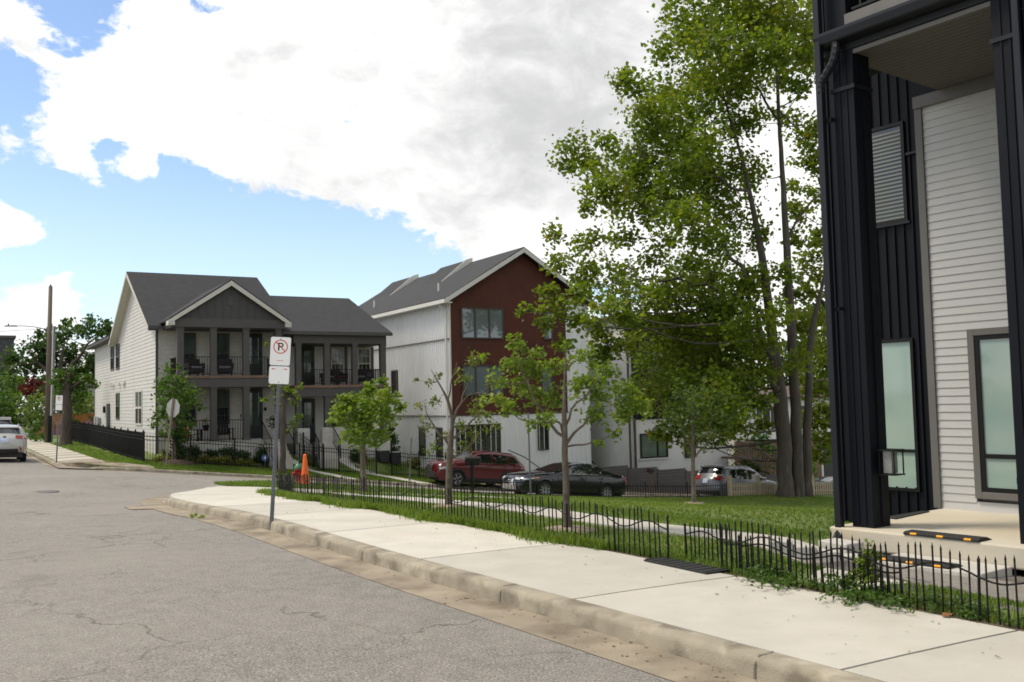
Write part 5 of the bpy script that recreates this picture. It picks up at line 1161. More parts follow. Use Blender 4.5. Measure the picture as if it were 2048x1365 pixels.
tree('pruned', 'pollard_tree', 'thick cut back trunk with leafy shoots beside the black privacy fence', M['leaf_green'], .24, 18, M['bark_dark'], None, .9, 11, tint0=.45, twr=.02, wsc=.78)
tree('oak', 'oak_tree', 'big dark green oak in the distance behind the utility pole', M['leaf_oak'], .38, 20, M['bark_dark'], 'trees in the distance', .8, 12, tint0=.4, tuft=.30, twr=.05)
tree('redtree', 'plum_tree', 'dark red leaved tree low behind the parked cars at the left', M['leaf_red'], .34, 18, M['bark_dark'], None, .8, 13)
for k, s_, lab in (('sh1', 21, 'tall green shrub at the left edge behind the white car'), ('sh2', 22, 'flowering pale shrub behind the white car, left of the utility pole'), ('sh3', 23, 'loose green shrub behind the cut back trunk and the orange wall'), ('sh4', 24, 'low bright green bush between the cars and the painted wall')):
    tree(k, 'shrub', lab, M['leaf_mix'] if k in ('sh2', 'sh3') else M['leaf_green'], .26, 18, M['bark_dark'], 'shrubs behind the parked cars', .95, s_, cat='shrub', tint0=.5)
tree('bush1', 'evergreen_bush', 'dense bright green bush behind the silver car', M['leaf_bush'], .16, 14, M['bark_dark'], None, 1.0, 31, cat='bush')
tree('bush2', 'evergreen_bush', 'small green bush by the brick house to the right of the big trunks', M['leaf_bush'], .16, 14, M['bark_dark'], None, 1.0, 32, cat='bush')
tree('bgt1', 'background_tree', 'dark green trees in the distance behind the flat roofed house', M['leaf_oak'], .42, 16, M['bark_dark'], 'trees in the distance', .9, 33)
tree('bgt2', 'background_tree', 'dark green trees in the distance behind the brick house', M['leaf_oak'], .42, 16, M['bark_dark'], 'trees in the distance', .9, 34)
# shrubs along the duplex porch
def shrub(e, m, r, kind, label, h=1.0, fn=lot_z):
    x, y = xy(e, m); z = fn(x, y)
    t = thing('porch_shrub', label, 'shrub', (x, y, z), 0, 'shrubs along the duplex porch')
    g = random.Random(int(e * 100))
    cl = [(0, 0, r * .75 * h, r * .8)] + [(r * .5 * math.cos(k * 2.1 + e), r * .5 * math.sin(k * 2.1 + e), r * h * g.uniform(.4, 1.1), r * .55) for k in range(5)]
    leafcloud('foliage', cl, M['leaf_dark'] if kind == 'd' else M['leaf_yellow'], .085, 13, t, 1.0, int(e * 37), tint0=.5)
    b = MB(); b.tube((0, 0, -.05), (0, 0, r * .8), .02, .012, 5); b.build('stem', M['bark_dark'], t)
DARK = [(7.95, 43.2, .33, 'left of the conical evergreen'), (9.15, 43.5, .42, 'right of the conical evergreen'), (9.95, 43.5, .34, 'left of the middle porch column'), (10.6, 43.5, .43, 'below the porch chair'), (11.25, 43.5, .36, 'under the right part of the porch railing'), (12.1, 43.4, .48, 'beside the handrail, behind the blue yard sign')]
for e, m, r, w_ in DARK: shrub(e, m, r, 'd', 'dark green rounded shrub along the duplex porch, ' + w_, 1.15)
YEL = [(7.6, 42.9, .26, 'at the left end of the bed'), (8.05, 42.8, .22, 'just left of the conical evergreen'), (8.75, 42.9, .24, 'next to the young tree trunk'), (9.45, 42.95, .30, 'left of the first fence post'), (9.95, 42.9, .26, 'right of the first fence post'), (10.4, 42.95, .30, 'below the porch chair'), (10.95, 42.95, .26, 'halfway to the second fence post'), (11.4, 42.95, .24, 'near the second fence post')]
for e, m, r, w_ in YEL: shrub(e, m, r, 'y', 'low yellow green shrub in the duplex flower bed, ' + w_, .9)
shrub(14.35, 43.6, .30, 'y', 'yellow green shrub by the pier of the right porch', 1.0); shrub(14.9, 43.7, .26, 'd', 'dark shrub between the right porch piers', 1.0)
shrub(16.9, 43.8, .45, 'd', 'wide dark shrub below the right balcony behind the bushy young tree', 1.0)
shrub(19.9, 43.9, .42, 'y', 'yellow green shrub at the foot of the white metal wall, nearer the cone shaped evergreen', 1.0); shrub(20.8, 43.6, .42, 'y', 'yellow green shrub at the foot of the white metal wall, nearer the red car', 1.0)
def conifer(e, m, h, r, label, cut=0):
    x, y = xy(e, m); z = lot_z(x, y)
    t = thing('conical_evergreen', label, 'evergreen', (x, y, z), 0, 'conical evergreens by the houses')
    cl = [(.12 * r * math.cos(i * 2.4), .12 * r * math.sin(i * 2.4), h * (i + .5) / 16, r * (1 - (i + .3) / 16.8) * .9 + .05) for i in range(16)]
    leafcloud('foliage', cl, M['leaf_dark'], .10, 11, t, .8, int(e * 10), up=.1, tint0=.55)
    b = MB(); b.tube((0, 0, -.1), (0, 0, h * .7), .05, .02, 6); b.build('stem', M['bark_dark'], t)
conifer(8.35, 43.1, 1.9, .42, 'dark conical evergreen standing by the left corner of the duplex porch')
conifer(19.2, 45.2, 2.3, .42, 'slim conical evergreen in front of the white metal wall')
# mulch mounds and rings
def mound(e, m, r, h, fn, mt, nm='mulch_mound', lab=None):
    x, y = xy(e, m); b = MB()
    prof = [(r, -.06), (r * .85, h * .25), (r * .55, h * .7), (r * .25, h * .95), (.03, h)]
    b.lathe(prof, 20); o = b.build(nm, mt); smooth(o); o.location = (x, y, fn(x, y)); o['kind'] = 'structure'; return o
mound(8.14, 42.75, .95, .20, lot_z, M['mulch'])
for e, m, r in ((6.3, 9.57, .42), (23.5, 27.2, .5), (6.53, 13.15, .3)): mound(e, m, r, .05, yard_z, mat('pale_mulch', (.26, .21, .15), .95, .3, 20, .6, 60), 'mulch_ring')
drape('flower_bed', [(7.3, 42.75), (11.9, 42.75), (12.7, 43.2), (12.7, 44.0), (7.3, 44.0)], lot_z, .012, M['mulch'], .8)

# ---- grass blades
M['grass'] = leafmat('grass_blade', [(0, (.075, .130, .018)), (.5, (.130, .195, .030)), (.85, (.185, .240, .042)), (1, (.28, .25, .10))], .5)
def blades(name, pts, hts, seed, wid=.007, lean=.5, tint=None):
    g = np.random.default_rng(seed); n = len(pts)
    P = np.array(pts); H_ = np.array(hts)[:, None]
    a = g.random(n) * 2 * np.pi; d = np.stack([np.cos(a), np.sin(a), np.zeros(n)], 1)
    s = np.stack([-np.sin(a), np.cos(a), np.zeros(n)], 1) * (wid * (.7 + .6 * g.random((n, 1))))
    l = d * H_ * (lean * g.random((n, 1)))
    up = np.array([0, 0, 1.0])
    V = np.empty((n, 5, 3))
    V[:, 0] = P - s; V[:, 1] = P + s
    V[:, 2] = P + s * .75 + up * H_ * .55 + l * .35; V[:, 3] = P - s * .75 + up * H_ * .55 + l * .35
    V[:, 4] = P + up * H_ * (1 - .25 * g.random((n, 1))) + l
    f = np.arange(5 * n).reshape(n, 5)
    tri = np.concatenate([f[:, [0, 1, 2]], f[:, [0, 2, 3]], f[:, [3, 2, 4]]], axis=1).reshape(-1)
    me = bpy.data.meshes.new(name); me.vertices.add(5 * n); me.vertices.foreach_set('co', V.reshape(-1))
    me.loops.add(9 * n); me.loops.foreach_set('vertex_index', tri)
    me.polygons.add(3 * n); me.polygons.foreach_set('loop_start', np.arange(0, 9 * n, 3)); me.polygons.foreach_set('loop_total', np.full(3 * n, 3))
    t = np.clip((np.full(n, .45) if tint is None else np.array(tint)) + g.normal(0, .16, n), 0, 1)
    at_ = me.attributes.new('tint', 'FLOAT', 'POINT'); at_.data.foreach_set('value', np.repeat(t, 5))
    me.materials.append(M['grass']); me.update()
    o = bpy.data.objects.new(name, me); COL.objects.link(o); o['kind'] = 'stuff'; return o
def patch(e, m): return math.sin(e * 1.9 + m * .7) * .5 + math.sin(m * 1.3 - e * .6) * .3 + math.sin(e * 4.1 + m * 3.3) * .2
PATHP = [(p[0], p[1]) for p in resample(PATH, .3)]
def on_path(e, m):
    return any(abs(p[0] - e) < .42 and abs(p[1] - m) < .42 and math.hypot(p[0] - e, p[1] - m) < .42 for p in PATHP)
def on_entr(e, m): return 5.15 < m < 6.75 and abs(m - (5.45 + (e - 6.1) * .39)) < .42 and 5.9 < e < 9
def on_porch(e, m):     # town house footprint and its step
    x, y = xy(e, m); dx, dy = x - 5.45, y - 12.5; u = .596 * dx - .803 * dy; w = .803 * dx + .596 * dy
    return (u > -.05 and w > -3.05) or (w > .95 and u > -2.3)
g = random.Random(4); pts = []; hs = []; tn = []
while len(pts) < 62000:          # near yard
    m = -1 + 23 * g.random() ** 1.0; e = lin_e(FENCE, min(m, 20.3)) + .02 + (3.6 if m < 15 else 2.6) * g.random() ** 1.5
    if on_path(e, m) or on_entr(e, m) or on_porch(e, m): continue
    x, y = xy(e, m); pt = patch(e, m)
    if pt > .45 and g.random() < .55: continue
    ed = e - lin_e(FENCE, min(m, 20.3))
    hgt = g.uniform(.025, .055) + (g.uniform(0, .10) if ed < .22 and m > 8.5 else 0) + (g.uniform(0, .05) if ed < .3 else 0)
    pts.append((x, y, yard_z(x, y) - .006)); hs.append(hgt); tn.append(.45 + .25 * pt)
blades('yard_grass', pts, hs, 1, .0055, .7, tn)
pts = []; hs = []; tn = []
while len(pts) < 9000:           # ragged fringe creeping over the pavement edge beyond the gate
    m = 8.0 + 12.6 * g.random(); e = lin_e(FENCE, m) - .02 - abs(g.gauss(0, .06)) * (1 + .7 * math.sin(m * 2.3) + .4 * math.sin(m * 5.1))
    x, y = xy(e, m); pts.append((x, y, yard_z(x, y) + .0)); hs.append(g.uniform(.05, .17)); tn.append(.4 + .2 * g.random())
blades('fringe_grass', pts, hs, 2, .006, .9, tn)
pts = []; hs = []; tn = []
while len(pts) < 90000:          # open lawn behind the path up to its crest
    e = 8.0 + 24 * g.random(); m = 7.5 + 22.6 * g.random() ** .8
    if on_porch(e, m) or on_path(e, m): continue
    x, y = xy(e, m)
    if y < 9 or x / y < -.2 or x / y > .36: continue
    if m > 24.6 and e < 9: continue
    pts.append((x, y, yard_z(x, y) - .01)); hs.append(g.uniform(.02, .05) * (1 + m / 60)); tn.append(.50 + .22 * patch(e * .7, m * .7))
blades('lawn_grass', pts, hs, 3, .010, .9, tn)
pts = []; hs = []; tn = []
while len(pts) < 14000:          # corner strip by the cone
    e = 6.4 + 8 * g.random(); m = 27 + 3.2 * g.random()
    if e < 8.6 and m > 26.6 + (e - 6.1) * 1.05 + .9: continue
    x, y = xy(e, m)
    pts.append((x, y, yard_z(x, y) - .01)); hs.append(g.uniform(.05, .13)); tn.append(.45)
blades('corner_grass', pts, hs, 5, .012, .8, tn)
pts = []; hs = []; tn = []
while len(pts) < 60000:          # verge and yards across the street
    e = 5.2 + 17 * g.random(); m = 40.15 + 4 * g.random() ** 1.2
    if e < 7 : m = 41.6 + 26 * g.random() ** 1.5; e = 5.3 + 1.7 * g.random()
    x, y = xy(e, m)
    if any(abs(m - (44.5 - (e - a) * s)) < w for a, s, w in ((13.2, 2.1, .75), (15.9, 1.5, .75))) and 12.8 < e < 19.5: continue
    pts.append((x, y, lot_z(x, y) - .01)); hs.append(g.uniform(.04, .09)); tn.append(.45 + .15 * patch(e, m))
blades('verge_grass', pts, hs, 6, .016, .8, tn)
# ---- creeping weeds at the fence
def weed(label, spots, seed, leaf=.035, hgt=.12, col='leaf_green'):
    e0, m0 = spots[0][:2]; x0, y0 = xy(e0, m0); z0 = yard_z(x0, y0)
    t = thing('creeping_weed', label, 'weed', (x0, y0, z0), 0, 'weeds at the border fence')
    b = MB(); cl = []; gg = random.Random(seed)
    for (e, m, r, n, hh) in spots:
        for _ in range(n):
            a = gg.uniform(0, 6.28); L = gg.uniform(.4, 1) * r
            p = []
            for i in range(6):
                f = i / 5; ee = e + math.cos(a + .5 * f) * L * f; mm = m + math.sin(a + .5 * f) * L * f; x, y = xy(ee, mm)
                z = max(yard_z(x, y), road_z(x, y) + .131) + .012 + hh * math.sin(f * 2.6) * gg.uniform(.6, 1)
                p.append((x - x0, y - y0, z - z0))
                if i: cl.append((x - x0, y - y0, z - z0, .035))
            b.path(p, .0028, 4, False)
    tag(b.build('stem', M['leaf_green'], t, fix=False), kind='stuff')
    leafcloud('leaves', cl, M[col], leaf, 5.0, t, .8, seed, sub=3, tint0=.55, tuft=.55, shape=.8)
weed('leafy weed creeping over the pavement through the fence, right of the gate plate', [(5.74, 5.75, .30, 8, .08), (5.70, 5.5, .36, 8, .07), (5.87, 5.95, .3, 8, .12)], 1)
weed('leafy weed spreading over the pavement by the second slab joint', [(5.82, 4.9, .38, 11, .06), (5.76, 4.65, .36, 8, .05), (5.97, 5.1, .32, 10, .13)], 2)
weed('bright yellow green vine climbing the fence pickets', [(5.93, 4.95, .08, 8, .34), (5.95, 4.9, .06, 5, .42)], 3, .034, .3, 'leaf_yellow' if False else 'leaf_young')
weed('small clover weed low at the foot of the near fence panel', [(5.98, 4.1, .22, 12, .04), (6.05, 3.6, .25, 10, .04), (6.1, 4.4, .3, 12, .05)], 4, .022)
b = MB(); b.add([(-.05, 0, 0), (0, .035, .02), (.06, 0, .012), (0, -.035, .018)], [(0, 1, 2), (0, 2, 3)]); o = b.build('dead_leaf', mat('dead_leaf', (.22, .09, .03), .8, .3, 30)); em_obj(o, 5.84, 4.2, gz(5.84, 4.2) + .137); tag(o, 'curled brown dead leaf on the pavement edge by the near fence', 'leaf')
# ------------------------------------------------------------------ vehicles
def paint(name, c, metal=.3, rough=.22):
    m = mat(name, c, rough, .05, 2.0, metal=metal, coat=.45); m.node_tree.nodes['Principled BSDF'].inputs['Coat Roughness'].default_value = .04; return m
M['tyre'] = mat('tyre', (.014, .014, .014), .85, .2, 12)
M['alloy'] = mat('alloy', (.32, .33, .34), .3, .1, 6, metal=.8)
M['chrome'] = mat('chrome', (.62, .63, .65), .12, .05, 6, metal=1.0)
M['blkplastic'] = mat('black_plastic', (.016, .016, .017), .6, .15, 9)
M['carglass'] = mat('car_glass', (.010, .013, .013), .03, .1, 2, spec=1.0, coat=.5)
M['redlens'] = mat('red_lens', (.26, .008, .008), .15, .15, 20, spec=.8)
M['amberlens'] = mat('amber_lens', (.75, .25, .02), .2, .1, 20, spec=.8)
M['headlens'] = mat('head_lens', (.42, .44, .46), .08, .25, 20, spec=1.0, coat=.6)
M['plate'] = mat('licence_plate', (.50, .56, .66), .4, .1, 30, col2=(.40, .45, .62))
def wheel_mesh(r, w, spokes):
    t = MB(); n = 28
    prof = [(r * .66, -w / 2), (r * .93, -w / 2), (r, -w * .33), (r, w * .33), (r * .93, w / 2), (r * .66, w / 2)]
    for rr, y in prof:
        for j in range(n):
            a = 2 * math.pi * j / n; t.v.append((rr * math.cos(a), y, rr * math.sin(a)))
    for i in range(len(prof) - 1):
        for j in range(n):
            q = (j + 1) % n; t.f.append((i * n + j, i * n + q, (i + 1) * n + q, (i + 1) * n + j)); t.mi.append(0)
    k = MB()
    for sgn in (1,):
        yb = w * .15; yo = w * .42
        rim = [(r * .68, yo + .005), (r * .62, yo), (r * .58, yb - .03)]
        b0 = len(k.v)
        for rr, y in rim:
            for j in range(n):
                a = 2 * math.pi * j / n; k.v.append((rr * math.cos(a), y, rr * math.sin(a)))
        for i in range(2):
            for j in range(n):
                q = (j + 1) % n; k.f.append((b0 + i * n + j, b0 + i * n + q, b0 + (i + 1) * n + q, b0 + (i + 1) * n + j)); k.mi.append(0)
        for s in range(spokes):
            a = 2 * math.pi * s / spokes; da = .16; c_, s_ = math.cos, math.sin
            p = [(r * .12 * c_(a - .6), yo - .01, r * .12 * s_(a - .6)), (r * .62 * c_(a - da), yo - .005, r * .62 * s_(a - da)), (r * .62 * c_(a + da), yo - .005, r * .62 * s_(a + da)), (r * .12 * c_(a + .6), yo - .01, r * .12 * s_(a + .6))]
            k.add(p + [(x, y - .03, z) for x, y, z in p], [(0, 1, 2, 3), (4, 7, 6, 5), (0, 4, 5, 1), (2, 6, 7, 3)])
    d = MB(); d.lathe([(r * .60, 0), (r * .60, .01)], n)
    d.v = [(x, z + w * .02, y) for x, y, z in d.v]
    return t.mesh('tyre', M['tyre']), k.mesh('rim', M['alloy']), d.mesh('brake_disc', M['blkplastic'])
def car(label, e, m, yaw, sp, pm, dz=0.0, cat='car', group='cars along the side street', fn=road_z, name='parked_car'):
    L, Wd, H, r = sp['L'], sp['W'], sp['H'], sp['r']
    x, y = xy(e, m)
    hx_, hy_ = math.cos(yaw), math.sin(yaw)
    zf, zb = fn(x + hx_ * 1.4, y + hy_ * 1.4), fn(x - hx_ * 1.4, y - hy_ * 1.4)
    zl, zr = fn(x - hy_ * .8, y + hx_ * .8), fn(x + hy_ * .8, y - hx_ * .8)
    z = (zf + zb) / 2
    t = thing(name, label, cat, (x, y, z + dz), 0, group)
    t.rotation_euler = (math.atan2(zl - zr, 1.6) * .6, -math.atan2(zf - zb, 2.8), yaw)
    out = sp['out']; xf, xr = sp['wx']; zb_ = sp['belt']; sill = sp['sill']; hw = Wd / 2
    # dense outline
    O = []
    for a, b in zip(out, out[1:]):
        n = max(1, int(math.hypot(b[0] - a[0], b[1] - a[1]) / .07))
        for i in range(n): O.append((a[0] + (b[0] - a[0]) * i / n, a[1] + (b[1] - a[1]) * i / n))
    O.append(out[-1])
    for _ in range(3):
        O = [O[0]] + [((O[i - 1][0] + 2 * O[i][0] + O[i + 1][0]) / 4, (O[i - 1][1] + 2 * O[i][1] + O[i + 1][1]) / 4) for i in range(1, len(O) - 1)] + [O[-1]]
    def ztop(xx):
        z_ = 0
        for a, b in zip(O, O[1:]):
            lo, hi = min(a[0], b[0]), max(a[0], b[0])
            if lo <= xx <= hi: z_ = max(z_, a[1] + (b[1] - a[1]) * ((xx - a[0]) / (b[0] - a[0]) if b[0] != a[0] else 0))
        return z_ or .5
    def Y(xx, zz, ins=True):
        e_ = max(0, (abs(xx) - (L / 2 - .75)) / .75)
        w = hw * (1 - .20 * min(1, e_) ** 2.2)
        if zz > zb_: w -= sp['tumble'] * ((zz - zb_) / (H - zb_)) ** 1.15
        elif zz < .5: w -= .05 * (.5 - zz) / .3
        else: w -= .012 * abs(math.sin((zz - .5) / max(.05, zb_ - .5) * 3.14)) * -1 * .6
        d = ztop(xx) - zz
        if d < .10: w -= .06 * (1 - max(0, d) / .10) ** 2
        return max(.2, w)
    def arch(xc, rr, n=14):
        return [(xc + rr * math.cos(a), r + rr * math.sin(a)) for a in [math.pi * i / n for i in range(n + 1)]]
    ra = r * 1.13
    bot = [O[-1]]
    A2 = [(p, q) for p, q in arch(xr, ra) if q >= r]; A1 = [(p, q) for p, q in arch(xf, ra) if q >= r]
    poly = O[:] + [(xr - ra, sill)] + [p for p in reversed(A2)] + [(xr + ra, sill), (xf - ra, sill)] + [p for p in reversed(A1)] + [(xf + ra, sill)]
    def sidepatch(polyxz, off, both=True, cell=.13):
        b = MB()
        bm = bmesh.new(); vs = [bm.verts.new((p, 0, q)) for p, q in polyxz]; bm.faces.new(vs); bmesh.ops.triangulate(bm, faces=bm.faces[:])
        xs = [p for p, q in polyxz]; zs = [q for p, q in polyxz]
        for lo, hi, no in ((min(xs), max(xs), (1, 0, 0)), (min(zs), max(zs), (0, 0, 1))):
            n = int((hi - lo) / cell)
            for i in range(1, n + 1):
                c = lo + (hi - lo) * i / (n + 1)
                bmesh.ops.bisect_plane(bm, geom=bm.verts[:] + bm.edges[:] + bm.faces[:], plane_co=(c, 0, c), plane_no=no)
        bm.verts.index_update(); fs = [tuple(v.index for v in f.verts) for f in bm.faces]; co = [tuple(v.co) for v in bm.verts]; bm.free()
        for s in ((1, -1) if both is True else (both,)):
            b.add([(p, s * (Y(p, q) + off), q) for p, _, q in co], fs)
        return b
    def strippatch(i0, i1, v0, v1, off, nv=8, bulge=1.0):
        b = MB(); idx = list(range(i0, i1 + 1))
        for i in idx:
            p = O[i]; a = O[max(0, i - 1)]; c = O[min(len(O) - 1, i + 1)]
            dx, dz_ = c[0] - a[0], c[1] - a[1]; l = math.hypot(dx, dz_) or 1; nx, nz = dz_ / l, -dx / l
            if nz < 0 and abs(nx) < .9: nx, nz = -nx, -nz
            if abs(nx) >= .9: nx = math.copysign(abs(nx), p[0]); nz = -dx / l * (1 if nx * dz_ / l > 0 else -1)
            ye = Y(p[0], p[1])
            bl = (.035 + .15 * max(0, abs(nx) - .3)) * bulge
            for j in range(nv + 1):
                v = v0 + (v1 - v0) * j / nv
                d = bl * (1 - v * v) + off
                b.v.append((p[0] + nx * d, v * ye, p[1] + nz * d))
        for i in range(len(idx) - 1):
            for j in range(nv): b.f.append((i * (nv + 1) + j, i * (nv + 1) + j + 1, (i + 1) * (nv + 1) + j + 1, (i + 1) * (nv + 1) + j)); b.mi.append(0)
        return b
    def near(px, pz): return min(range(len(O)), key=lambda i: (O[i][0] - px) ** 2 + (O[i][1] - pz) ** 2)
    body = sidepatch(poly, 0, cell=.16); st = strippatch(0, len(O) - 1, -1, 1, 0)
    body.add(st.v, st.f)
    bo = body.build('body', pm, t, fix=False); smooth(bo)
    bm = bmesh.new(); bm.from_mesh(bo.data); bmesh.ops.remove_doubles(bm, verts=bm.verts[:], dist=.012); bmesh.ops.recalc_face_normals(bm, faces=bm.faces[:]); bm.to_mesh(bo.data); bm.free()
    ub = MB(); ub.box(-L / 2 + .25, -hw + .16, .20, L / 2 - .3, hw - .16, zb_ - .08); ub.build('underbody', M['blkplastic'], t)
    def sm(o): return smooth(o)
    for g in sp['glass']:
        for s in (1, -1): sm(sidepatch(g, .005, s, cell=.25).build('side_window', M['carglass'], t, fix=False))
    for (a, b_, v) in sp['screens']: sm(strippatch(near(*a), near(*b_), -v, v, .008).build('windscreen' if a[0] > 0 else 'rear_window', M['carglass'] if not sp.get('brightscreen') else M['carglass'], t, fix=False))
    tm, km, dm = sp['wheelmesh']
    for xc in (xf, xr):
        for s in (1, -1):
            w = bpy.data.objects.new('wheel', tm); COL.objects.link(w); w.parent = t; w.location = (xc, s * (hw - .11), r); w.rotation_euler = (0, 0, 0 if s > 0 else math.pi)
            q = bpy.data.objects.new('rim', km); COL.objects.link(q); q.parent = w
            q = bpy.data.objects.new('brake_disc', dm); COL.objects.link(q); q.parent = w
    if sp.get('clad'):
        for xc in (xf, xr):
            ring = [(xc + (ra - .005) * math.cos(a), r + (ra - .005) * math.sin(a)) for a in [math.pi * (1.02 - 1.04 * i / 16) for i in range(17)]]
            ring2 = [(xc + (ra + .075) * math.cos(a), r + (ra + .07) * math.sin(a)) for a in [math.pi * (-.02 + 1.04 * i / 16) for i in range(17)]]
            b = MB()
            for s in (1, -1):
                k = len(b.v); n = 17
                for p, q in ring: b.v.append((p, s * (Y(p, max(q, .3)) + .012), q))
                for p, q in reversed(ring2): b.v.append((p, s * (Y(p, max(q, .3)) + .012), q))
                b.f += [(k + i, k + i + 1, k + n + i + 1, k + n + i) for i in range(n - 1)]; b.mi += [0] * (n - 1)
            b.build('arch_cladding', M['blkplastic'], t, fix=False)
        sidepatch([(xf - ra, sill - .01), (xf - ra, sill + .14), (xr + ra, sill + .14), (xr + ra, sill - .01)], .010, cell=.3).build('sill_cladding', M['blkplastic'], t, fix=False)
    for nm, mt, kind, args in sp.get('parts', []):
        if kind == 'side':
            for s in (1, -1): o = sidepatch(args, .008, s, cell=.2).build(nm, M[mt], t, fix=False)
        elif kind == 'strip': o = strippatch(near(*args[0]), max(near(*args[1]), near(*args[0]) + 1), args[2], args[3], args[4] if len(args) > 4 else .012).build(nm, M[mt], t, fix=False)
        elif kind == 'box': b = MB(); b.box(*args); o = b.build(nm, M[mt], t, bevel=.01)
        elif kind == 'tube': b = MB(); b.path(args[0], args[1], 6); o = b.build(nm, M[mt], t)
    # mirrors, handles, door seams
    for s in (1, -1):
        xm, zm = sp['mirror']; yb = Y(xm, zm)
        b = MB(); b.box(xm - .06, s * yb, zm, xm + .06, s * (yb + .20), zm + .15); b.build('wing_mirror', pm, t, bevel=.03)
    for xs, z0, z1 in sp['seams']:
        b = MB()
        for s in (1, -1):
            P = [(xs, z0 + (z1 - z0) * i / 5) for i in range(6)]
            k = len(b.v)
            for p, q in P: b.v += [(p - .006, s * (Y(p, q) + .004), q), (p + .006, s * (Y(p, q) + .004), q)]
            b.f += [(k + 2 * i, k + 2 * i + 1, k + 2 * i + 3, k + 2 * i + 2) for i in range(5)]; b.mi += [0] * 5
        tag(b.build('door_gap', M['blkplastic'], t, fix=False), kind='stuff')
    for xs, zh in sp['handles']:
        for s in (1, -1):
            b = MB(); b.box(xs - .09, s * (Y(xs, zh)), zh, xs + .09, s * (Y(xs, zh) + .025), zh + .03); b.build('door_handle', sp.get('handlemat') or pm, t, bevel=.008)
    return t
TH = R(30.4)
wmA = wheel_mesh(.36, .23, 5); wmB = wheel_mesh(.34, .23, 9)
suv_glass = [[(.86, 1.16), (.24, 1.53), (-.34, 1.58), (-.38, 1.13)], [(-.46, 1.13), (-.44, 1.58), (-1.20, 1.545), (-1.32, 1.15)], [(-1.40, 1.16), (-1.28, 1.54), (-1.62, 1.47), (-1.86, 1.24)]]
RED = dict(L=4.62, W=1.84, H=1.69, r=.36, wx=(1.40, -1.30), belt=1.06, sill=.30, tumble=.22, wheelmesh=wmA, clad=True,
    out=[(2.20, .26), (2.30, .40), (2.33, .70), (2.28, .92), (2.12, 1.04), (1.60, 1.12), (1.08, 1.16), (.30, 1.60), (-.30, 1.685), (-1.1, 1.66), (-1.72, 1.58), (-1.98, 1.30), (-2.22, 1.14), (-2.31, .95), (-2.30, .55), (-2.2, .30)],
    glass=suv_glass, screens=[((1.0, 1.20), (.36, 1.57), .86), ((-1.76, 1.54), (-2.05, 1.25), .82)], mirror=(.72, 1.12),
    seams=[(.98, .42, 1.1), (-.40, .42, 1.1), (-1.05, .75, 1.1)], handles=[(-.18, .98), (-1.05, 1.0)],
    parts=[('grille', 'blkplastic', 'strip', ((2.32, .80), (2.29, .94), -.42, .42, .02)), ('grille_surround', 'chrome', 'strip', ((2.33, .66), (2.33, .74), -.5, .5, .022)), ('grille_side', 'chrome', 'strip', ((2.33, .70), (2.24, .96), .44, .52, .02)), ('grille_side', 'chrome', 'strip', ((2.33, .70), (2.24, .96), -.52, -.44, .02)),
           ('emblem', 'chrome', 'box', (2.47, -.06, .84, 2.50, .06, .93)), ('bumper_intake', 'blkplastic', 'strip', ((2.27, .36), (2.33, .60), -.8, .8, .015)), ('skid_plate', 'alloy', 'strip', ((2.22, .28), (2.26, .35), -.7, .7, .02)),
           ('headlight', 'headlens', 'side', [(2.27, .74), (2.27, .86), (2.0, .90), (1.95, .80)]), ('side_marker', 'amberlens', 'side', [(1.92, 1.00), (1.90, 1.06), (1.66, 1.085), (1.68, 1.02)]),
           ('tail_light', 'redlens', 'side', [(-2.28, .98), (-2.18, 1.12), (-1.86, 1.11), (-1.9, 1.02)]), ('roof_rail', 'blkplastic', 'tube', ([(.2, .62, 1.63), (-.3, .62, 1.70), (-1.6, .60, 1.64)], .018)), ('roof_rail', 'blkplastic', 'tube', ([(.2, -.62, 1.63), (-.3, -.62, 1.70), (-1.6, -.60, 1.64)], .018)),
           ('window_strip', 'chrome', 'side', [(.90, 1.115), (.90, 1.13), (-1.86, 1.205), (-1.86, 1.19)])])
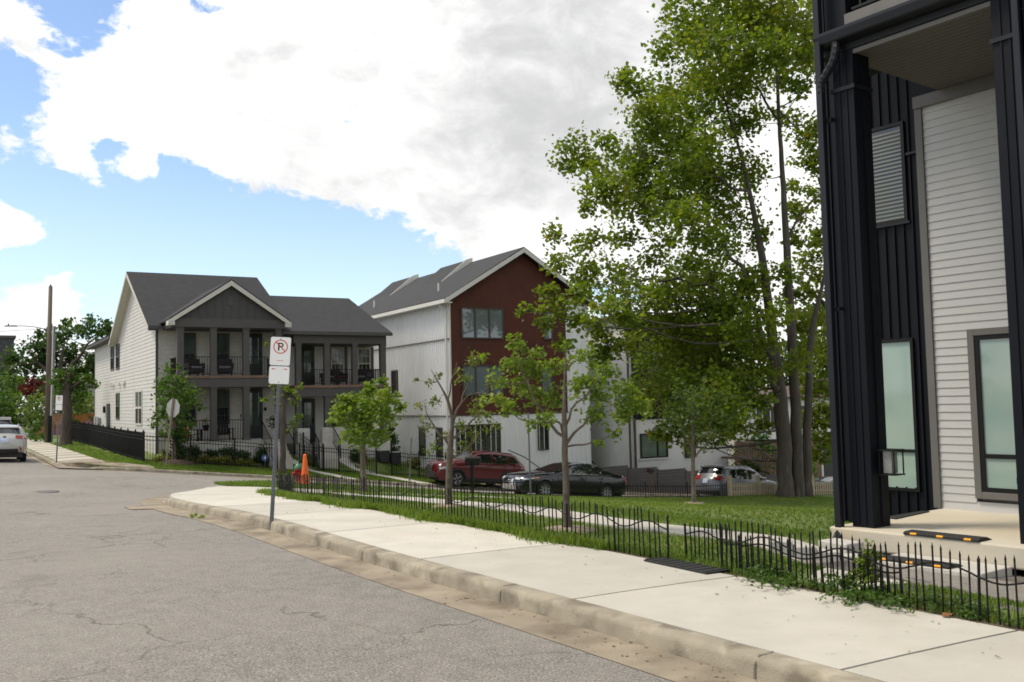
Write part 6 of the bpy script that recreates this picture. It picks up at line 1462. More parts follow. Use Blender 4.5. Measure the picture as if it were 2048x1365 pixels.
SEDAN = dict(L=4.96, W=1.86, H=1.44, r=.345, wx=(1.48, -1.38), belt=.93, sill=.26, tumble=.24, wheelmesh=wmB,
    out=[(2.36, .20), (2.45, .34), (2.48, .56), (2.42, .74), (2.20, .86), (1.60, .95), (1.05, 1.00), (.15, 1.38), (-.35, 1.44), (-.95, 1.40), (-1.75, 1.11), (-2.20, 1.07), (-2.44, .98), (-2.47, .62), (-2.36, .30)],
    glass=[[(.78, 1.03), (.14, 1.33), (-.28, 1.375), (-.33, 1.01)], [(-.40, 1.01), (-.36, 1.375), (-.92, 1.34), (-1.22, 1.03)], [(-1.30, 1.035), (-1.04, 1.315), (-1.30, 1.22), (-1.60, 1.08)]],
    screens=[((.98, 1.03), (.2, 1.36), .88), ((-1.0, 1.38), (-1.72, 1.12), .84)], mirror=(.62, .98),
    seams=[(.92, .38, .95), (-.36, .38, .95), (-1.15, .62, .95)], handles=[(-.18, .84), (-1.05, .86)],
    parts=[('headlight', 'headlens', 'side', [(2.40, .66), (2.38, .735), (1.98, .80), (1.94, .75)]), ('side_marker', 'amberlens', 'side', [(1.93, .75), (1.95, .80), (1.78, .815), (1.78, .77)]),
           ('headlight', 'headlens', 'strip', ((2.46, .64), (2.40, .75), .55, .9, .012)), ('headlight', 'headlens', 'strip', ((2.46, .64), (2.40, .75), -.9, -.55, .012)),
           ('grille', 'blkplastic', 'strip', ((2.43, .30), (2.46, .64), -.66, .66, .012))] +
          [('grille_bar', 'chrome', 'strip', ((2.43 + .002 * k, .32 + .055 * k), (2.43 + .002 * k, .34 + .055 * k), -.62 + .03 * k, .62 - .03 * k, .02)) for k in range(6)] +
          [('grille_edge', 'chrome', 'strip', ((2.40, .25), (2.42, .29), -.72, .72, .024)), ('grille_edge', 'chrome', 'strip', ((2.42, .28), (2.47, .60), .64, .70, .022)), ('grille_edge', 'chrome', 'strip', ((2.42, .28), (2.47, .60), -.70, -.64, .022)),
           ('emblem', 'chrome', 'box', (2.60, -.08, .58, 2.625, .08, .67)), ('tail_light', 'redlens', 'side', [(-2.44, .78), (-2.40, .98), (-2.12, 1.0), (-2.2, .86)]), ('belt_trim', 'chrome', 'side', [(.80, .985), (.80, .998), (-1.6, 1.045), (-1.6, 1.032)])])
SILVER = dict(L=4.6, W=1.86, H=1.70, r=.36, wx=(1.38, -1.31), belt=1.05, sill=.30, tumble=.20, wheelmesh=wmA, clad=True,
    out=[(2.18, .28), (2.28, .45), (2.29, .75), (2.22, .98), (1.7, 1.08), (1.02, 1.14), (.28, 1.60), (-.3, 1.69), (-1.2, 1.68), (-1.86, 1.62), (-2.06, 1.26), (-2.20, 1.10), (-2.30, .92), (-2.30, .55), (-2.2, .32)],
    glass=[[(.84, 1.14), (.24, 1.53), (-.34, 1.58), (-.38, 1.11)], [(-.46, 1.11), (-.44, 1.58), (-1.15, 1.56), (-1.25, 1.13)], [(-1.33, 1.14), (-1.23, 1.555), (-1.55, 1.53), (-1.78, 1.30), (-1.7, 1.2)]],
    screens=[((.96, 1.18), (.34, 1.57), .86), ((-1.90, 1.56), (-2.05, 1.28), .86)], mirror=(.70, 1.10),
    seams=[(.96, .42, 1.08), (-.40, .42, 1.08)], handles=[(-.18, .96), (-1.0, .98)],
    parts=[('roof_panel', 'blkplastic', 'strip', ((.28, 1.60), (-1.82, 1.63), -.86, .86, .006)), ('spoiler', 'blkplastic', 'box', (-2.06, -.60, 1.57, -1.78, .60, 1.63)), ('tail_light', 'redlens', 'side', [(-2.24, .98), (-2.12, 1.16), (-1.80, 1.12), (-1.86, 1.04)]),
           ('tail_light', 'redlens', 'strip', ((-2.10, 1.20), (-2.24, 1.04), .58, .99, .014)), ('tail_light', 'redlens', 'strip', ((-2.10, 1.20), (-2.24, 1.04), -.99, -.58, .014)),
           ('number_plate', 'plate', 'strip', ((-2.27, .98), (-2.30, .86), -.2, .2, .03)), ('rear_bumper', 'blkplastic', 'strip', ((-2.30, .55), (-2.2, .32), -.95, .95, .012)), ('exhaust_trim', 'alloy', 'strip', ((-2.25, .42), (-2.22, .37), -.5, .5, .02)),
           ('roof_rail', 'alloy', 'tube', ([(.15, .66, 1.62), (-.3, .66, 1.73), (-1.7, .64, 1.69)], .02)), ('roof_rail', 'alloy', 'tube', ([(.15, -.66, 1.62), (-.3, -.66, 1.73), (-1.7, -.64, 1.69)], .02))])
WHITE = dict(L=4.48, W=1.80, H=1.58, r=.345, wx=(1.40, -1.26), belt=1.0, sill=.32, tumble=.24, wheelmesh=wmA, clad=True,
    out=[(2.10, .30), (2.2, .45), (2.22, .72), (2.12, .92), (1.6, 1.02), (.98, 1.08), (.25, 1.48), (-.35, 1.575), (-1.2, 1.56), (-1.76, 1.50), (-2.0, 1.17), (-2.14, 1.06), (-2.22, .90), (-2.24, .60), (-2.14, .40)],
    glass=[[(.80, 1.08), (.22, 1.42), (-.34, 1.48), (-.38, 1.06)], [(-.46, 1.06), (-.44, 1.48), (-1.1, 1.46), (-1.24, 1.08)], [(-1.30, 1.09), (-1.18, 1.45), (-1.48, 1.40), (-1.72, 1.18)]],
    screens=[((.92, 1.12), (.32, 1.46), .86), ((-1.80, 1.44), (-2.0, 1.17), .86)], mirror=(.66, 1.04),
    seams=[(.92, .42, 1.02), (-.40, .42, 1.02)], handles=[(-.18, .92), (-1.0, .94)],
    parts=[('spoiler', 'white_board', 'box', (-1.96, -.56, 1.46, -1.66, .56, 1.52)), ('tail_light', 'redlens', 'strip', ((-2.08, 1.10), (-2.18, .96), .60, .99, .014)), ('tail_light', 'redlens', 'strip', ((-2.08, 1.10), (-2.18, .96), -.99, -.60, .014)),
           ('tail_light', 'redlens', 'side', [(-2.18, .94), (-2.06, 1.06), (-1.86, 1.04), (-1.9, .98)]), ('number_plate', 'plate', 'strip', ((-2.18, .97), (-2.22, .82), -.22, .22, .03)), ('emblem', 'blkplastic', 'strip', ((-2.12, 1.05), (-2.15, 1.02), -.07, .07, .02)),
           ('rear_bumper', 'blkplastic', 'strip', ((-2.23, .62), (-2.14, .40), -.72, .72, .014)), ('rear_reflector', 'redlens', 'strip', ((-2.235, .68), (-2.22, .54), .80, .92, .022)), ('rear_reflector', 'redlens', 'strip', ((-2.235, .68), (-2.22, .54), -.92, -.80, .022)),
           ('roof_rail', 'alloy', 'tube', ([(.1, .60, 1.53), (-.35, .60, 1.62), (-1.5, .58, 1.57)], .02)), ('roof_rail', 'alloy', 'tube', ([(.1, -.60, 1.53), (-.35, -.60, 1.62), (-1.5, -.58, 1.57)], .02))])
drape('parking_pad', [(18.6, 39.95), (25.6, 39.95), (25.2, 41.9), (19.2, 41.9)], lot_z, .012, M['gutter'], .8)
car('dark red SUV parked on the pad in front of the metal house', 21.35, 40.25, TH + math.pi, RED, paint('red_paint', (.085, .004, .006), .1), fn=lot_z)
car('black sedan with a wide chrome barred grille parked nearest the lawn', 20.7, 31.55, TH + math.pi, SEDAN, paint('black_paint', (.0045, .006, .008), .0, .2))
car('silver SUV with a black roof seen from behind beside the tan picket fence', 32.3, 34.2, TH + R(10), SILVER, paint('silver_paint', (.12, .125, .14), .35, .35))
car('dark grey car far down the street to the right of the big trunks', 44.9, 38.9, TH, dict(SEDAN, wheelmesh=wmB), paint('dark_grey_paint', (.022, .026, .032), .3, .25))
car('light grey hatchback with red rear lights parked at the left edge of the picture', 1.85, 48.3, TH + R(90), WHITE, paint('pale_grey_paint', (.40, .40, .38), .1, .3), group='cars parked on the main road')
car('dark SUV with a pale roof parked in front of the light grey hatchback', 1.7, 55.5, TH + R(90), dict(SILVER, H=1.80, out=[(a, b * 1.06 if b > .5 else b) for a, b in SILVER['out']], parts=[('roof_panel', 'white_board', 'strip', ((.28, 1.70), (-1.82, 1.73), -.95, .95, .03)), ('roof_box', 'white_board', 'box', (-1.9, -.72, 1.76, -.6, .72, 1.90)), ('tail_light', 'redlens', 'strip', ((-2.10, 1.28), (-2.24, 1.10), .58, .99, .014))], glass=[], screens=[((-1.90, 1.66), (-2.05, 1.35), .86)]), paint('charcoal_paint', (.02, .02, .022), .3, .3), group='cars parked on the main road')
# ------------------------------------------------------------------ fences
def iron_fence(label, pts, fn, h=1.2, step=.11, panel=2.0, group=None, rails=(.12, .95, 1.1), pk=.008, post=.028, name='iron_fence', off=0.0, tip=.07):
    """straight pickets, square posts and rails; every picket and post is a part"""
    L = resample(pts, .02); d = [0]
    for a, b in zip(L, L[1:]): d.append(d[-1] + math.hypot(b[0] - a[0], b[1] - a[1]))
    def at_d(s):
        s = max(0, min(s, d[-1])); i = min(range(len(d)), key=lambda k: abs(d[k] - s)); j = min(i + 1, len(L) - 1); k = max(j - 1, 0)
        e, m = L[i]; x, y = xy(e, m); x2, y2 = xy(*L[j]); x1, y1 = xy(*L[k]); return x, y, fn(x, y) + off, math.atan2(y2 - y1, x2 - x1)
    x0, y0, z0, _ = at_d(0)
    t = thing(name, label, 'fence', (x0, y0, z0), 0, group)
    q = MB(); q.box(-pk, -pk, .05, pk, pk, h - tip); q.add([(-pk, -pk, h - tip), (pk, -pk, h - tip), (pk, pk, h - tip), (-pk, pk, h - tip), (0, 0, h)], [(0, 1, 4), (1, 2, 4), (2, 3, 4), (3, 0, 4)]); pm_ = q.mesh('picket', M['iron'])
    q = MB(); q.box(-post, -post, -.1, post, post, h + .04); q.box(-post * 1.25, -post * 1.25, h + .04, post * 1.25, post * 1.25, h + .06); po = q.mesh('post', M['iron'])
    n = max(1, round(d[-1] / panel))
    for k in range(n + 1):
        x, y, z, a = at_d(d[-1] * k / n); o = bpy.data.objects.new('post', po); COL.objects.link(o); o.parent = t; o.location = (x - x0, y - y0, z - z0); o.rotation_euler = (0, 0, a)
    for k in range(n):
        s0, s1 = d[-1] * k / n, d[-1] * (k + 1) / n
        A = at_d(s0); B = at_d(s1)
        for hr in rails:
            b = MB(); r_ = .011
            b.path([(A[0] - x0, A[1] - y0, A[2] - z0 + hr), (B[0] - x0, B[1] - y0, B[2] - z0 + hr)], r_ * 1.3, 4); b.build('rail', M['iron'], t)
        c = int((s1 - s0) / step)
        for i in range(1, c):
            f = i / c; x = A[0] + (B[0] - A[0]) * f; y = A[1] + (B[1] - A[1]) * f; z = A[2] + (B[2] - A[2]) * f
            o = bpy.data.objects.new('picket', pm_); COL.objects.link(o); o.parent = t; o.location = (x - x0, y - y0, z - z0); o.rotation_euler = (0, 0, A[3])
    return t
iron_fence('long black fence running back beside the left pavement, seen almost edge on', [(6.88, 42.45), (6.75, 60), (6.6, 70)], lot_z, 1.28, .105, 1.95, 'black iron fences', pk=.011)
iron_fence('black iron fence in front of the duplex porch, with lawn showing between its pickets', [(6.9, 42.4), (12.55, 42.45)], lot_z, 1.22, .115, 1.9, 'black iron fences')
iron_fence('black iron fence across the front of the right porch, behind the traffic cone', [(13.6, 42.5), (17.4, 42.7)], lot_z, 1.22, .115, 1.9, 'black iron fences')
iron_fence('black iron fence in front of the metal house, left of the red car', [(18.2, 42.7), (22.6, 42.9)], lot_z, 1.22, .115, 1.5, 'black iron fences')
iron_fence('short stepped black fence between the two porches', [(14.0, 44.6), (14.75, 42.6)], lot_z, 1.25, .115, .7, 'black iron fences')
iron_fence('thin black fence along the lawn edge in front of the black sedan', [(14.5, 29.3), (27.7, 29.9)], yard_z, .62, .125, 2.2, 'black iron fences', rails=(.1, .5), pk=.007, post=.014, off=-.05)
# ---- low wavy border fence along the pavement
def border_fence():
    L = resample([(p[0] + .02, p[1]) for p in FENCE if p[1] > -1.2], .02); d = [0]
    for a, b in zip(L, L[1:]): d.append(d[-1] + math.hypot(b[0] - a[0], b[1] - a[1]))
    import bisect
    def at_d(s):
        i = min(len(L) - 1, bisect.bisect_left(d, s)); return L[i]
    x0, y0 = xy(*L[0]); z0 = yard_z(x0, y0)
    t = thing('border_fence', 'low black garden border fence with wavy rail along the pavement', 'fence', (x0, y0, z0))
    r = .0070
    def pk_mesh(nm, r, h):
        q = MB(); q.tube((0, 0, -.08), (0, 0, h - .035), r, r, 6); q.tube((0, 0, h - .035), (0, 0, h), r * 1.3, .0008, 6); return q.mesh(nm, M['iron'])
    pm_ = pk_mesh('picket', r, .46); po = pk_mesh('post', .011, .44)
    cnt = [0]; far_b = MB()
    gg = random.Random(3)
    def put(me, nm, e, m, sc=1.0):
        x, y = xy(e, m); o = bpy.data.objects.new(nm, me); COL.objects.link(o); o.parent = t
        o.location = (x - x0, y - y0, yard_z(x, y) - z0); o.scale = (1, 1, sc); o.rotation_euler = (gg.gauss(0, .022), gg.gauss(0, .022), 0)
    def run(path_pts, hs=1.0, panel=.80, sp=.066, dense=True):
        P = resample(path_pts, .02); D = [0]
        for a, b in zip(P, P[1:]): D.append(D[-1] + math.hypot(b[0] - a[0], b[1] - a[1]))
        n = max(1, round(D[-1] / panel)); pl = D[-1] / n
        def f(s): return P[min(len(P) - 1, bisect.bisect_left(D, s))]
        for k in range(n):
            put(po, 'post', *f(k * pl), hs)
            rail = []
            for i in range(17):
                u = i / 16; e, m = f(k * pl + u * pl); x, y = xy(e, m)
                rail.append((x - x0, y - y0, yard_z(x, y) - z0 + hs * (.315 + .045 * math.sin(u * 2 * math.pi - .4))))
            b = MB(); b.path(rail, .007, 5); b.build('wavy_rail', M['iron'], t, fix=False)
            c = int(pl / sp)
            for i in range(1, c):
                u = i / c; hh = hs * (.92 + .14 * math.sin(u * math.pi)) * gg.uniform(.985, 1.015)
                put(pm_, 'picket', *f(k * pl + u * pl), hh)
        put(po, 'post', *f(D[-1]), hs)
    main = [(p[0] + .02, p[1]) for p in FENCE if p[1] > -.2]
    run([p for p in main if p[1] <= 6.2] + [(5.86, 6.42)])
    run([(5.83, 7.12)] + [p for p in main if p[1] > 7.2], sp=.072)
    run([(6.08, 7.15), (6.02, 6.35)], .80)
    run([(5.96, 6.3), (6.03, 4.7)], .76, panel=.8)
border_fence()
# ---- tan picket fence
M['tanwood'] = overlay(mat('tan_wood', (.40, .33, .22), .8, .12, 4, .3, 30), (.26, .21, .14), 5, .5, .75, .6)
pf = thing('picket_fence', 'tan wooden picket fence with capped posts at the far end of the lawn', 'fence', (*xy(27.9, 29.95), yard_z(*xy(27.9, 29.95))), TH)
q = MB(); q.box(-.065, -.065, -.3, .065, .065, .72); q.box(-.085, -.085, .72, .085, .085, .76); q.box(-.055, -.055, .76, .055, .055, .84); q.box(-.075, -.075, .58, .075, .075, .61); pme = q.mesh('post', M['tanwood'])
q = MB(); q.prism([(-.035, -.1), (.035, -.1), (.035, .50), (0, .545), (-.035, .50)], -.012, .012); kme = q.mesh('picket', M['tanwood'])
x0, y0, z0 = pf.location
for k in range(6):
    e0 = 27.9 + 1.62 * k; dz0 = yard_z(*xy(e0, 29.95)) - z0; dz1 = yard_z(*xy(e0 + 1.62, 29.95)) - z0
    o = bpy.data.objects.new('post', pme); COL.objects.link(o); o.parent = pf; o.location = (e0 - 27.9, 0, dz0)
    for hr in (.12, .36):
        b = MB(); b.add([(e0 - 27.9, .012, dz0 + hr), (e0 + 1.62 - 27.9, .012, dz1 + hr), (e0 + 1.62 - 27.9, .05, dz1 + hr), (e0 - 27.9, .05, dz0 + hr), (e0 - 27.9, .012, dz0 + hr + .08), (e0 + 1.62 - 27.9, .012, dz1 + hr + .08), (e0 + 1.62 - 27.9, .05, dz1 + hr + .08), (e0 - 27.9, .05, dz0 + hr + .08)], [(0, 1, 2, 3), (4, 7, 6, 5), (0, 4, 5, 1), (1, 5, 6, 2), (2, 6, 7, 3), (3, 7, 4, 0)]); b.build('rail', M['tanwood'], pf)
    for i in range(1, 12):
        f = i / 12; o = bpy.data.objects.new('picket', kme); COL.objects.link(o); o.parent = pf; o.location = (e0 - 27.9 + 1.62 * f, 0, dz0 + (dz1 - dz0) * f)
# ---- grey board retaining wall across the street
M['greywood'] = mat('grey_boards', (.125, .115, .108), .9, .3, 3, .5, 30, stretch=(6, 1, 1), col2=(.08, .072, .068))
x0, y0 = xy(27.2, 41.2); z0 = lot_z(x0, y0)
rw = thing('board_wall', 'weathered grey board retaining wall behind the black sedan and silver car', 'wall', (x0, y0, z0), TH)
for k in range(9):
    ea = 27.2 + 2.0 * k; zb = lot_z(*xy(ea + 1, 41.2)) - z0
    b = MB(); b.box(2.0 * k - .05, -.06, zb - .4, 2.0 * k + .05, .05, zb + 1.28); b.build('post', M['greywood'], rw)
    for i in range(8):
        b = MB(); b.box(2.0 * k + .05, -.02 - .006 * (i % 2), zb - .08 + i * .162, 2.0 * k + 1.95, .03, zb + .075 + i * .162); b.build('board', M['greywood'], rw)
drape('mulch_bed', [(26.5, 40.1), (44, 40.3), (44, 41.15), (26.5, 41.1)], lot_z, .015, M['mulch'], 1.0)
# ---- painted wall at the far left
a = mat('mural_paint', (.42, .16, .045), .8, .25, 1.5); overlay(a, (.45, .24, .32), .55, .47, .56, .9, 3); overlay(a, (.30, .22, .42), .9, .58, .66, .8, 2); overlay(a, (.10, .07, .07), 2.0, .63, .67, .8, 2)
wl = thing('painted_wall', 'orange and pink painted wall behind the cut back trunk at the left', 'wall', (-40.5, 79, -.9), R(-3))
b = MB(); b.box(0, 0, -.5, 6.6, .25, 2.25); b.build('wall_panel', a, wl); b = MB(); b.box(-.05, -.05, 2.25, 6.65, .3, 2.33); b.build('wall_coping', mat('orange_coping', (.40, .17, .05), .8), wl)
for k in range(9):
    b = MB(); b.box(2.6 + k * .45, -.10, .0, 2.66 + k * .45, -.03, 1.5); b.build('batten', M['oldwood'], wl)
b = MB(); b.prism([(-1.6, 2.5), (.6, 3.0), (.6, 3.08), (-1.6, 2.58)], -.5, 1.0); b.build('shed_roof', M['wtrim'], wl)
for px_ in (-1.5, .5):
    b = MB(); b.box(px_ - .05, -.45, -.5, px_ + .05, -.35, 2.6 if px_ < 0 else 3.0); b.build('shed_post', M['wtrim'], wl)

# ------------------------------------------------------------------ signs, poles, hydrant, cone
M['signface'] = mat('sign_face', (.93, .93, .92), .35, .02, 5)
M['signred'] = mat('sign_red', (.62, .07, .02), .4, .05, 5)
M['signblack'] = mat('sign_black', (.02, .02, .02), .4, .05, 5)
M['galv'] = mat('galvanised_post', (.155, .165, .18), .5, .15, 8, .1, metal=.3)
M['signback'] = mat('sign_back', (.36, .36, .34), .45, .08, 3, metal=.3)
def rrect(w, h, r, n=5):
    P = []
    for cx, cz, a0 in ((w / 2 - r, h - r, 0), (-w / 2 + r, h - r, 90), (-w / 2 + r, r, 180), (w / 2 - r, r, 270)):
        for i in range(n + 1): a = R(a0 + 90 * i / n); P.append((cx + r * math.cos(a), cz + r * math.sin(a)))
    return P
def u_post(t, h, r=.026):
    b = MB(); b.prism([(-r, .016), (-r, -.004), (-r * .45, -.004), (-r * .45, -.02), (r * .45, -.02), (r * .45, -.004), (r, -.004), (r, .016)], -.3, h, 'z')
    o = b.build('sign_post', M['galv'], t)
    q = MB(); n = int(h / .05)
    for k in range(n): q.box(-.004, -.0225, .04 + k * .05, .004, -.0205, .055 + k * .05)
    tag(q.build('post_hole', M['signblack'], o, base=0), kind='stuff')
def noparking(label, loc, face, lean, h, s=1.0):
    t = thing('no_parking_sign', label, 'sign', loc, 0, 'no parking signs')
    t.rotation_euler = (0, lean, 0)
    u_post(t, h)
    w, hh, h2 = .268 * s, .385 * s, .24 * s
    def plate(z, hgt, nm):
        b = MB(); b.prism(rrect(w, hgt, .025), -.034, -.030); o = b.build(nm, M['signface'], t); o.location = (0, 0, z); return o
    z2 = h - .64 * s; z1 = z2 + h2 + .012
    up = plate(z1, hh, 'sign_plate'); lo = plate(z2, h2, 'lower_plate')
    y = -.0352
    cx, cz, rr = 0, hh * .66, w * .36
    def flat(b, nm, m, o): return b.build(nm, m, o, base=0)
    b = MB(); n = 40; b.v = [(cx + q * math.cos(2 * math.pi * i / n), y, cz + q * math.sin(2 * math.pi * i / n)) for i in range(n) for q in (rr, rr * .86)]
    b.f = [(2 * i, 2 * i + 1, (2 * i + 3) % (2 * n), (2 * i + 2) % (2 * n)) for i in range(n)]; b.mi = [0] * n; flat(b, 'red_ring', M['signred'], up)
    # letter P
    b = MB(); pw, ph, st = rr * .78, rr * 1.12, rr * .22
    x0 = cx - pw * .45; zb = cz - ph / 2
    b.add([(x0, y, zb), (x0 + st, y, zb), (x0 + st, y, zb + ph), (x0, y, zb + ph)], [(0, 1, 2, 3)])
    n = 10; ro = ph * .29; ri = ro - st * .85; bc = (x0 + st + pw * .28, zb + ph - ro)
    A = [(bc[0] + ro * math.cos(R(-90 + 180 * i / n)), bc[1] + ro * math.sin(R(-90 + 180 * i / n))) for i in range(n + 1)]
    Bq = [(bc[0] + ri * math.cos(R(-90 + 180 * i / n)), bc[1] + ri * math.sin(R(-90 + 180 * i / n))) for i in range(n + 1)]
    k = len(b.v); b.v += [(p, y, q) for p, q in A] + [(p, y, q) for p, q in Bq]
    b.f += [(k + i, k + i + 1, k + n + 1 + i + 1, k + n + 1 + i) for i in range(n)]; b.mi += [0] * n
    for za, zc in ((bc[1] - ro, bc[1] - ri), (bc[1] + ri, bc[1] + ro)): b.add([(x0 + st, y, za), (bc[0], y, za), (bc[0], y, zc), (x0 + st, y, zc)], [(0, 1, 2, 3)])
    flat(b, 'letter_p', M['signblack'], up)
    b = MB(); a = R(-45); dx, dz = math.cos(a), math.sin(a); hwid = rr * .075; yy = y - .0008
    b.add([(cx - dx * rr * .9 - dz * hwid, yy, cz - dz * rr * .9 + dx * hwid), (cx - dx * rr * .9 + dz * hwid, yy, cz - dz * rr * .9 - dx * hwid), (cx + dx * rr * .9 + dz * hwid, yy, cz + dz * rr * .9 - dx * hwid), (cx + dx * rr * .9 - dz * hwid, yy, cz + dz * rr * .9 + dx * hwid)], [(0, 1, 2, 3)])
    flat(b, 'red_slash', M['signred'], up)
    b = MB(); zt = hh * .16; b.add([(-w * .16, y, zt), (w * .16, y, zt), (w * .16, y, zt + .006), (-w * .16, y, zt + .006)], [(0, 1, 2, 3)]); flat(b, 'print_line', M['signred'], up)
    for sgn in (-1, 1):       # arrows of the lower plate
        b = MB(); z3 = h2 * .84; ax = sgn * w * .40; bx_ = sgn * w * .18
        b.add([(bx_, y, z3 - .004), (ax - sgn * .02, y, z3 - .004), (ax - sgn * .02, y, z3 + .004), (bx_, y, z3 + .004)], [(0, 1, 2, 3)])
        b.add([(ax, y, z3), (ax - sgn * .024, y, z3 + .012), (ax - sgn * .024, y, z3 - .012)], [(0, 1, 2)])
        flat(b, 'arrow', M['signred'], lo)
    for z in (z1 + hh * .93, z2 + h2 * .1):
        b = MB(); b.lathe([(.008, 0), (.006, .004)], 8); b.v = [(x, -.0355 - zz, z + yq) for x, yq, zz in b.v]; b.build('bolt', M['galv'], t)
    t.rotation_euler = (0, lean, face)
    return t
def grd(x, y): return road_z(x, y) + .131
t = noparking('white no parking sign on a leaning grey post, standing on the near pavement', (-3.29, 12.94, grd(-3.29, 12.94)), R(8), R(3.4), 2.48)
t2 = noparking('white no parking sign far off by the left pavement, before the cut back trunk', (-18.86, 39.4, lot_z(-18.86, 39.4)), R(14), R(2.2), 2.75, .95)
# stop sign seen from behind
x0, y0 = -14.31, 39.25; z0 = lot_z(x0, y0)
t = thing('stop_sign', 'back of an eight sided stop sign on a leaning wooden brown post', 'sign', (x0, y0, z0)); t.rotation_euler = (0, R(6.6), 0)
b = MB(); b.box(-.035, -.03, -.3, .035, .03, 2.85); b.build('sign_post', mat('rusty_post', (.20, .155, .12), .7, .2, 6), t)
b = MB(); oc = [(.40 * math.cos(R(22.5 + 45 * i)), 2.42 + .40 * math.sin(R(22.5 + 45 * i))) for i in range(8)]; b.prism(oc, .034, .038); o = b.build('sign_plate', M['signback'], t); o.rotation_euler = (0, 0, R(-28))
b = MB(); oc = [(.39 * math.cos(R(22.5 + 45 * i)), 2.42 + .39 * math.sin(R(22.5 + 45 * i))) for i in range(8)]; b.prism(oc, .0385, .040); b.build('red_face', M['signred'], o)
# thin poles
def pole(label, e, m, h, lean, fn, r=.024, plate=None):
    x, y = xy(e, m); z = fn(x, y); t = thing('sign_pole', label, 'pole', (x, y, z)); t.rotation_euler = (0, lean, 0)
    u_post(t, h, r)
    if plate:
        b = MB(); b.box(-.004, -.15, h - plate, .004, .15, h - .02); o = b.build('sign_plate', M['signback'], t); o.rotation_euler = (0, 0, R(-2))
pole('thin grey sign pole with its plate edge on, in front of the black sedan', 17.45, 28.7, 2.95, R(-.4), yard_z, .03, .45)
pole('thin leaning bare pole by the walk in front of the white metal wall', 18.3, 40.9, 2.0, R(3.6), lot_z, .03)
# mailboxes
def mailbox(label, e, m, wood, fn, yaw):
    x, y = xy(e, m); z = fn(x, y); t = thing('mailbox', label, 'mailbox', (x, y, z), yaw, 'mailboxes at the kerb')
    mt = M['oldwood'] if wood else M['iron']
    b = MB(); b.box(-.05, -.05, -.3, .05, .05, 1.08); b.build('post', mt, t)
    b = MB(); b.box(-.04, -.25, .98, .04, .22, 1.06); b.build('arm', mt, t)
    pr = [(-.09, 1.08), (.09, 1.08)] + [(.09 * math.cos(R(180 * i / 8)), 1.20 + .09 * math.sin(R(180 * i / 8))) for i in range(9)]
    b = MB(); b.prism(pr, -.30, .22); bo = b.build('box', M['iron'] if not wood else M['blkplastic'], t)
    b = MB(); b.prism([(p * 1.04, 1.08 + (q - 1.08) * 1.03) for p, q in pr], -.315, -.30); b.build('door', M['iron'], bo)
    b = MB(); b.box(.092, -.2, 1.20, .10, -.02, 1.26); b.box(.092, -.05, 1.12, .10, -.02, 1.26); b.build('flag', M['redlens'], bo)
    return t
mailbox('black mailbox with a red flag on a black post in front of the red car', 15.55, 29.45, False, yard_z, R(80))
mailbox('dark mailbox on a brown wooden post by the grey board wall', 31.9, 38.95 + 1.2, True, lot_z, R(200))
# traffic cone and hydrant
x0, y0 = -6.46, 29.5
t = thing('traffic_cone', 'tall slim orange traffic cone standing in the corner grass', 'cone', (x0, y0, yard_z(x0, y0)))
M['orange'] = mat('cone_orange', (.80, .13, .012), .45, .06, 6)
b = MB(); b.lathe([(.165, .03), (.150, .06), (.120, .30), (.085, .60), (.050, .92), (.042, .965), (.030, .97)], 20); smooth(b.build('cone_body', M['orange'], t)); b = MB(); b.box(-.19, -.19, 0, .19, .19, .035); b.build('cone_base', M['blkplastic'], t, bevel=.01)
x0, y0 = -6.85, 30.3
t = thing('fire_hydrant', 'red fire hydrant with a green bonnet beside the traffic cone', 'hydrant', (x0, y0, yard_z(x0, y0)), R(20))
M['hred'] = mat('hydrant_red', (.33, .02, .018), .45, .15, 8); M['hgreen'] = mat('hydrant_green', (.035, .14, .07), .45, .15, 8)
b = MB(); b.lathe([(.16, -.05), (.16, .03), (.105, .04), (.10, .42), (.135, .43), (.135, .47)], 18); smooth(b.build('barrel', M['hred'], t))
b = MB(); b.lathe([(.14, .47), (.135, .50), (.11, .57), (.06, .63), (.03, .645), (.03, .69), (.015, .70)], 18); smooth(b.build('bonnet', M['hgreen'], t))
for d_ in ((1, 0), (-1, 0), (0, -1)):
    b = MB(); b.tube((d_[0] * .08, d_[1] * .08, .34), (d_[0] * .17, d_[1] * .17, .34), .05, n=10); b.tube((d_[0] * .17, d_[1] * .17, .34), (d_[0] * .19, d_[1] * .19, .34), .062, n=6); b.build('outlet', M['hred'], t)
b = MB(); b.path([(0, 0, .69), (.02, 0, .74), (.16, .02, .86)], [.012, .010, .004], 5); b.build('marker_flag', M['hgreen'], t)
# blue security yard sign
x0, y0 = xy(12.15, 43.0); t = thing('yard_sign', 'small round blue security sign on a stake in the flower bed', 'sign', (x0, y0, lot_z(x0, y0)))
b = MB(); b.box(-.012, -.005, -.1, .012, .005, .4); b.build('stake', M['galv'], t)
b = MB(); b.prism([(.15 * math.cos(R(22.5 + 45 * i)), .42 + .15 * math.sin(R(22.5 + 45 * i))) for i in range(8)], -.012, -.005); b.build('sign_plate', mat('sign_blue', (.08, .17, .45), .4), t)
b = MB(); b.prism([(.05 * math.cos(R(45 * i)), .42 + .07 * math.sin(R(45 * i))) for i in range(8)], -.016, -.0125); b.build('white_shield', M['signface'], t)
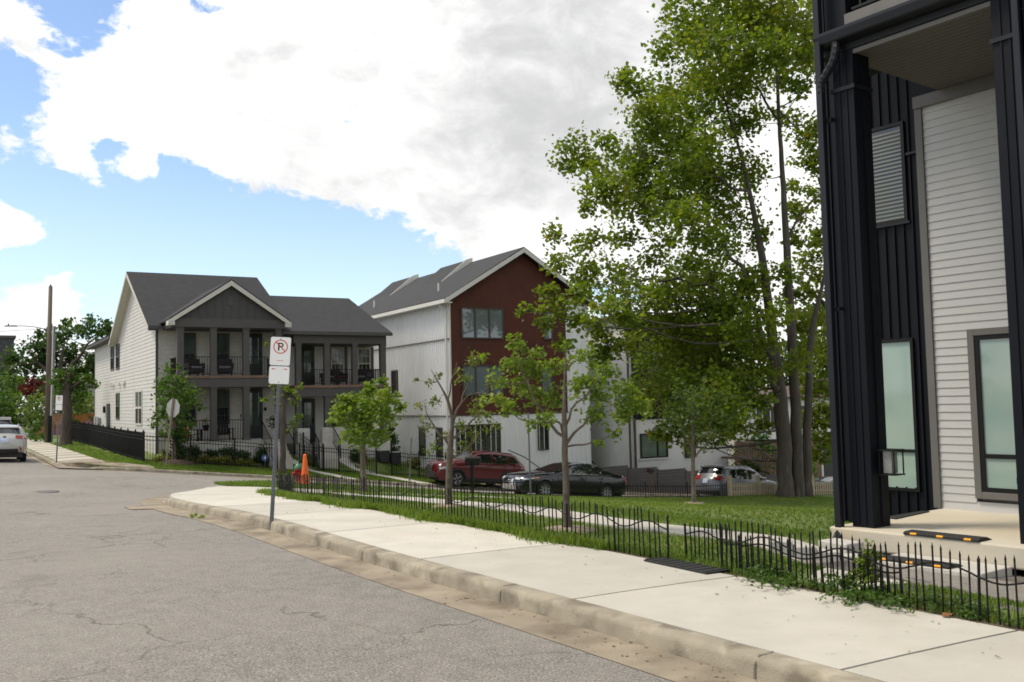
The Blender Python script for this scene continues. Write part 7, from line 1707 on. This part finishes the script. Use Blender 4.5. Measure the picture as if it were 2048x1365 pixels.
# utility pole
x0, y0 = -30.9, 63.2; z0 = lot_z(x0, y0)
t = thing('utility_pole', 'tall brown wooden utility pole with grey conduits and a street light arm', 'pole', (x0, y0, z0)); t.rotation_euler = (0, R(1.0), 0)
M['polewood'] = mat('pole_wood', (.12, .095, .075), .9, .25, 4, .4, 20, stretch=(1, 1, .15))
b = MB(); b.path([(0, 0, -.3), (0, 0, 5), (0, 0, 10.35)], [.17, .155, .12], 14); smooth(b.build('pole_shaft', M['polewood'], t))
b = MB(); b.lathe([(.125, 10.35), (.05, 10.42), (.03, 10.5)], 8); b.build('pole_cap', M['iron'], t)
for k, (dx, mt) in enumerate(((.26, 'wtrim'), (.38, 'galv'))):
    b = MB(); b.tube((dx, -.05, 1.6 if k == 0 else .0), (dx, -.05, 7.7), .05, n=8); b.build('conduit', M[mt], t)
b = MB(); b.box(.12, -.12, 0, .34, .02, 1.75); b.build('conduit_guard', M['iron'], t, bevel=.02)
b = MB(); b.path(spline([(0, 0, 7.4), (-.8, 0, 7.62), (-1.7, 0, 7.72), (-2.3, 0, 7.72)], 4), .03, 6); arm = b.build('lamp_arm', M['galv'], t)
b = MB(); b.prism([(-2.2, 7.68), (-2.25, 7.78), (-2.9, 7.76), (-3.0, 7.68)], -.12, .12); b.build('lamp_head', M['signback'], arm, base=0)
b = MB(); b.tube((-2.75, 0, 7.77), (-2.75, 0, 7.88), .045, n=8); b.build('photocell', M['iron'], arm, base=0)
b = MB()
A = Vector((x0 + .1, y0, z0 + 7.55)); Bq = Vector((-70, 60, 8.0))
b.path([tuple(A.lerp(Bq, i / 14) - Vector((0, 0, 3.0 * (i / 14) * (1 - i / 14)))) for i in range(15)], .012, 4); tag(b.build('overhead_wire', M['iron']), 'thin overhead wire running from the utility pole out of the picture to the left', 'wire')
# manhole, storm inlet
x0, y0 = -11.36, 23.1
b = MB(); b.lathe([(.34, -.02), (.34, .012), (.30, .013), (.30, .008), (.02, .010)], 28); o = b.build('manhole_cover', mat('cast_iron', (.11, .10, .095), .7, .3, 15, .5)); o.location = (x0, y0, road_z(x0, y0)); tag(o, 'round iron manhole cover in the road at the left', 'manhole')
drape('inlet_pad', [(2.75, 18.4), (3.45, 18.0), (3.5, 19.6), (2.8, 19.4)], road_z, .009, M['gutter'], .5)
b = MB(); gg = random.Random(8); cl = []
x0, y0 = xy(3.3, 15.6)
leafcloud_o = leafcloud('gutter_weed', [(0, 0, .03, .10), (.12, -.1, .02, .08)], M['leaf_young'], .06, 6, None, .4, 77); leafcloud_o.location = (x0, y0, road_z(x0, y0)); tag(leafcloud_o, 'small weed growing in the gutter below the kerb', 'weed')

# ------------------------------------------------------------------ porch furniture (duplex)
def hp(u, w, z): return H.matrix_basis @ Vector((u, w, z + .9))
M['wicker'] = mat('dark_wicker', (.022, .018, .020), .75, .3, 40, .5, 60)
M['cushion'] = mat('grey_cushion', (.20, .19, .20), .85, .15, 12)
M['redcush'] = mat('dark_red_cushion', (.10, .015, .02), .85, .15, 12)
def armchair(label, u, w, z, rz, cush='cushion', grp='armchairs on the duplex balconies'):
    t = thing('armchair', label, 'armchair', hp(u, w, z), TH + rz, grp)
    for nm, bx, m in (('seat', (-.36, -.36, .16, .36, .30, .36), 'wicker'), ('backrest', (-.36, .22, .36, .36, .38, .82), 'wicker'), ('cushion', (-.27, -.35, .362, .27, .215, .46), cush)):
        b = MB(); b.box(*bx); b.build(nm, M[m], t, bevel=.03)
    for s in (-1, 1):
        b = MB(); b.box(s * .30, -.36, .362, s * .40, .30, .60); b.build('armrest', M['wicker'], t, bevel=.03)
        for q in (-.30, .26):
            b = MB(); b.box(s * .30 - .03, q - .03, 0, s * .30 + .03, q + .03, .158); b.build('leg', M['wicker'], t)
armchair('dark wicker armchair on the upper left balcony, left of the second column', 1.45, -1.15, 3.112, R(10))
armchair('dark wicker armchair on the upper left balcony, right of the second column', 2.85, -1.15, 3.112, R(-12))
armchair('dark armchair with a dark red cushion on the right balcony', 8.45, -.9, 2.632, R(20), 'redcush')
armchair('dark armchair with a grey cushion on the right balcony, between its two middle columns', 7.98, -1.0, 2.632, R(-30))
armchair('dark armchair by the end of the right balcony', 9.75, -.9, 2.632, R(-40))
def adirondack(label, u, w, z, rz):
    t = thing('garden_chair', label, 'chair', hp(u, w, z), TH + rz, 'slatted chairs on the ground porch')
    for k in range(5):
        b = MB(); x = -.26 + k * .13; top = .98 - .05 * abs(k - 2)
        b.add([(x - .058, .12, .30), (x + .058, .12, .30), (x + .058, .36, top), (x - .058, .36, top), (x - .058, .15, .30), (x + .058, .15, .30), (x + .058, .39, top), (x - .058, .39, top)], [(0, 1, 2, 3), (4, 7, 6, 5), (0, 3, 7, 4), (1, 5, 6, 2), (3, 2, 6, 7), (0, 4, 5, 1)]); b.build('back_slat', M['iron'], t)
    b = MB(); b.add([(-.28, -.38, .38), (.28, -.38, .38), (.28, .14, .28), (-.28, .14, .28), (-.28, -.38, .35), (.28, -.38, .35), (.28, .14, .25), (-.28, .14, .25)], [(0, 1, 2, 3), (4, 7, 6, 5), (0, 4, 5, 1), (1, 5, 6, 2), (2, 6, 7, 3), (3, 7, 4, 0)]); b.build('seat', M['iron'], t)
    for s in (-1, 1):
        b = MB(); b.box(s * .30, -.44, .52, s * .42, .32, .55); b.build('armrest', M['iron'], t)
        b = MB(); b.box(s * .33, -.40, 0, s * .38, -.32, .52); b.build('leg', M['iron'], t); b = MB(); b.box(s * .33, .20, 0, s * .38, .28, .52); b.build('leg', M['iron'], t)
adirondack('black slatted chair on the ground porch, in front of the ground floor window', 2.75, -1.2, AF + .013, R(0))
adirondack('black slatted chair on the ground porch, turned sideways behind the small green tree', 1.35, -1.1, AF + .013, R(65))
def planter(label, u, w, z, pm_, r, h, lf, hh):
    t = thing('planter', label, 'planter', hp(u, w, z), 0)
    b = MB(); b.lathe([(r * .7, 0), (r, h * .9), (r * 1.05, h), (r * .85, h), (r * .8, h * .9)], 14); smooth(b.build('pot', pm_, t))
    leafcloud('plant', [(0, 0, h + hh * .5, hh * .5), (hh * .25, 0, h + hh * .35, hh * .35), (-hh * .2, .1, h + hh * .7, hh * .35)], lf, .12, 9, t, 1.0, int(u * 50))
planter('white pot with a dark leafy plant beside the ground floor door', 5.15, -1.3, AF + .013, M['wtrim'], .18, .40, M['leaf_dark'], .7)
planter('black pot with a green plant at the porch railing', 1.85, -1.75, AF + .5, M['iron'], .15, .26, M['leaf_young'], .3)
planter('terracotta pot with orange flowers on the porch beside the left column', .95, -1.5, AF + .013, mat('terracotta', (.36, .12, .05), .8), .16, .35, leafmat('orange_bloom', [(0, (.35, .10, .02)), (1, (.5, .16, .03))], .3), .45)
for i, (e_, m_) in enumerate(((18.3, 44.0), (18.9, 44.0))):
    x, y = xy(e_, m_); t = thing('bin', ['grey lidded bin by the white metal wall, nearer the right porch', 'grey lidded bin by the white metal wall, nearer the cone shaped evergreen'][i], 'bin', (x, y, lot_z(x, y)), TH, 'bins by the white metal wall')
    b = MB(); b.prism([(-.22, 0), (.22, 0), (.27, .55), (-.27, .55)], -.22, .22); b.build('bin_body', M['blkplastic'], t); b = MB(); b.box(-.29, -.25, .552, .29, .25, .60); b.build('lid', M['signback'], t, bevel=.02)

# ------------------------------------------------------------------ grit and leaf litter
gg = random.Random(21); b1 = MB(); b2 = MB()
for i in range(420):
    m = -2 + 22 * gg.random() ** 1.2; kk = near_kerb_e(m); e = kk - abs(gg.gauss(.03, .22)) - .02
    x, y = xy(e, m); z = road_z(x, y) + .009; r = gg.uniform(.004, .016); a = gg.uniform(0, 6.3)
    P = [(x + r * gg.uniform(.6, 1.3) * math.cos(a + k * 1.57), y + r * gg.uniform(.6, 1.3) * math.sin(a + k * 1.57), z + gg.uniform(0, .006)) for k in range(4)]
    (b1 if gg.random() < .6 else b2).add(P, [(0, 1, 2, 3)])
for i in range(130):
    m = -1 + 20 * gg.random(); f = gg.random() ** .5; e = near_kerb_e(m) + .2 + (lin_e(FENCE, min(m, 20.3)) - near_kerb_e(m) - .25) * f
    x, y = xy(e, m); z = road_z(x, y) + .135; r = gg.uniform(.006, .017); a = gg.uniform(0, 6.3)
    b2.add([(x + r * gg.uniform(.6, 1.4) * math.cos(a + k * 1.57), y + r * gg.uniform(.5, 1.2) * math.sin(a + k * 1.57), z + gg.uniform(0, .008)) for k in range(4)], [(0, 1, 2, 3)])
tag(b1.build('road_grit', mat('grit', (.22, .19, .15), .95, .4, 60), fix=False), kind='stuff')
tag(b2.build('leaf_litter', mat('litter', (.13, .085, .03), .9, .5, 50, col2=(.09, .10, .03)), fix=False), kind='stuff')
